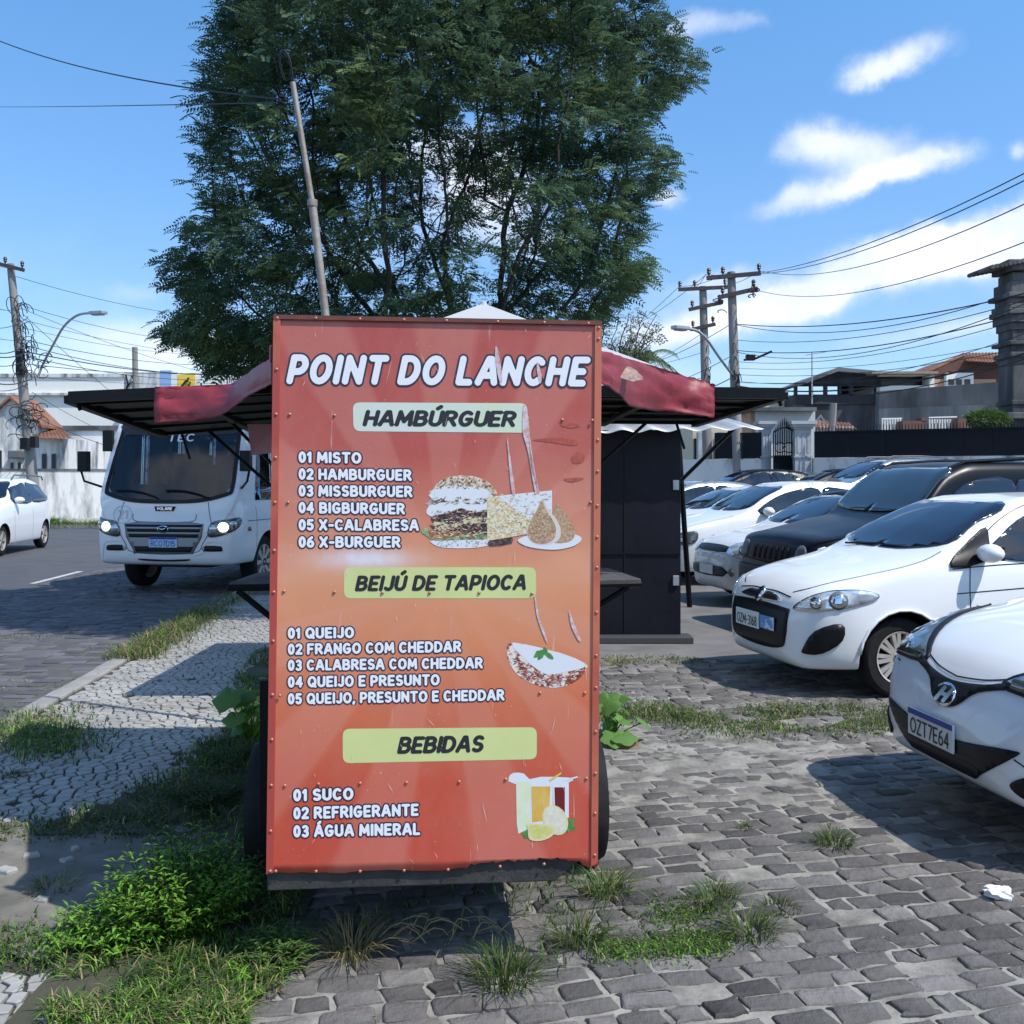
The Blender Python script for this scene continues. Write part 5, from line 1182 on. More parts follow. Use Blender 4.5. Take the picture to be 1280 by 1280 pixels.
    line('HAMBÚRGUER', 456, 641, 530.5, 531.5, 16, bk, bd, r=.135, ro=None, shear=.2, space=.30)
    line('BEIJÚ DE TAPIOCA', 446, 655, 737, 735.5, 15.5, bk, bd, r=.135, ro=None, shear=.2, space=.32, word=.42)
    line('BEBIDAS', 499, 601, 940, 938, 17, bk, bd, r=.135, ro=None, shear=.2, space=.30)
    for s, x1, y, yb in (('01 MISTO', 450, 577, 578), ('02 HAMBURGUER', 513, 598, 599.5), ('03 MISSBURGUER', 514, 619, 620), ('04 BIGBURGUER', 504.5, 640, 641.5), ('05 X-CALABRESA', 522, 661.5, 662), ('06 X-BURGUER', 499, 683, 683)):
        line(s, 375, x1, y, yb, 11.2, wn, bd, r=.145, ro=.285, space=.37, word=.42, step=.05)
    for s, x1, y, yb in (('01 QUEIJO', 441, 797, 796), ('02 FRANGO COM CHEDDAR', 575, 817, 813.5), ('03 CALABRESA COM CHEDDAR', 602, 837, 834), ('04 QUEIJO E PRESUNTO', 548, 858, 855), ('05 QUEIJO, PRESUNTO E CHEDDAR', 629, 879, 874)):
        line(s, 361.5, x1, y, yb, 11, wn, bd, r=.145, ro=.285, space=.37, word=.42, step=.05)
    for s, x1, y, yb in (('01 SUCO', 440, 1000, 998), ('02 REFRIGERANTE', 521.5, 1022.5, 1018), ('03 ÁGUA MINERAL', 523.5, 1045, 1042)):
        line(s, 368.5, x1, y, yb, 12, wn, bd, r=.145, ro=.285, space=.37, word=.42, step=.05)
    # --- printed food pictures
    pw = mat('print_white', (.70, .72, .76), .5); bun = mat('bun_print', (.42, .22, .11), .5, col2=(.72, .62, .5), vscale=60, thresh=(.42, .55)); meat = mat('meat_print', (.035, .022, .03), .5, col2=(.20, .11, .10), vscale=90, thresh=(.45, .65))
    chs = mat('cheese_print', (.62, .48, .24), .5, col2=(.75, .68, .5), vscale=40); tom = mat('tomato_print', (.48, .12, .06), .5, col2=(.62, .34, .2), vscale=50); let = mat('lettuce_print', (.10, .20, .08), .5, col2=(.45, .5, .3), vscale=70)
    cox = mat('croquette_print', (.36, .20, .12), .5, col2=(.55, .38, .24), vscale=130, thresh=(.4, .6)); fry = mat('fries_print', (.62, .44, .20), .5, col2=(.74, .70, .58), vscale=110, thresh=(.42, .56))
    z = .00035
    flat('burger_print', [(541, 612), (549, 602), (562, 596), (580, 594), (598, 597), (612, 604), (621, 616), (612, 618), (541, 616)], bun, bd, z)
    flat('burger_print', [(541, 613), (555, 608), (575, 607), (600, 610), (611, 614), (611, 626), (541, 625)], pw, bd, z*2, 2)
    flat('burger_print', [(541, 623), (610, 622), (610, 634), (540, 636)], mat('onion_print', (.10, .07, .07), .5, col2=(.7, .66, .6), vscale=50), bd, z*1.4, 2)
    flat('burger_print', [(533, 641), (541, 630), (575, 627), (609, 628), (609, 640), (575, 638), (545, 646)], pw, bd, z*2.2, 3)
    flat('burger_print', [(539, 646), (560, 641), (577, 635), (590, 641), (609, 637), (609, 650), (585, 648), (560, 657), (545, 656)], meat, bd, z*2.8, 3)
    flat('burger_print', [(543, 652), (566, 655), (590, 645), (609, 650), (609, 654), (580, 655), (560, 664), (545, 662)], chs, bd, z*3.2, 3)
    flat('burger_print', [(536, 655), (549, 662), (572, 658), (592, 651), (609, 652), (609, 667), (575, 666), (550, 667)], meat, bd, z*2.6, 3)
    flat('burger_print', [(538, 662), (552, 665), (573, 664), (560, 671), (541, 674)], tom, bd, z*3.4, 3)
    flat('burger_print', [(526, 664), (534, 660), (540, 672), (565, 671), (590, 668), (609, 670), (609, 674), (570, 675), (545, 676), (535, 671)], let, bd, z*3, 3)
    flat('burger_print', [(539, 675), (575, 675), (609, 673), (612, 681), (590, 685), (560, 685), (545, 682)], pw, bd, z*2.4, 3)
    flat('fries_print', [(609, 621), (690, 613), (690, 660), (670, 665), (640, 671), (609, 676)], fry, bd, z*3.6, 1)
    flat('fries_print', [(622, 620), (690, 613), (690, 640), (665, 652)], pw, bd, z*4, 1)
    flat('fries_print', [(611, 676), (637, 670), (640, 679), (613, 683)], meat, bd, z*3.2, 2)
    flat('plate_print', [(648, 674), (665, 668), (690, 665), (715, 667), (727, 673), (718, 682), (695, 687), (668, 685), (652, 680)], pw, bd, z*4.4)
    flat('croquette_print', [(698, 628), (704, 638), (713, 650), (719, 664), (715, 675), (702, 679), (690, 676), (686, 655), (692, 640)], cox, bd, z*4.8)
    flat('croquette_print', [(678, 624), (685, 636), (696, 650), (701, 663), (697, 676), (680, 681), (664, 677), (658, 664), (664, 648), (672, 635)], mat('croquette_rim_print', (.66, .6, .56), .5), bd, z*5.2)
    flat('croquette_print', [(677, 625), (683, 638), (692, 652), (695, 664), (691, 675), (678, 680), (664, 676), (659, 664), (665, 648), (672, 636)], cox, bd, z*5.6)
    flat('tapioca_print', [(641, 803), (700, 816), (731, 829), (733, 836), (722, 850), (700, 859), (676, 858), (650, 846), (637, 829), (634, 815)], mat('filling_print', (.30, .045, .03), .5, col2=(.75, .68, .62), vscale=42, thresh=(.46, .52)), bd, z, 3)
    flat('tapioca_print', [(641, 803), (700, 816), (731, 829), (725, 836), (705, 840), (683, 843), (664, 831), (650, 818)], pw, bd, z*2, 2)
    lf = mat('herb_print', (.07, .24, .06), .5, var=.3, vscale=60)
    for (a, b_) in (((667, 822), (679, 812)), ((672, 825), (680, 815)), ((680, 808), (683, 820)), ((681, 815), (692, 824)), ((676, 815), (669, 817))):
        d = Vector(b_)-Vector(a); n_ = Vector((-d.y, d.x)).normalized()*3.2; m0 = (Vector(a)+Vector(b_))/2; flat('herb_print', [a, tuple(m0+n_), b_, tuple(m0-n_)], lf, bd, z*3+random.random()*.0003, 2)
    flat('glass_print', [(636, 972), (642, 966), (655, 967), (662, 974), (676, 971), (711, 972), (711, 978), (644, 980)], pw, bd, z, 2)
    flat('glass_print', [(645, 977), (663, 977), (663, 1035), (648, 1042), (646, 1030)], mat('lemonade_print', (.62, .70, .42), .5, col2=(.72, .75, .65), vscale=30), bd, z*1.5, 1)
    flat('glass_print', [(663, 977), (691, 977), (691, 1030), (663, 1033)], pw, bd, z*2, 1); flat('glass_print', [(664, 983), (688, 983), (686, 1025), (665, 1028)], mat('orange_juice_print', (.66, .36, .05), .5, col2=(.7, .48, .12), vscale=20), bd, z*2.6, 1)
    flat('glass_print', [(691, 977), (711, 976), (711, 1022), (692, 1026)], pw, bd, z*2, 1); flat('glass_print', [(693, 984), (706, 984), (706, 1018), (694, 1022)], mat('cola_print', (.16, .008, .008), .5), bd, z*2.6, 1)
    flat('straw_print', [(686, 975), (701, 965), (702, 967), (688, 977)], mat('straw_yellow', (.7, .5, .1), .5), bd, z*3, 1); flat('straw_print', [(702, 975), (722, 970), (722, 972), (703, 977)], pw, bd, z*3, 1)
    flat('lemon_print', [(711, 1025), (719, 1022), (716, 1030), (720, 1035), (710, 1040), (700, 1035)], lf, bd, z*3, 1); flat('lemon_print', [(652, 1040), (660, 1037), (670, 1050), (655, 1047)], lf, bd, z*3, 1)
    rind = mat('rind_print', (.70, .62, .34), .5); pulp = mat('pulp_print', (.62, .56, .40), .5, col2=(.74, .72, .62), vscale=60)
    E = lambda cx, cy, rx, ry, a=.5: [(cx+rx*math.cos(t)*math.cos(a)-ry*math.sin(t)*math.sin(a), cy+rx*math.cos(t)*math.sin(a)+ry*math.sin(t)*math.cos(a)) for t in np.linspace(0, 2*PI, 20)[:-1]]
    flat('lemon_print', E(694, 1025, 15, 20, -.5), rind, bd, z*3.5, 1); flat('lemon_print', E(694, 1025, 13, 18, -.5), pulp, bd, z*4, 1)
    flat('lemon_print', [(661, 1029), (693, 1033), (690, 1045), (675, 1051), (662, 1049), (660, 1038)], rind, bd, z*4.5, 3); flat('lemon_print', [(663, 1031), (690, 1035), (686, 1044), (673, 1048), (664, 1045)], mat('lime_pulp_print', (.52, .50, .10), .5, col2=(.66, .64, .3), vscale=60), bd, z*5, 3)
    def speckle(x0, y0, x1, y1, n, cols, off, s=(.6, 2.2), poly=None):
        for ci, c in enumerate(cols):
            mm = mat('print_speckle', c, .5); q = MB()
            for k in range(n//len(cols)):
                for _ in range(20):
                    x, y = random.uniform(x0, x1), random.uniform(y0, y1)
                    if poly is None or in_poly(x, y, poly): break
                a = random.gauss(0, .5); L_, w_ = random.uniform(*s), random.uniform(.35, .8); ca, sa = math.cos(a), math.sin(a); o_ = off+(ci*40+k)*.0000012
                q.add([B(x-ca*L_, y-sa*L_, o_), B(x+sa*w_, y-ca*w_, o_), B(x+ca*L_, y+sa*L_, o_), B(x-sa*w_, y+ca*w_, o_)], [(0, 1, 2, 3)])
            tag(q.build('print_speckle', mm, bd, fix=False), kind='stuff')
    speckle(545, 597, 616, 611, 150, [(.20, .08, .04), (.75, .68, .5), (.10, .05, .03)], .0012, poly=[(543, 612), (549, 602), (562, 596), (580, 594), (598, 597), (612, 604), (620, 615)])
    speckle(540, 622, 608, 630, 60, [(.06, .04, .04), (.65, .62, .5), (.2, .08, .05)], .0016, (1.5, 5)); speckle(540, 638, 608, 668, 320, [(.015, .012, .02), (.22, .10, .06), (.5, .3, .18), (.05, .03, .03), (.6, .55, .42)], .0022, (.8, 3.4))
    speckle(536, 664, 608, 674, 90, [(.45, .10, .05), (.10, .2, .06), (.6, .6, .4)], .0022, (1.5, 5)); speckle(545, 676, 608, 683, 40, [(.5, .48, .45), (.35, .2, .1)], .0018)
    speckle(611, 616, 688, 668, 260, [(.74, .72, .62), (.50, .33, .12), (.62, .52, .3), (.38, .30, .14)], .0020, (.8, 2.4)); speckle(662, 640, 694, 677, 120, [(.22, .11, .06), (.56, .42, .3)], .0026, (.4, 1.1), poly=[(677, 630), (692, 652), (694, 664), (678, 677), (661, 664)])
    speckle(637, 806, 733, 858, 260, [(.72, .70, .66), (.20, .03, .02), (.42, .12, .06)], .0010, (1, 4), poly=[(637, 815), (665, 835), (684, 845), (706, 842), (731, 834), (720, 851), (700, 858), (676, 857), (650, 845)])
    # drips and scraped patches
    drip = mat('paint_drip', (.66, .58, .62), .5, col2=(.58, .32, .30), vscale=60, thresh=(.4, .6))
    for pts in ([(655, 505), (660, 520), (664, 560), (672, 612), (668, 612), (660, 565), (653, 538)], [(661, 545), (666, 580), (674, 614), (672, 614), (663, 580)], [(634, 546), (639, 580), (644, 617), (640, 617), (636, 580)], [(620, 432), (625, 450), (628, 475), (624, 476), (619, 450)], [(668, 740), (674, 770), (684, 800), (682, 801), (671, 770)], [(711, 762), (716, 775), (726, 800), (722, 799), (714, 782)], [(672, 452), (677, 470), (675, 480), (671, 462)]): flat('drip', pts, drip, bd, .0020, 3)
    mark = mat('dark_red_mark', (.36, .05, .035), .5, col2=(.48, .11, .075), vscale=80)
    for pts in ([(700, 531), (715, 529), (725, 533), (712, 535)], [(665, 550), (700, 547), (722, 552), (718, 557), (690, 553)], [(714, 572), (722, 565), (731, 570), (728, 578), (717, 579)], [(704, 599), (718, 597), (730, 598), (715, 603)]): flat('scuff', pts, mark, bd, .0006, 3)
    scm = mat('scratch', (.75, .66, .62), .6); sc = MB()
    for k in range(90):
        x, y = random.uniform(356, 736), random.choice((random.uniform(405, 700), random.uniform(690, 1080))); L_ = random.expovariate(1/7)+2; a = random.gauss(1.35, .35)*random.choice((1, 1, 1, -1)); w_ = random.uniform(.12, .32)
        dx, dy = math.cos(a)*L_, math.sin(a)*L_; nx, ny = -math.sin(a)*w_, math.cos(a)*w_; sc.add([B(x, y, .0024+k*.000004), B(x+nx+dx*.5, y+ny+dy*.5, .0024+k*.000004), B(x+dx, y+dy, .0024+k*.000004), B(x-nx+dx*.5, y-ny+dy*.5, .0024+k*.000004)], [(0, 1, 2, 3)])
    tag(sc.build('scratches', scm, bd, fix=False), kind='stuff')
    # --- body behind the board
    W_ = .98; Z0, Z1 = .40, 2.02; L_ = 2.6
    b = MB()
    b.prism([C(.03, .03, .55), C(W_, .03, .55), C(W_, L_, .55), C(.03, L_, .55)], (0, 0, .62))
    P('body', b, m_black, bevel=.01)
    b = MB()
    for (u, v) in ((.03, .04), (W_, .04), (.03, L_), (W_, L_)): b.prism([C(u-.02, v-.0, .36), C(u+.02, v-.0, .36), C(u+.02, v+.04, .36), C(u-.02, v+.04, .36)], (0, 0, 1.68))
    P('corner_posts', b, m_black)
    b = MB(); b.prism([C(.0, .05, 1.98), C(W_+.04, .05, 1.98), C(W_+.04, L_, 1.98), C(.0, L_, 1.98)], (0, 0, .06)); P('roof', b, m_cartred, bevel=.01)
    b = MB(); b.prism([C(.02, L_-.02, .5), C(W_, L_-.02, .5), C(W_, L_+.02, .5), C(.02, L_+.02, .5)], (0, 0, 1.5)); P('end_panel', b, m_cartred)
    b = MB(); b.prism([C(.0, .012, .285), C(.93, .012, .285), C(1.0, .012, .345), C(1.0, .012, .41), C(.0, .012, .41)], AX*.05); b.prism([C(.02, .06, .30), C(.1, .06, .30), C(.1, L_, .30), C(.02, L_, .30)], (0, 0, .07)); b.prism([C(.9, .06, .30), C(.98, .06, .30), C(.98, L_, .30), C(.9, L_, .30)], (0, 0, .07)); b.prism([C(.0, .06, .36), C(1.0, .06, .36), C(1.0, L_, .36), C(.0, L_, .36)], (0, 0, .03))
    P('chassis', b, mat('grimy_frame', (.035, .033, .032), .7, var=.4, vscale=12, bump=.3), bevel=.004)
    # side flaps: framed sheet with ribs underneath
    for nm, NO, FO, NI, FI in (('l', at(85, 494.5, 4.3), at(205, 541, 5.9), C(-.0, 1.05, 2.0), C(-.0, 2.62, 1.95)), ('r', at(980, 490, 4.35), at(868, 527, 5.95), C(1.0, 1.15, 2.0), C(1.0, 2.65, 1.95))):
        b = MB(); n_ = (FO-NO).cross(NI-NO).normalized(); n_ = n_ if n_.z > 0 else -n_
        b.prism([NO, FO, FI, NI], n_*.018); P('flap', b, m_black)
        b = MB()
        for t in (.0, .13, .33, .55, .77, 1.0): a, c = NO.lerp(FO, t), NI.lerp(FI, t); dd = (FO-NO).normalized()*.018; b.prism([a-dd, a+dd, c+dd, c-dd], -n_*(.030 if t == 0 else .016))
        for t in (0, .5, 1): a, c = NO.lerp(NI, t), FO.lerp(FI, t); dd = (NI-NO).normalized()*.018; b.prism([a-dd, a+dd, c+dd, c-dd], -n_*.032)
        P('flap_frame', b, m_black)
        b = MB(); e_ = NO.lerp(FO, .06); b.tube([e_, e_-Vector((0, 0, .05))+Vector((.02, 0, 0))], .009, 6); P('latch', b, m_black); b = MB(); e_ = FO.lerp(FI, .1); b.tube([e_, e_+Vector((.05, 0, -.16))], .008, 6); P('latch', b, m_black)
        b = MB(); side = -.0 if nm == 'l' else 1.0; s0 = C(side, 2.5, 1.25); s1 = FO.lerp(FI, .25); b.tube([s0, s1], .010, 8); P('strut', b, m_black)
        if nm == 'l': b = MB(); b.tube([C(-.0, 1.6, 1.45), NO.lerp(FO, .75).lerp(NI.lerp(FI, .75), .45)], .009, 8); P('strut', b, m_black)
    # counters folding out below the flaps
    for nm, (a, b_, c, d) in (('l', (at(286, 735, 4.2), at(320, 722, 5.0), C(0, 1.75, 1.17), C(0, .95, 1.16))), ('r', (at(801, 730, 4.3), at(762, 716, 4.9), C(1.0, 1.6, 1.17), C(1.0, .9, 1.16)))):
        q = MB(); q.prism([a, b_, c, d], (0, 0, .022)); P('counter', q, mat('worn_counter_top', (.12, .115, .11), .6, col2=(.03, .03, .035), vscale=9), bevel=.003)
        q = MB(); q.tube([a.lerp(d, .12)-Vector((0, 0, .01)), C(0 if nm == 'l' else 1.0, 1.0, .92)], .014, 6); q.tube([a, d], .015, 6); P('counter_bracket', q, m_black)
    # wheels, mudguards and the black post with a white stripe
    for u, nm in ((1.17, 'r'), (-.13, 'l')):
        c = C(u, .98, .26); t = MB(); M = Matrix.Translation(c) @ AU.to_track_quat('Z', 'Y').to_matrix().to_4x4()
        t.lathe([(.15, -.065), (.2, -.078), (.245, -.07), (.26, -.045), (.262, 0), (.26, .045), (.245, .07), (.2, .078), (.15, .065), (.15, -.065)], 36, 0, M); w = P('wheel', t, m_rubber, smooth=True)
        r = MB(); r.lathe([(.15, -.06), (.14, -.03), (.05, -.02), (0, -.02)], 24, 0, M); r.lathe([(.15, .06), (.14, .03), (.05, .02), (0, .02)], 24, 0, M); r.build('rim', m_rust, w, smooth=True)
        q = MB(); q.tube([C(u, .98, .26), C(.5, .98, .30)], .02, 8); P('axle', q, m_black)
    q = MB(); q.prism([C(-.12, .62, .22), C(-.07, .62, .22), C(-.07, .66, .22), C(-.12, .66, .22)], (0, 0, .62)); P('drawbar_post', q, m_black, bevel=.003)
    q = MB(); q.prism([C(-.12, .70, .48), C(.0, .70, .48), C(.0, 1.3, .48), C(-.12, 1.3, .48)], (0, 0, .10)); q.prism([C(-.13, .70, .34), C(-.11, .70, .34), C(-.11, 1.3, .34), C(-.13, 1.3, .34)], (0, 0, .28)); P('mudguard', q, mat('mudguard_paint', (.03, .03, .035), .5, col2=(.5, .5, .5), vscale=11, thresh=(.60, .64)), bevel=.01)
    # --- red tarpaulins draped over the hinges
    tar = mat('red_tarpaulin', (.25, .028, .040), .5, var=.12, vscale=5, bump=.25, bscale=9)
    def drape(rails, label):
        nU = 26; rows = []
        for r in rails:
            q = smoothpoly(r, 8, closed=False); rows.append([q[int(round(i*(len(q)-1)/nU))] for i in range(nU+1)])
        V = len(rows); full = []
        for i in range(nU+1):
            col_ = smoothpoly([rows[k][i] for k in range(V)], 6, closed=False); full.append(col_)
        mb = MB(); nV = len(full[0])
        for i, c in enumerate(full):
            for k, p in enumerate(c):
                w = noise.noise(Vector((i*.25, k*.22, 3)))*.014+abs(noise.noise(Vector((i*.55+k*.12, k*.3, 9))))*-.022+abs(noise.noise(Vector((i*.9-k*.3, k*.5, 4))))*.010; mb.v.append(tuple(p+Vector((w*.3, -w, w*.4))))
        for i in range(nU):
            for k in range(nV-1): a = i*nV+k; mb.f.append((a, a+nV, a+nV+1, a+1)); mb.mi.append(0)
        o = mb.build('tarpaulin', tar, None, smooth=True, ang=70); s = o.modifiers.new('s', 'SOLIDIFY'); s.thickness = .003; tag(o, label, 'tarpaulin', 'red tarpaulins over the cart'); return o
    u_ = Vector((0, 0, .02))
    topL = [at(194, 486, 4.22), at(240, 485, 4.2), at(285, 482, 4.12), at(300, 474, 3.95), at(318, 462, 3.7), at(344, 446, 3.42)]; botL = [at(193, 528, 4.2), at(240, 526, 4.16), at(278, 517, 4.05), at(300, 502, 3.85), at(320, 490, 3.65), at(344, 478, 3.42)]
    backL = [p+Vector((.0, .5, .025)) for p in topL[:3]]+[p+Vector((.05, .35, .03)) for p in topL[3:5]]+[p+Vector((0, .3, .0)) for p in topL[5:]]
    drape([backL, [p+Vector((0, .06, .01)) for p in topL], topL, [a.lerp(b, .5)+Vector((0, -.012, 0)) for a, b in zip(topL, botL)], botL], 'dark red tarpaulin flap hanging over the left black awning')
    topR = [at(748, 440, 3.42), at(775, 447, 3.6), at(800, 455, 3.85), at(840, 467, 4.15), at(870, 476, 4.25), at(894, 484, 4.28)]; botR = [at(748, 476, 3.42), at(772, 490, 3.58), at(792, 508, 3.82), at(820, 513, 4.12), at(860, 518, 4.22), at(893, 522, 4.26)]
    backR = [p+Vector((0, .3, 0)) for p in topR[:1]]+[p+Vector((-.05, .35, .03)) for p in topR[1:3]]+[p+Vector((0, .5, .02)) for p in topR[3:]]
    o = drape([backR, [p+Vector((0, .06, .01)) for p in topR], topR, [a.lerp(b, .5)+Vector((0, -.012, 0)) for a, b in zip(topR, botR)], botR], 'faded red tarpaulin flap with a torn patch hanging over the right black awning')
    q = MB(); ctr = at(785, 468, 3.66); v = []
    for k in range(14): a = 2*PI*k/14; r_ = 1+.35*noise.noise(Vector((k*1.3, 0, 0))); v.append(ctr+Vector((.05*math.cos(a)*r_, .03*math.sin(a)*r_-.03, .028*math.sin(a)*r_-.012*math.cos(a))))
    q.prism(v, (0, .006, 0)); t = q.build('torn_patch', mat('exposed_backing', (.16, .09, .07), .8, col2=(.4, .3, .26), vscale=60), o)
    for xx, yy, zz, ww in ((310, 540, 3.9, 34), ):
        q = MB(); p0, p1, p2, p3 = at(309, 530, 4.4), at(342, 530, 4.2), at(342, 566, 4.2), at(314, 569, 4.4); q.prism([p0, p1, p2, p3], (0, .01, 0)); t = q.build('red_cloth_scrap', tar); tag(t, 'dark red cloth scrap hanging in the shade under the left awning', 'cloth')

# ------------------------------------------------------------------ tent, stall, canopy, pole behind the cart
def build_behind():
    t = empty('market_tent', (-.22, 8, 0), 0, 'white pyramid tent whose peak shows above the red board', 'tent'); wt = gmat('tent_fabric', (.55, .56, .57), .25, 0)
    pk = Vector((0, 0, 2.98)); hs = 1.34; ze = 2.30; cs = [Vector((-hs, -1.2, ze)), Vector((hs, -1.2, ze)), Vector((hs, 1.2, ze)), Vector((-hs, 1.2, ze))]
    b = MB(); n = 10
    for i in range(4):
        a, c = cs[i], cs[(i+1) % 4]
        for j in range(n):
            for k in range(n):
                q = []
                for (s, u) in ((j/n, k/n), ((j+1)/n, k/n), ((j+1)/n, (k+1)/n), (j/n, (k+1)/n)):
                    p = pk.lerp(a.lerp(c, u), s); p = p+Vector((0, 0, -.015*math.sin(s*PI)*(.35+.65*math.sin(u*PI)))); q.append(p)
                b.add(q, [(0, 1, 2, 3)])
        b.add([a, c, c-Vector((0, 0, .16)), a-Vector((0, 0, .16))], [(0, 1, 2, 3)])
    bmv = b.build('canopy', wt, t, smooth=True, ang=50, fix=True)
    q = MB(); q.lathe([(.0, 3.0), (.02, 2.99), (.03, 2.96)], 10); q.build('finial', wt, t)
    for c in cs: q = MB(); q.tube([Vector((c.x*.4, c.y*.5, 0)), Vector((c.x*.4, c.y*.5, 2.55))], .02, 8); q.build('leg', m_steel, t)
    # black stall
    s = empty('black_stall', (.55, 10.9, 0), 0, 'black sheet-metal stall with a low step and grey corrugated canopy', 'stall')
    def P(name, mb, m, **k): o = mb.build(name, m, s, **k); o.matrix_parent_inverse = Matrix.Translation(-s.location); return o
    x1 = at(843, 600, 10.2).x; x2 = at(851, 600, 10.2).x
    b = MB(); b.prism([(-.6, 10.2, .05), (x2, 10.2, .05), (x2, 12, .05), (-.6, 12, .05)], (0, 0, 2.05)); 
    for i in (5, 6): pass
    P('wall', b, mat('stall_black', (.008, .008, .014), .5, spec=.2, var=.3, vscale=2, bump=.15, bscale=12), bevel=.01)
    b = MB(); b.bb(-.6, x2-.01, 10.185, 10.199, .86, .875); P('panel_lip', b, m_black)
    b = MB(); b.bb(1.12, 1.127, 10.188, 10.199, .1, 2.08); P('panel_seam', b, m_dark)
    for z in (.55, 1.5): b = MB(); b.bb(1.60, 1.66, 10.17, 10.199, z, z+.10); P('hinge', b, m_steel, bevel=.004)
    b = MB(); b.bb(-.6, at(866, 800, 10.05).x, 10.0, 10.3, 0, .06); P('step', b, mat('stall_step', (.045, .045, .05), .7), bevel=.006)
    b = MB(); nC = 96; X0, X1 = -.7, 2.45
    for i in range(nC+1):
        x = X0+(X1-X0)*i/nC; w = .016*math.cos(i*2*PI/9); b.v += [(x, 9.95+.02*w, 2.05+w+.055*(x/2.4)), (x, 12.3, 2.36+w+.03*(x/2.4))]
    for i in range(nC): b.f.append((2*i, 2*i+2, 2*i+3, 2*i+1)); b.mi.append(0)
    o = P('corrugated_canopy', b, mat('zinc_sheet', (.40, .41, .43), .45, .4, var=.15, vscale=3), smooth=True, ang=80, fix=False); sm = o.modifiers.new('s', 'SOLIDIFY'); sm.thickness = .004
    b = MB(); b.tube([at(848, 545, 12.6), Vector((at(857, 750, 13.2).x, 12.9, 0))], .034, 8); P('post', b, m_black)
    b = MB(); b.tube([at(849, 603, 12.65), at(922, 531, 11.4)], .024, 8); P('brace', b, m_black)
    # leaning electric pole
    p = empty('service_pole', (at(470, 870, 6.2).x, 6.2, 0), 0, 'thin leaning metal pole with a cable loop at its head rising behind the red board', 'pole')
    def Q(name, mb, m, **k): o = mb.build(name, m, p, **k); o.matrix_parent_inverse = Matrix.Translation(-p.location); return o
    a = Vector((at(470, 870, 6.2).x, 6.2, 0)); c = at(381, 205, 6.2); d = at(366, 80, 6.2); pm = mat('pole_metal', (.36, .35, .33), .6, .3, col2=(.22, .17, .13), vscale=8, bump=.2)
    b = MB(); b.tube([a, at(390, 250, 6.2)], .024, 12); Q('shaft', b, pm, smooth=True)
    b = MB(); b.tube([at(391, 258, 6.2), at(366, 103, 6.2)], .017, 12); b.lathe([(.03, -.02), (.032, .0), (.03, .02)], 12, 0, Matrix.Translation(at(390.5, 254, 6.2))); Q('upper_tube', b, pm, smooth=True)
    b = MB(); q = [at(x, y, 6.2) for x, y in ((366, 100), (364, 84), (361, 72), (355, 64), (350, 70), (351, 84), (356, 100))]; b.tube(smoothpoly(q, 4, False), .007, 6); b.tube(smoothpoly([at(x, y, 6.18) for x, y in ((354, 124), (350, 140), (356, 170), (372, 200), (378, 300), (392, 390))], 4, False), .003, 5); Q('cable_loop', b, m_black)
    b = MB()
    for x, y in ((353, 120), (350, 126), (357, 124)): b.lathe([(0, -.018), (.016, -.01), (.016, .01), (0, .018)], 8, 0, Matrix.Translation(at(x, y, 6.18)))
    Q('insulator', b, m_plast, smooth=True)
# ------------------------------------------------------------------ the big tree
m_bark = mat('tree_bark', (.030, .025, .022), .9, var=.35, vscale=9, bump=.5, bscale=30, stretch=(1, 1, .2))
def leaf_mat():
    m = gmat('tamarind_leaf', (.070, .115, .062), .30, .32); t = m.node_tree
    tcn = t.nodes.new('ShaderNodeTexCoord'); n = N(t, 'ShaderNodeTexNoise', i_Scale=1.1, i_Detail=3.0); t.links.new(tcn.outputs['Object'], n.inputs['Vector'])
    mx = t.nodes.new('ShaderNodeMix'); mx.data_type = 'RGBA'; r = t.nodes.new('ShaderNodeMapRange'); r.inputs[1].default_value = .42; r.inputs[2].default_value = .66; t.links.new(n.outputs[0], r.inputs[0]); t.links.new(r.outputs[0], mx.inputs[0])
    mx.inputs[6].default_value = (.030, .074, .050, 1); mx.inputs[7].default_value = (.115, .165, .055, 1)
    hs = [x for x in t.nodes if x.type == 'HUE_SAT'][0]; t.links.new(mx.outputs[2], hs.inputs['Color']); return m
def in_poly(x, y, P):
    c = False; j = len(P)-1
    for i in range(len(P)):
        if (P[i][1] > y) != (P[j][1] > y) and x < (P[j][0]-P[i][0])*(y-P[i][1])/(P[j][1]-P[i][1])+P[i][0]: c = not c
        j = i
    return c
def edge_dist(x, y, P):
    d = 1e9
    for i in range(len(P)):
        ax, ay = P[i-1]; bx, by = P[i]; dx, dy = bx-ax, by-ay; t = max(0, min(1, ((x-ax)*dx+(y-ay)*dy)/(dx*dx+dy*dy+1e-9))); d = min(d, math.hypot(x-ax-t*dx, y-ay-t*dy))
    return d
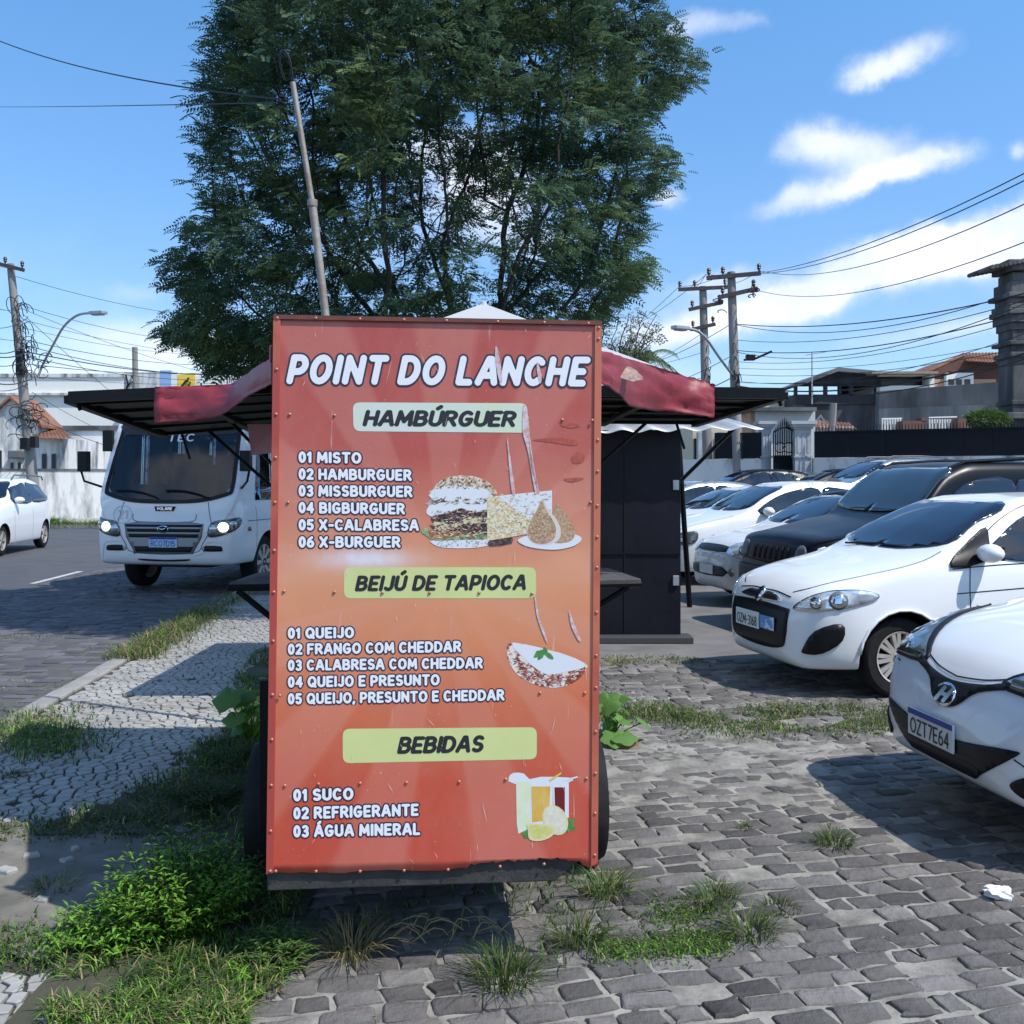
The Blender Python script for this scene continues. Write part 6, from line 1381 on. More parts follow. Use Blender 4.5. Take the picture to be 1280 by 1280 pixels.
def sprays(name, pts, dirs, parent, m, size=.13, pairs=6, seed=1):
    """one mesh of feathery compound leaves"""
    g = np.random.default_rng(seed); n = len(pts); pts = np.array(pts); dirs = np.array(dirs)
    dirs /= np.linalg.norm(dirs, axis=1)[:, None]+1e-9
    rnd = g.normal(size=(n, 3)); side = np.cross(dirs, rnd); side /= np.linalg.norm(side, axis=1)[:, None]+1e-9
    side[:, 2] *= .45; side /= np.linalg.norm(side, axis=1)[:, None]+1e-9
    nrm = np.cross(dirs, side); sz = size*g.uniform(.65, 1.25, n)
    loc = []; 
    for k in range(pairs):
        t = (k+.6)/pairs; L = .36*(1-.45*abs(t-.4)); w = .13
        for s in (-1, 1): loc.append([(t, 0, 0), (t+w*.9, s*L*.5, .03), (t+.16, s*L, -.02), (t-w*.7+.06, s*L*.55, -.03)])
    loc = np.array(loc)                       # (q, 4, 3)
    q = loc.shape[0]; A = loc.reshape(-1, 3); droop = -.28*A[:, 0]**2
    V = pts[:, None, :]+sz[:, None, None]*(A[None, :, 0, None]*dirs[:, None, :]+A[None, :, 1, None]*side[:, None, :]+A[None, :, 2, None]*nrm[:, None, :])
    V[:, :, 2] += sz[:, None]*droop[None, :]
    V = V.reshape(-1, 3).astype(np.float32); nf = n*q
    me = bpy.data.meshes.new(name); me.vertices.add(len(V)); me.vertices.foreach_set('co', V.ravel()); me.loops.add(nf*4); me.loops.foreach_set('vertex_index', np.arange(nf*4, dtype=np.int32))
    me.polygons.add(nf); me.polygons.foreach_set('loop_start', np.arange(0, nf*4, 4, dtype=np.int32)); me.polygons.foreach_set('loop_total', np.full(nf, 4, dtype=np.int32)); me.update(calc_edges=True)
    o = link(name, me, parent, [m]); tag(o, kind='stuff'); return o
SIL = [(340, -150), (300, -20), (290, 25), (300, 55), (272, 95), (288, 135), (262, 168), (275, 213), (258, 245), (283, 285), (214, 342), (218, 362), (262, 385), (212, 432), (262, 452), (285, 468), (420, 470), (600, 465), (680, 458), (715, 436), (750, 405), (765, 385), (815, 345), (780, 318), (805, 282), (785, 258), (842, 215), (785, 185), (815, 125), (880, 86), (812, 62), (825, 20), (770, -10), (700, -150)]
def space_col():
    YT = 12.4; att = []; rr = random.Random(11)
    while len(att) < 9500:
        x, y = rr.uniform(190, 910), rr.uniform(-150, 482)
        if not in_poly(x, y, SIL): continue
        e = edge_dist(x, y, [p for p in SIL]); hd = 2.9*math.sqrt(max(.02, 1-(1-min(1, e/260))**2)); Y = YT+rr.uniform(-1, 1)*hd
        p = at(x, y, YT); p = Vector((p.x, Y, p.z))
        core = math.exp(-((x-560)/150)**2-((y-300)/130)**2)
        if noise.noise(Vector((p.x*1.15+3, p.y*1.15+1, p.z*2.1+7))) < -.04+.22*core and e > 12: continue
        att.append(p)
    nodes = []; par = []; base = Vector((-.85, YT, 0))
    nodes.append(base.copy()); par.append(-1)
    for k in range(15):
        a = 2*PI*k/15+rr.uniform(-.2, .2); tilt = rr.uniform(.12, .62); last = 0; p = base.copy(); d = Vector((math.cos(a)*tilt, math.sin(a)*tilt*.8, 1)).normalized()
        for s in range(15):
            d = (d+Vector((rr.uniform(-.08, .08), rr.uniform(-.08, .08), .02))).normalized(); p = p+d*.17; nodes.append(p.copy()); par.append(last); last = len(nodes)-1
    D, KILL, INF = .15, .19, 1.1; act = att; ch_ = {}
    for it in range(85):
        if not act: break
        kd = kdtree.KDTree(len(nodes))
        for i, p in enumerate(nodes): kd.insert(p, i)
        kd.balance(); pull = {}; nxt = []
        for a in act:
            co, i, d = kd.find(a)
            if d < KILL: continue
            nxt.append(a)
            if d < INF or it < 4: v = pull.setdefault(i, Vector()); v += (a-co).normalized()
        act = nxt; new = []
        for i, v in pull.items():
            if v.length < 1e-6: continue
            d = (v.normalized()+Vector((rr.uniform(-.18, .18), rr.uniform(-.18, .18), rr.uniform(-.1, .16)))).normalized(); q = nodes[i]+d*D
            if any((nodes[c]-q).length < D*.45 for c in ch_.get(i, ())): continue
            new.append((q, i))
        if not new: break
        for q, i in new: nodes.append(q); par.append(i); ch_.setdefault(i, []).append(len(nodes)-1)
        if len(nodes) > 24000: break
    return nodes, par
def build_tree():
    nodes, par = space_col(); n = len(nodes); kids = [[] for _ in range(n)]
    for i in range(1, n): kids[par[i]].append(i)
    wt = [0.0]*n
    for i in range(n-1, 0, -1):
        if not kids[i]: wt[i] = 1
        wt[par[i]] += wt[i]
    rad = [min(.085, .0034*max(1, w)**.47) for w in wt]
    root = empty('large_tree', (-.85, 12.4, 0), 0, 'big feathery-leaved tree with many slim stems filling the sky behind the snack cart', 'tree'); inv = Matrix.Translation(-root.location)
    b = MB(); seen = [False]*n
    trunk = MB()
    for i in range(n-1, 0, -1):
        if seen[i] : continue
        # follow from a tip down until a chain already drawn
        ch = [i]; seen[i] = True; j = i
        while par[j] >= 0:
            j = par[j]; ch.append(j)
            if seen[j] or j == 0: break
            seen[j] = True
        if len(ch) < 2: continue
        pts = [nodes[k] for k in ch]; rs = [rad[k] for k in ch]; rs[-1] = min(rs[-1], rs[-2]*1.3)
        nn = 6 if max(rs) > .03 else (4 if max(rs) > .012 else 3)
        (trunk if max(rs) > .03 else b).tube(pts, rs, nn, cap=False)
    def fin(mb, nm):
        me = bpy.data.meshes.new(nm); me.from_pydata(mb.v, [], mb.f); me.polygons.foreach_set('use_smooth', [True]*len(mb.f)); o = link(nm, me, root, [m_bark]); o.matrix_parent_inverse = inv; return o
    fin(trunk, 'trunk'); o = fin(b, 'branches'); tag(o, kind='stuff')
    P, Dn = [], []; rr = random.Random(5); C0 = Vector((-.85, 12.4, 4.2))
    for i in range(1, n):
        if wt[i] > 14 or nodes[i].z < 2.4: continue
        d = (nodes[i]-nodes[par[i]]).normalized(); out_ = (nodes[i]-C0); out_.z *= .3; out_.normalize()
        
        cl_ = noise.noise(nodes[i]*1.7+Vector((9, 0, 0)))+.5*noise.noise(nodes[i]*4+Vector((1, 5, 0))); pxn = 640+nodes[i].x/nodes[i].y*1280; pyn = 600-(nodes[i].z-EYE)/nodes[i].y*1280
        core = math.exp(-((pxn-560)/150)**2-((pyn-270)/110)**2)
        if cl_ < -.38+.42*core: continue
        k = 17 if wt[i] <= 2 else 8
        for _ in range(k):
            q = nodes[i]+Vector((rr.gauss(0, .10), rr.gauss(0, .10), rr.gauss(0, .045)))
            dd = d*.5+out_*.6+Vector((rr.gauss(0, .5), rr.gauss(0, .5), rr.gauss(-.05, .22))); P.append(q); Dn.append(dd)
    o = sprays('crown', P, Dn, root, leaf_mat(), .145, 5); print('SPRIGS', len(P), 'NODES', n); o.matrix_parent_inverse = inv
    # small thin-crowned tree showing at the right behind the tent
    r2 = empty('sparse_tree', (at(790, 590, 15).x, 15, 0), 0, 'small half-bare tree right of the red board, below the big crown', 'tree'); inv2 = Matrix.Translation(-r2.location); b = MB(); P = []; Dn = []
    base = Vector((at(745, 600, 15).x, 15, 0)); b.tube([base, base+Vector((.1, 0, 1.5)), base+Vector((.25, 0, 2.4))], [.07, .05, .04], 6)
    rr = random.Random(8)
    for k in range(46):
        t0 = base+Vector((.25, 0, 2.4-rr.uniform(0, .5))); tgt = at(rr.uniform(715, 822), rr.uniform(385, 452), 15+rr.uniform(-.6, .6)); pts = [t0]
        for s in range(1, 8): t = s/7; pts.append(t0.lerp(tgt, t)+Vector((rr.gauss(0, .04), rr.gauss(0, .04), .22*math.sin(t*PI))))
        b.tube(pts, [.014*(1-i/9)+.003 for i in range(8)], 4, cap=False)
        for p in pts[4:]:
            for _ in range(3): P.append(p+Vector((rr.gauss(0, .07), rr.gauss(0, .07), rr.gauss(0, .05)))); Dn.append(Vector((rr.gauss(.3, .5), rr.gauss(0, .5), rr.gauss(0, .25))))
    o = b.build('trunk', m_bark, r2, fix=False); o.matrix_parent_inverse = inv2
    o = sprays('crown', P, Dn, r2, gmat('sparse_leaf', (.13, .15, .08), .3), .14, 4, 4); o.matrix_parent_inverse = inv2
    palm = empty('palm_tree', (at(806, 600, 28).x, 28, 0), 0, 'palm tree head showing above the grey tent edge', 'palm'); Z = at(806, 448, 28).z
    q = MB(); q.tube([(0, 0, 0), (.1, 0, Z*.5), (0, 0, Z)], [.16, .13, .11], 8); q.build('trunk', m_bark, palm); pg = gmat('palm_leaf', (.10, .14, .05), .3); rr = random.Random(4)
    for k in range(17):
        a = 2*PI*k/17+rr.uniform(-.2, .2); up = rr.uniform(.1, 1.1); f = MB(); L = 1.05; pts = []
        for s in range(9): t = s/8; r = L*t*math.cos(up*.6); pts.append(Vector((math.cos(a)*r, math.sin(a)*r, Z+L*(math.sin(up)*t-.75*t*t))))
        f.tube(pts, .012, 3, cap=False)
        for s in range(1, 9):
            for h in (0, .5):
                p = pts[s-1].lerp(pts[s], h); d = (pts[s]-pts[s-1]).normalized(); sd = d.cross(Vector((0, 0, 1))).normalized()
                for g_ in (-1, 1): e = p+(sd*g_*.6+d*.6-Vector((0, 0, .35))).normalized()*.34; f.add([p-d*.02, p+d*.02, e], [(0, 1, 2)])
        f.build('frond', pg, palm, fix=False)

# ------------------------------------------------------------------ poles and wires
m_conc = mat('pole_concrete', (.24, .23, .22), .85, var=.25, vscale=3, bump=.3, stretch=(1, 1, .3)); m_wood = mat('crossarm_wood', (.05, .045, .045), .85, var=.3); m_wire = mat('cable_black', (.012, .012, .014), .6); m_porc = mat('insulator_brown', (.06, .045, .04), .4)
def wire(a, b, sag, r=.012, group='overhead wires', label='thin overhead cable', n=16):
    a, b = Vector(a), Vector(b); pts = [a.lerp(b, k/n)-Vector((0, 0, sag*4*(k/n)*(1-k/n))) for k in range(n+1)]
    mb = MB(); mb.tube(pts, r, 4); o = mb.build('overhead_wire', m_wire, None, smooth=True); tag(o, label, 'overhead wire', group); return o
def lamp_arm(root, P_, pts, head):
    b = MB(); b.tube(smoothpoly(pts, 5, False), .045, 8); o = b.build('lamp_arm', m_steel, root, smooth=True); o.matrix_parent_inverse = P_
    d = (head[1]-head[0]).normalized(); c = (head[0]+head[1])/2; L = (head[1]-head[0]).length; R = d.to_track_quat('X', 'Z').to_matrix(); b = MB(); b.box(c, (L, .26, .12), 0, R); b.box(c-Vector((0, 0, .07)), (L*.7, .2, .05), 0, R); o = b.build('lamp_head', m_steel, root, bevel=.03); o.matrix_parent_inverse = P_
def build_poles():
    def pole(base, top, r0, r1, label, arms, name='utility_pole', sq=False):
        root = empty(name, (base.x, base.y, 0), 0, label, 'utility pole'); inv = Matrix.Translation(-root.location)
        b = MB(); b.tube([Vector((base.x, base.y, base.z)), top], [r0, r1], 12); o = b.build('shaft', m_conc, root, smooth=True); o.matrix_parent_inverse = inv
        for a, c, ins in arms:
            b = MB(); d = (c-a).normalized(); R = d.to_track_quat('X', 'Z').to_matrix(); b.box((a+c)/2+Vector((0, -.18, 0)), ((c-a).length, .11, .13), 0, R); o = b.build('crossarm', m_wood, root); o.matrix_parent_inverse = inv
            for t in ins:
                b = MB(); b.lathe([(.02, 0), (.03, .05), (.07, .1), (.05, .14), (.075, .18), (.05, .24), (0, .27)], 10, 0, Matrix.Translation(a.lerp(c, t)+Vector((0, -.18, .06)))); o = b.build('insulator', m_porc, root, smooth=True); o.matrix_parent_inverse = inv
        return root, inv
    D = 38
    r, inv = pole(at(46, 652, D)*1, at(13, 330, D), .22, .13, 'left utility pole wrapped in black cable coils, by the white gable house', [(at(-14, 327, D), at(33, 339, D), (.1, .5, .95))])
    rr = random.Random(2)
    def clump(root, inv, px, py, D, w, h, n, m=m_wire, th=.016):
        b = MB(); 
        for k in range(n):
            c = at(px+rr.gauss(0, w*.25), py+rr.gauss(0, h*.3), D)+Vector((0, rr.uniform(-.4, .1), 0)); R1, R2 = rr.uniform(.3, 1)*w*D/2560, rr.uniform(.3, 1)*h*D/4200; ph = rr.uniform(0, 6)
            b.tube([c+Vector((R1*math.cos(t), .15*math.sin(t+ph), R2*math.sin(t))) for t in np.linspace(0, rr.uniform(3, 6.3), 12)], th, 4, cap=False)
        o = b.build('cable_coil', m, root, fix=False); o.matrix_parent_inverse = inv
    clump(r, inv, 34, 448, D, 22, 60, 26); clump(r, inv, 38, 528, D, 26, 34, 22); clump(r, inv, 30, 400, D, 18, 60, 12); clump(r, inv, 52, 452, D, 22, 26, 5)
    b = MB(); b.bb(at(33, 0, D).x, at(41, 0, D).x, D-.5, D-.2, at(0, 562, D).z, at(0, 548, D).z); b.bb(at(45, 0, D).x, at(52, 0, D).x, D-.5, D-.2, at(0, 560, D).z, at(0, 546, D).z); b.bb(at(26, 0, D).x, at(30, 0, D).x, D-.4, D-.2, at(0, 470, D).z, at(0, 440, D).z); o = b.build('junction_box', m_plast, r); o.matrix_parent_inverse = inv
    lamp_arm(r, inv, [at(48, 470, D), at(54, 455, D), at(66, 432, D-.4), at(80, 408, D-.8), at(97, 394, D-1.2), at(116, 391, D-1.6)], (at(114, 391.5, D-1.6), at(131, 390.5, D-2)))
    pole(at(171, 560, 62), at(168.5, 434, 62), .2, .16, 'bare grey concrete post in front of the grey graffiti wall', [], 'concrete_post')
    D1, D2 = 33, 39
    r, inv = pole(at(925, 662, D1), at(914, 340, D1), .19, .13, 'right-hand utility pole with a tilted lower crossarm, nearer of the pair', [(at(882, 349, D1), at(949, 343, D1), (.04, .3, .97)), (at(897, 373, D1), at(945, 362, D1), (.1, .9))])
    clump(r, inv, 940, 366, D1, 12, 16, 6, m_porc, .02); clump(r, inv, 918, 468, D1, 9, 44, 9); clump(r, inv, 924, 560, D1, 5, 50, 3)
    lamp_arm(r, inv, [at(919, 473, D1), at(900, 448, D1-.5), at(884, 425, D1-1), at(872, 414, D1-1.2), at(858, 410.5, D1-1.4)], (at(859, 410.5, D1-1.4), at(842, 409, D1-1.8)))
    b = MB(); b.tube([at(930, 450, D1), at(945, 448, D1-.6), at(965, 439, D1-.6)], .04, 6); b.box(at(938, 447, D1-.6), (.28, .22, .18)); o = b.build('second_lamp', m_plast, r, bevel=.03); o.matrix_parent_inverse = inv
    r, inv = pole(at(886, 640, D2), at(878.5, 358, D2), .2, .14, 'left-hand utility pole with three crossarms, farther of the pair', [(at(847, 363, D2), at(908, 360, D2), (.03, .33, .95)), (at(860, 388, D2), at(902, 379, D2), (.1, .9)), (at(862, 413, D2), at(893, 406, D2), (.1, .9))])
    clump(r, inv, 900, 380, D2, 14, 14, 6, m_porc, .02); clump(r, inv, 884, 470, D2, 8, 60, 8)
    g1 = 'cables strung between the poles on the right'; l1 = 'thin overhead cable crossing the sky on the right side'
    for (x0, y0, Y0, x1, y1, Y1, sg, rr_) in [(882, 343, D1, 1300, 207, 14, .5, .012), (900, 341, D1, 1300, 216, 14, .5, .012), (948, 338, D1, 1300, 246, 14, .5, .012), (943, 362, D1, 1300, 295, 15, .5, .012),
        (848, 358, D2, 906, 343, D1, .1, .012), (868, 358, D2, 882, 343, D1, .1, .012), (906, 356, D2, 948, 339, D1, .1, .012),
        (920, 405, D1, 1300, 362, 22, .35, .022), (920, 406, D1, 1250, 372, 24, .5, .016), (920, 425, D1, 1300, 370, 22, .4, .014), (920, 438, D1, 1300, 385, 22, .4, .02), (920, 440, D1, 1300, 372, 20, .6, .014),
        (919, 452, D1, 1300, 392, 22, .4, .012), (919, 460, D1, 1300, 420, 24, .3, .010), (919, 468, D1, 1300, 430, 24, .3, .012), (918, 478, D1, 1300, 452, 24, .2, .012), (918, 482, D1, 1300, 436, 23, .5, .035), (918, 484, D1, 1300, 442, 23, .6, .02), (918, 476, D1, 1300, 410, 22, .5, .012),
        (915, 472, D1, 820, 500, 44, .2, .02), (912, 406, D1, 760, 462, 50, .4, .014), (884, 412, D2, 750, 470, 55, .4, .012), (912, 446, D1, 780, 490, 50, .3, .014), (880, 440, D2, 730, 470, 60, .2, .012), (882, 344, D1, 760, 420, 60, .3, .012), (848, 359, D2, 740, 440, 66, .3, .012), (884, 470, D2, 760, 486, 60, .3, .016)]:
        wire(at(x0, y0, Y0), at(x1, y1, Y1), sg, rr_*.8, g1, l1)
    g2 = 'cables fanning out from the left utility pole'; l2 = 'thin overhead cable beside the left utility pole'
    for (x0, y0, Y0, x1, y1, Y1, sg, rr_) in [(18, 345, D, 330, 398, 60, .5, .014), (28, 382, D, 330, 425, 60, .6, .014), (28, 386, D, 330, 480, 60, .4, .012), (30, 410, D, 330, 440, 60, .5, .012), (32, 425, D, 330, 452, 60, .5, .018), (33, 432, D, 330, 462, 60, .6, .02), (34, 440, D, 330, 466, 58, .4, .03), (34, 446, D, 330, 470, 58, .5, .02),
        (28, 392, D, 230, 560, 50, .2, .012), (40, 490, D, 230, 580, 30, .2, .012), (36, 470, D, 330, 474, 60, .3, .015), (35, 455, D, 330, 458, 60, .4, .02), (30, 400, D, 330, 446, 60, .4, .012), (42, 520, D, 160, 565, 40, .1, .016),
        (28, 385, D, -30, 372, 28, .2, .016), (30, 400, D, -30, 405, 28, .2, .016), (32, 430, D, -30, 430, 28, .3, .025), (33, 440, D, -30, 438, 28, .2, .03), (33, 450, D, -30, 450, 28, .2, .02), (35, 475, D, -30, 470, 28, .2, .03), (35, 480, D, -30, 482, 28, .2, .02), (36, 500, D, -30, 498, 28, .2, .02), (18, 335, D, -30, 320, 28, .1, .012), (33, 425, D, -30, 415, 28, .1, .014)]:
        wire(at(x0, y0, Y0), at(x1, y1, Y1), sg, rr_*.8, g2, l2)
    wire(at(352, 124, 6.18), at(-40, 34, 12), .12, .007, None, 'thick black service cable running from the leaning pole to the upper left edge')
    wire(at(352, 128, 6.18), at(-40, 133, 26), .02, .005, None, 'faint level cable below the thick service cable at the upper left')

# ------------------------------------------------------------------ buildings, walls and fences
def stain(name, c, c2, sc=1.0, th=(.45, .62), vs=1.6): return mat(name, c, .85, col2=c2, vscale=vs, thresh=th, bump=.15, bscale=8, stretch=(1, 1, .25), detail=8)
m_wallw = stain('stained_white_wall', (.66, .66, .64), (.15, .16, .16), th=(.46, .66)); m_wallg = stain('grey_stained_wall', (.16, .17, .18), (.055, .06, .065), vs=.7, th=(.38, .6)); m_bwhite = mat('bright_white_wall', (.78, .77, .72), .8, var=.04, vscale=.4)
m_tile = mat('clay_tile', (.30, .135, .075), .85, col2=(.17, .085, .055), vscale=2, thresh=(.4, .6)); m_brick = mat('bare_brick', (.20, .095, .07), .9, col2=(.12, .07, .055), vscale=1.2, bump=.4, bscale=6); m_fence = mat('black_fence_sheet', (.007, .008, .013), .5, spec=.2, var=.2); m_peach = mat('peach_wall', (.50, .30, .20), .85, var=.1)
def blk(px0, py0, px1, py1, Y, dep, zb=None):
    a = at(px0, py0, Y); c = at(px1, py1, Y); b = MB(); b.bb(a.x, c.x, Y, Y+dep, a.z, c.z if zb is None else zb); return b
def tiles(root, inv, a, b, c, d, nu, nv, m, thick=.06):
    """barrel tiles on the slope a-b (eave) to d-c (ridge), as one relief sheet"""
    mb = MB(); NU = nu*6
    for j in range(nv+1):
        for i in range(NU+1):
            u, v = i/NU, j/nv; p = a.lerp(b, u).lerp(d.lerp(c, u), v); p = p+Vector((0, 0, thick*abs(math.sin(i*PI/6)))); mb.v.append(tuple(p))
            mb.v.append(tuple(p+Vector((0, 0, thick*.5))))
    for j in range(nv):
        for i in range(NU): q = lambda jj, ii, k: ((jj)*(NU+1)+ii)*2+k; mb.f.append((q(j, i, 1), q(j, i+1, 1), q(j+1, i+1, 0), q(j+1, i, 0))); mb.f.append((q(j, i, 0), q(j, i+1, 0), q(j, i+1, 1), q(j, i, 1))); mb.mi += [0, 0]
    o = mb.build('roof', m, root, fix=False); o.matrix_parent_inverse = inv; return o
def bldg(name, px, Y, label, cat):
    root = empty(name, (at(px, 600, Y).x, Y, 0), 0, label, cat); return root, Matrix.Translation(-root.location)
def put(name, mb, m, root, inv, **k): o = mb.build(name, m, root, **k); o.matrix_parent_inverse = inv; return o
def build_town():
    m_void = mat('window_dark', (.02, .022, .026), .3)
    # ---- left
    r, i = bldg('boundary_wall', 95, 44, 'stained off-white boundary wall behind the white people carrier', 'wall')
    a, c = at(-60, 600, 41), at(380, 586, 47); b = MB(); b.prism([(a.x, a.y, 0), (c.x, c.y, 0), (c.x, c.y+.25, 0), (a.x, a.y+.25, 0)], (0, 0, 1.98)); put('wall', b, m_wallw, r, i)
    b = MB(); b.prism([(a.x, a.y-.04, 1.98), (c.x, c.y-.04, 1.98), (c.x, c.y+.29, 1.98), (a.x, a.y+.29, 1.98)], (0, 0, .09)); put('coping', b, m_wallg, r, i)
    r, i = bldg('gable_house', 18, 50, 'old white house with a plain gable and clay roof edge at the far left', 'house')
    Y = 50; b = MB(); b.prism([at(-60, 640, Y), at(47, 640, Y), at(47, 528, Y), at(13, 497, Y), at(-60, 560, Y)], (0, 2.2, 0)); put('wall', b, m_wallw, r, i)
    a = at(50, 531, Y-.3); k = at(12, 494, Y-.3); l_ = at(-62, 560, Y-.3); b = MB(); b.prism([k, a, a+Vector((0, 0, -.12)), k+Vector((0, 0, -.14)), l_+Vector((0, 0, -.12)), l_], (0, 2.6, 0)); put('roof', b, m_tile, r, i)
    for (x0, y0, x1, y1) in ((12, 577, 18, 592), (21, 577, 27, 592), (-4, 562, 3, 590)):
        w = put('window', blk(x0, y0, x1, y1, Y-.05, .1), m_wallw, r, i); q = blk(x0+1, y0+1, x1-1, y1-1, Y-.07, .03).build('pane', m_void, w)
    put('air_unit', blk(9, 563, 26, 573, Y-.5, .5), m_greyplast, r, i, bevel=.05)
    r, i = bldg('tile_roofed_annex', 65, 49, 'low white annex with an orange clay tile roof right of the left pole', 'house')
    put('wall', blk(46, 548, 79, 640, 49, 5), m_wallw, r, i); tiles(r, i, at(44, 549, 48.4), at(91, 549, 48.4), at(76, 533, 53), at(46, 533, 53), 9, 7, m_tile)
    for x0 in (52, 64): w = put('window', blk(x0, 567, x0+6, 588, 48.95, .1), m_greyplast, r, i); blk(x0+1, 568, x0+5, 587, 48.93, .03).build('pane', m_void, w)
    r, i = bldg('plain_white_house', 110, 54, 'long plain white wall building with dark stained parapet behind the minibus mirror', 'building')
    put('wall', blk(48, 538, 360, 640, 54, 6), mat('weathered_white', (.74, .75, .75), .85, col2=(.48, .50, .51), vscale=.5, thresh=(.4, .7), stretch=(1, 1, .3)), r, i); put('parapet', blk(50, 532, 362, 538, 53.9, 6.2), m_wallg, r, i); 
    for x0 in (81, 87): put('window', blk(x0, 574, x0+4, 590, 53.9, .1), m_greyplast, r, i)
    r, i = bldg('white_hall', 130, 72, 'big bright white hall with a stained parapet line', 'building')
    put('wall', blk(-60, 471, 155, 640, 72, 12), m_bwhite, r, i); put('parapet', blk(-62, 467, 156, 471.5, 71.9, 12.3), m_wallw, r, i); put('ledge', blk(-60, 491, 156, 494, 71.7, .4), m_wallw, r, i); put('lower_block', blk(156, 492, 390, 640, 71, 12), m_bwhite, r, i)
    r, i = bldg('painted_wall', 200, 70, 'grey wall with scribbled letters, a light blue band and a yellow panel', 'wall')
    put('grey_panel', blk(155, 465, 200, 492, 70, .5), m_wallw, r, i); put('blue_panel', blk(200, 463, 214, 492, 69.98, .5), mat('light_blue_paint', (.27, .42, .68), .8), r, i); put('white_panel', blk(214, 465, 222, 492, 70, .5), m_bwhite, r, i); put('yellow_panel', blk(222, 468, 244, 492, 69.98, .5), mat('yellow_paint', (.80, .56, .08), .8), r, i); put('white_panel', blk(244, 470, 390, 492, 70, .5), m_bwhite, r, i)
    q = MB()
    for pts in ([(157, 468), (160, 480), (157, 488), (163, 478)], [(164, 470), (170, 478), (166, 486)], [(165, 478), (172, 470), (172, 486), (166, 488)], [(226, 484), (232, 476), (238, 478), (234, 486)], [(232, 478), (236, 472)]): q.tube([at(x, y, 69.9) for x, y in pts], .06, 4)
    put('scribble', q, m_plast, r, i)
    # ---- right: black fence on a pale base, gate and pillars
    r, i = bldg('black_fence', 1150, 30, 'long black sheet-metal fence with small spikes on a pale base wall', 'fence')
    FY = lambda px: 32.5-4.2*(px-953)/330
    def fbase(x0, x1):
        a, c = at(x0, 573, FY(x0)), at(x1, 573, FY(x1)); b = MB(); b.prism([(a.x, a.y, 0), (c.x, c.y, 0), (c.x, c.y+.3, 0), (a.x, a.y+.3, 0)], (0, 0, at(0, 572, 31).z)); put('base_wall', b, m_wallw, r, i)
    fbase(1018, 1330); fbase(820, 953)
    edges = [1018, 1060, 1103, 1150, 1205, 1241, 1290, 1330]
    for x0, x1 in list(zip(edges[:-1], edges[1:]))+[(893, 921), (921, 953)]:
        top0 = 540-(x0-1008)*.022 if x0 > 1000 else 541; a, c = at(x0+.4, top0, FY(x0)), at(x1-.2, top0-(x1-x0)*.02, FY(x1)); zb = at(0, 571.5, 31).z+.0; b = MB(); b.prism([(a.x, a.y, zb), (c.x, c.y, zb), c, a], (0, .06, 0)); put('panel', b, m_fence, r, i)
    b = MB()
    for k in range(76):
        x = 1020+k*4.0; p = at(x, 538-(x-1008)*.022, FY(x)+.03); b.tube([p-Vector((0, 0, .15)), p+Vector((0, 0, .10)), p+Vector((0, 0, .16))], [.014, .014, .002], 4)
    b.tube([at(1018, 540, FY(1018)-.02), at(1330, 533, FY(1330)-.02)], .025, 4); o = put('spikes', b, m_fence, r, i, fix=False); tag(o, kind='stuff')
    m_pil = mat('pillar_plaster', (.42, .44, .46), .8, col2=(.26, .28, .30), vscale=2, thresh=(.4, .7))
    for (x0, x1), lb in (((953, 967), 'white plaster gate pillar left of the iron gate'), ((994, 1017), 'wider white plaster gate pillar right of the iron gate')):
        r, i = bldg('gate_pillar', (x0+x1)/2, 32, lb, 'pillar'); tag(r, group='gate pillars'); b = MB(); Yp = FY(x0)-.1; a, c = at(x0, 536, Yp), at(x1-3, 600, Yp); w = c.x-a.x
        b.bb(a.x, c.x, Yp, Yp+.5, 0, a.z); 
        for z, e, h in ((a.z, .05, .06), (a.z+.06, .10, .08), (a.z+.14, .15, .10), (2.3, .04, .06), (1.75, .08, .10)): b.bb(a.x-e, c.x+e, Yp-e, Yp+.5+e, z, z+h)
        put('shaft', b, m_pil, r, i)
        b = MB()
        for k in range(3): x = a.x+w*(k+.6)/3.2; b.bb(x-.03, x+.03, Yp-.015, Yp, 2.45, a.z-.12)
        put('fluting', b, m_pil, r, i)
    r, i = bldg('iron_gate', 981, 32, 'black wrought-iron gate with a pointed arched top between the white pillars', 'gate')
    Yg = FY(980); b = MB(); x0, x1 = at(967, 0, Yg).x, at(994, 0, Yg).x; n = 13
    for k in range(n): x = x0+(x1-x0)*k/(n-1); t = abs(k/(n-1)-.5)*2; zt = at(0, 526+16*t**1.3, Yg).z; q = MB(); q.tube([(x, Yg, .1), (x, Yg, zt), (x, Yg, zt+.14)], [.02, .02, .002], 5); put('bar', q, m_fence, r, i)
    q = MB(); q.bb(x0, x1, Yg+.03, Yg+.06, .1, 2.35); put('backing_sheet', q, m_fence, r, i)
    q = MB(); q.tube([(x0+(x1-x0)*k/12, Yg, at(0, 540+6*abs(k/6-1)**1.5-6, Yg).z) for k in range(13)], .03, 5); q.tube([(x0, Yg, 2.35), (x1, Yg, 2.35)], .03, 5)
    for sx in (.3, .7):
        c0 = x0+(x1-x0)*sx; q.tube([(c0+.16*math.cos(t), Yg, 2.62+.16*math.sin(t)) for t in np.linspace(0, 5.5, 14)], .018, 4)
    put('rail', q, m_fence, r, i)
    r, i = bldg('gatehouse', 978, 36, 'small white gatehouse with a flat dark roof behind the iron gate', 'building')
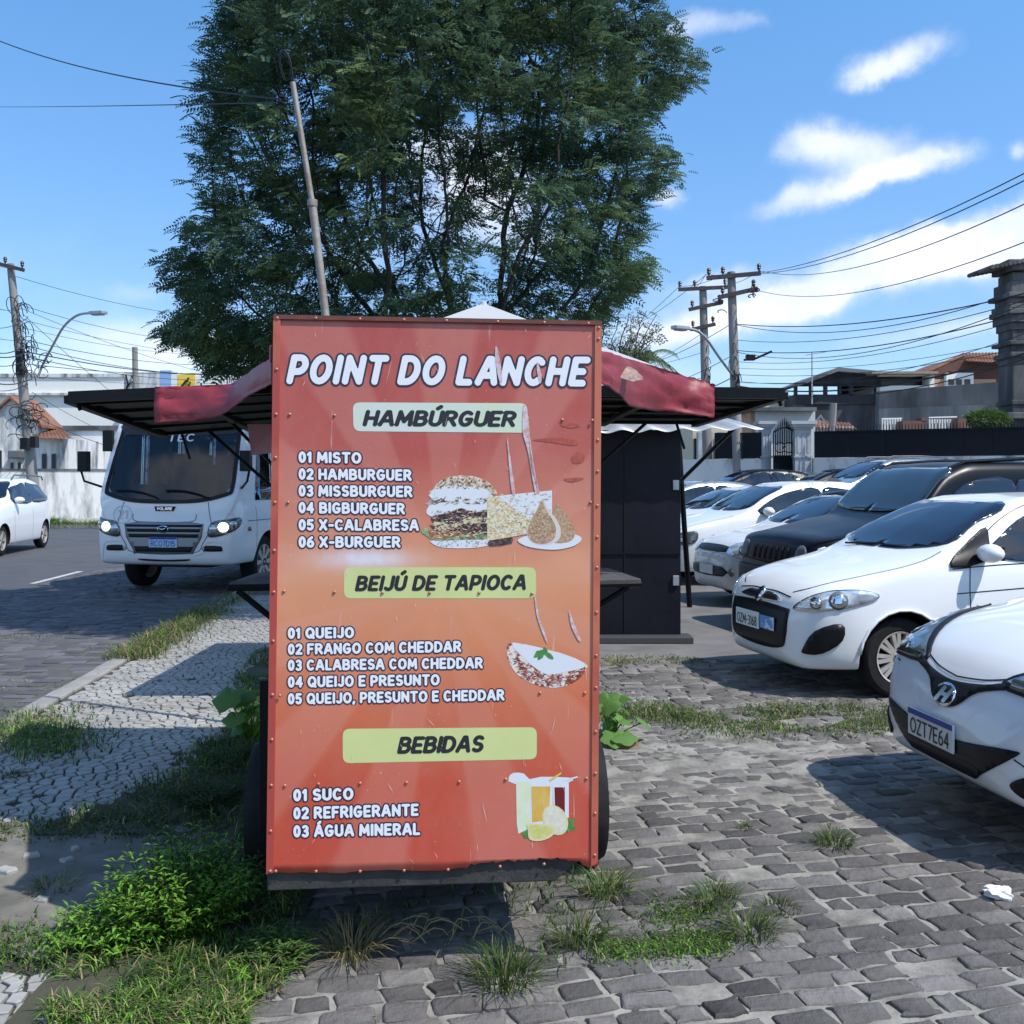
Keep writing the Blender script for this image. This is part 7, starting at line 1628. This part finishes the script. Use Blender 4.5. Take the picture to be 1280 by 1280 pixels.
    put('wall', blk(945, 514, 1019, 600, 36, 4), mat('gatehouse_white', (.52, .54, .55), .8, var=.05), r, i); put('side_wall', blk(938, 515, 945, 600, 36.2, 3.8), m_peach, r, i); put('roof', blk(934, 509, 1021, 513.5, 35.6, 5), m_wallg, r, i)
    r, i = bldg('cream_building', 895, 44, 'cream coloured building with grey columns between the utility poles', 'building')
    put('wall', blk(866, 520, 940, 600, 46, 6), mat('cream_wall', (.58, .50, .36), .85, var=.06), r, i); put('upper_storey', blk(930, 500, 990, 600, 52, 6), mat('cream_wall_far', (.60, .54, .40), .85), r, i)
    for x in (873, 886, 899): put('column', blk(x, 540, x+5, 600, 45.4, .5), m_pil, r, i)
    put('dark_door', blk(868, 548, 873, 590, 45.9, .1), m_void, r, i)
    # dark two-storey shed
    r, i = bldg('dark_shed', 1045, 50, 'dark weathered shed with a row of square openings under a low roof', 'building'); Y = 50; md = stain('dark_boards', (.045, .045, .05), (.02, .02, .024), vs=.8)
    put('lower_wall', blk(994, 505, 1102, 600, Y+.1, 5), stain('stained_lower_wall', (.10, .10, .11), (.035, .035, .04), vs=.7), r, i); put('upper_wall', blk(994, 493, 1100, 505, Y, 5.2), md, r, i)
    for x0, x1 in ((994, 997), (1013, 1016.5), (1031, 1034.5), (1049, 1052), (1062, 1067), (1095, 1101)): put('post', blk(x0, 478, x1, 494, Y, .3), md, r, i)
    put('lintel', blk(994, 478, 1101, 482.5, Y-.02, .3), md, r, i); put('back_wall', blk(1050, 480, 1101, 494, Y+4, .3), md, r, i)
    b = MB(); b.prism([at(990, 482, Y-.5), at(1048, 459, Y-.5), at(1104, 464, Y-.5), at(1104, 468, Y-.5), at(1048, 464, Y-.5), at(1000, 482, Y-.5)], (0, 6.5, 0)); put('roof', b, m_wallg, r, i)
    b = MB(); b.prism([at(1004, 480, Y-.1), at(1048, 463, Y-.1), at(1101, 468, Y-.1), at(1101, 479, Y-.1), at(1004, 480.5, Y-.1)], (0, .2, 0)); put('gable_boards', b, md, r, i)
    q = MB(); q.tube([at(1015, 505, 49), at(1015, 441, 49)], .035, 5); q.tube([at(1007, 444, 49), at(1032, 440, 49)], .025, 4); put('antenna', q, m_steel, r, i)
    r, i = bldg('white_veranda_house', 1132, 50, 'white house with a long dark veranda opening above the stained grey wall', 'house')
    put('wall', blk(1100, 482, 1167, 600, 49.5, 4), m_bwhite, r, i); put('top_band', blk(1100, 467, 1167, 470, 49.5, .4), m_bwhite, r, i); put('opening', blk(1100, 470, 1162, 482, 50.3, .3), m_void, r, i); put('end_pier', blk(1162, 467, 1168, 600, 49.4, 4), m_bwhite, r, i); put('roof', blk(1090, 464, 1173, 467, 49, 5), mat('roof_sheet', (.30, .24, .18), .8, var=.2), r, i)
    r, i = bldg('retaining_wall', 1180, 42, 'tall grey rain-stained concrete wall above the black fence', 'wall')
    b = MB(); Y = 42; a = at(1099, 489, Y); c = at(1330, 471, Y-2.5); b.prism([(a.x, a.y, 1), (c.x, c.y, 1), c, a], (0, .4, 0)); put('wall', b, m_wallg, r, i)
    b = MB(); a = at(1099, 511, Y-.3); c = at(1330, 502, Y-2.8); b.prism([(a.x, a.y, 1), (c.x, c.y, 1), c, a], (0, .3, 0)); put('pale_lower_band', b, stain('pale_stained_band', (.30, .32, .33), (.09, .10, .11), vs=.9, th=(.35, .6)), r, i)
    r, i = bldg('brick_house', 1215, 55, 'bare brick house with an orange tile roof behind the grey wall', 'house'); Y = 55
    b = MB(); b.prism([at(1158, 520, Y), at(1290, 520, Y), at(1290, 450, Y), at(1204, 445, Y), at(1158, 464, Y)], (0, 5, 0)); put('wall', b, m_brick, r, i); put('plaster_wall', blk(1166, 474, 1245, 500, Y-.3, .3), m_peach, r, i)
    tiles(r, i, at(1208, 452, Y-1.0), at(1300, 458, Y-1.0), at(1300, 440, Y+3), at(1202, 442, Y+3), 24, 6, m_tile); b = MB(); b.tube([at(1156, 466, Y-.4), at(1204, 444, Y-.4)], .14, 5); put('verge', b, m_tile, r, i)
    w = put('window', blk(1183, 466, 1217, 483, Y-.6, .3), m_bwhite, r, i)
    for x0 in (1186, 1195.5, 1206): blk(x0, 474, x0+7, 481, Y-.66, .05).build('pane', m_void, w)
    q = MB(); q.tube([at(1251, 478, Y-1.5), at(1253, 455, Y-1.5)], .09, 6); put('post', q, m_bwhite, r, i)
    # brick stubs, tile heap, bush on the fence line
    r, i = bldg('brick_stubs', 1145, 33.5, 'low brown masonry stubs and white railings showing over the fence top', 'wall')
    put('stub', blk(1128, 526, 1158, 545, 33.5, .5), m_brick, r, i); put('stub', blk(1198, 523, 1208, 545, 33.5, .5), m_brick, r, i); put('stub', blk(1152, 522, 1158, 527, 33.5, .5), m_brick, r, i)
    b = MB()
    for x in list(np.arange(1103, 1127, 3.2))+list(np.arange(1162, 1196, 3.2))+[1210, 1213]: p = at(x, 524, 34); b.tube([p, p-Vector((0, 0, .5))], .03, 5)
    b.tube([at(1102, 523.5, 34), at(1127, 523, 34)], .03, 4); b.tube([at(1161, 522, 34), at(1196, 521, 34)], .03, 4); put('railing', b, m_bwhite, r, i)
    r, i = bldg('tile_lean_to', 1040, 38, 'low orange-tiled lean-to roof behind the fence', 'shed'); put('wall', blk(1016, 533, 1068, 600, 38, 3), m_wallw, r, i); tiles(r, i, at(1014, 536, 37.5), at(1072, 538, 37.5), at(1062, 530, 41), at(1018, 526, 41), 10, 4, m_tile)
    q = MB(); q.tube([at(1040, 540, 37), at(1042, 504, 37)], .12, 6); o = q.build('short_post', m_conc); tag(o, 'short grey post standing behind the fence near the gatehouse', 'post')
    q = MB(); q.tube([at(1016, 532, 37.2), at(1026, 520, 37.2), at(1034, 530, 37.2)], .05, 5); o = q.build('bent_pipe', m_steel); tag(o, 'bent pale pipe above the tiled lean-to', 'pipe')
    c0 = at(1233, 524, 34); P, Dn = [], []; rr = random.Random(9)
    for k in range(1500): v = Vector((rr.gauss(0, 1), rr.gauss(0, 1), rr.gauss(0, 1))).normalized(); P.append(c0+Vector((v.x*.65, v.y*.4, v.z*.25))*rr.uniform(.6, 1)); Dn.append(v+Vector((0, 0, .2)))
    r, i = bldg('bush', 1235, 34, 'green bush growing over the fence top beside the tall column', 'bush'); o = sprays('foliage', P, Dn, r, g_green, .2, 3, 2); o.matrix_parent_inverse = i
    q = MB(); q.tube([(c0.x, 34, 0), c0], .05, 5); put('stem', q, m_bark, r, i)
    # ornate column of the old facade
    r, i = bldg('old_facade_column', 1262, 36, 'tall weathered ornamental column with a tiled cap at the right edge', 'column'); Y = 36; mc = stain('weathered_stone', (.15, .148, .145), (.035, .035, .04), vs=1.2, th=(.3, .6)); b = MB()
    def ring(px0, px1, y0, y1, d): a = at(px0, y0, Y); c = at(px1, y1, Y); b.bb(a.x+.22, c.x, Y-d, Y+1.1+d, a.z, c.z)
    ring(1258, 1284, 340, 640, 0)
    for px0, y0, y1 in ((1254, 352, 366), (1249, 366, 372), (1255, 372, 380), (1252, 380, 386), (1250, 386, 393), (1253, 393, 403), (1256, 403, 412), (1254, 440, 446), (1252, 426, 431), (1256, 500, 506), (1247, 516, 524)): ring(px0, 1288, y0, y1, (1258-px0)*.028)
    put('shaft', b, mc, r, i, bevel=.03)
    b = MB(); ring(1253, 1290, 331, 338, .2); ring(1248, 1292, 326, 331, .3); put('capital', b, mc, r, i, bevel=.02)
    b = MB(); a = at(1240, 334, Y-.3); c = at(1300, 322, Y-.3)
    for k in range(12): x = a.x+(c.x-a.x)*k/11; z = a.z+(c.z-a.z)*k/11; b.tube([(x, Y-.4, z), (x, Y+1.5, z+.06)], .08, 6)
    put('cap_tiles', b, mc, r, i)
    b = MB(); a = at(1276, 356, Y+.4); b.bb(a.x, a.x+3, Y+.4, Y+1.4, 0, a.z); put('wall_remnant', b, stain('remnant_wall', (.34, .32, .29), (.12, .12, .12), vs=.9), r, i)
    # distant roofline between the buildings so that no gap stands empty
    for (px0, py, px1, Y, m, lb) in ((330, 560, 480, 60, m_wallw, 'plain pale building far behind the minibus'), (760, 545, 870, 58, m_wallw, 'pale low building far behind the black stall'), (1240, 500, 1420, 60, m_wallg, 'grey building beyond the old column')):
        r, i = bldg('far_building', (px0+px1)/2, Y, lb, 'building'); put('wall', blk(px0, py, px1, 640, Y, 6), m, r, i); put('roof', blk(px0-3, py-4, px1+3, py, Y-.3, 6.6), m_tile, r, i)
build_ground()
build_grass()
build_cart()
build_behind()
build_cars()
build_bus()
build_tree()
build_poles()
build_town()
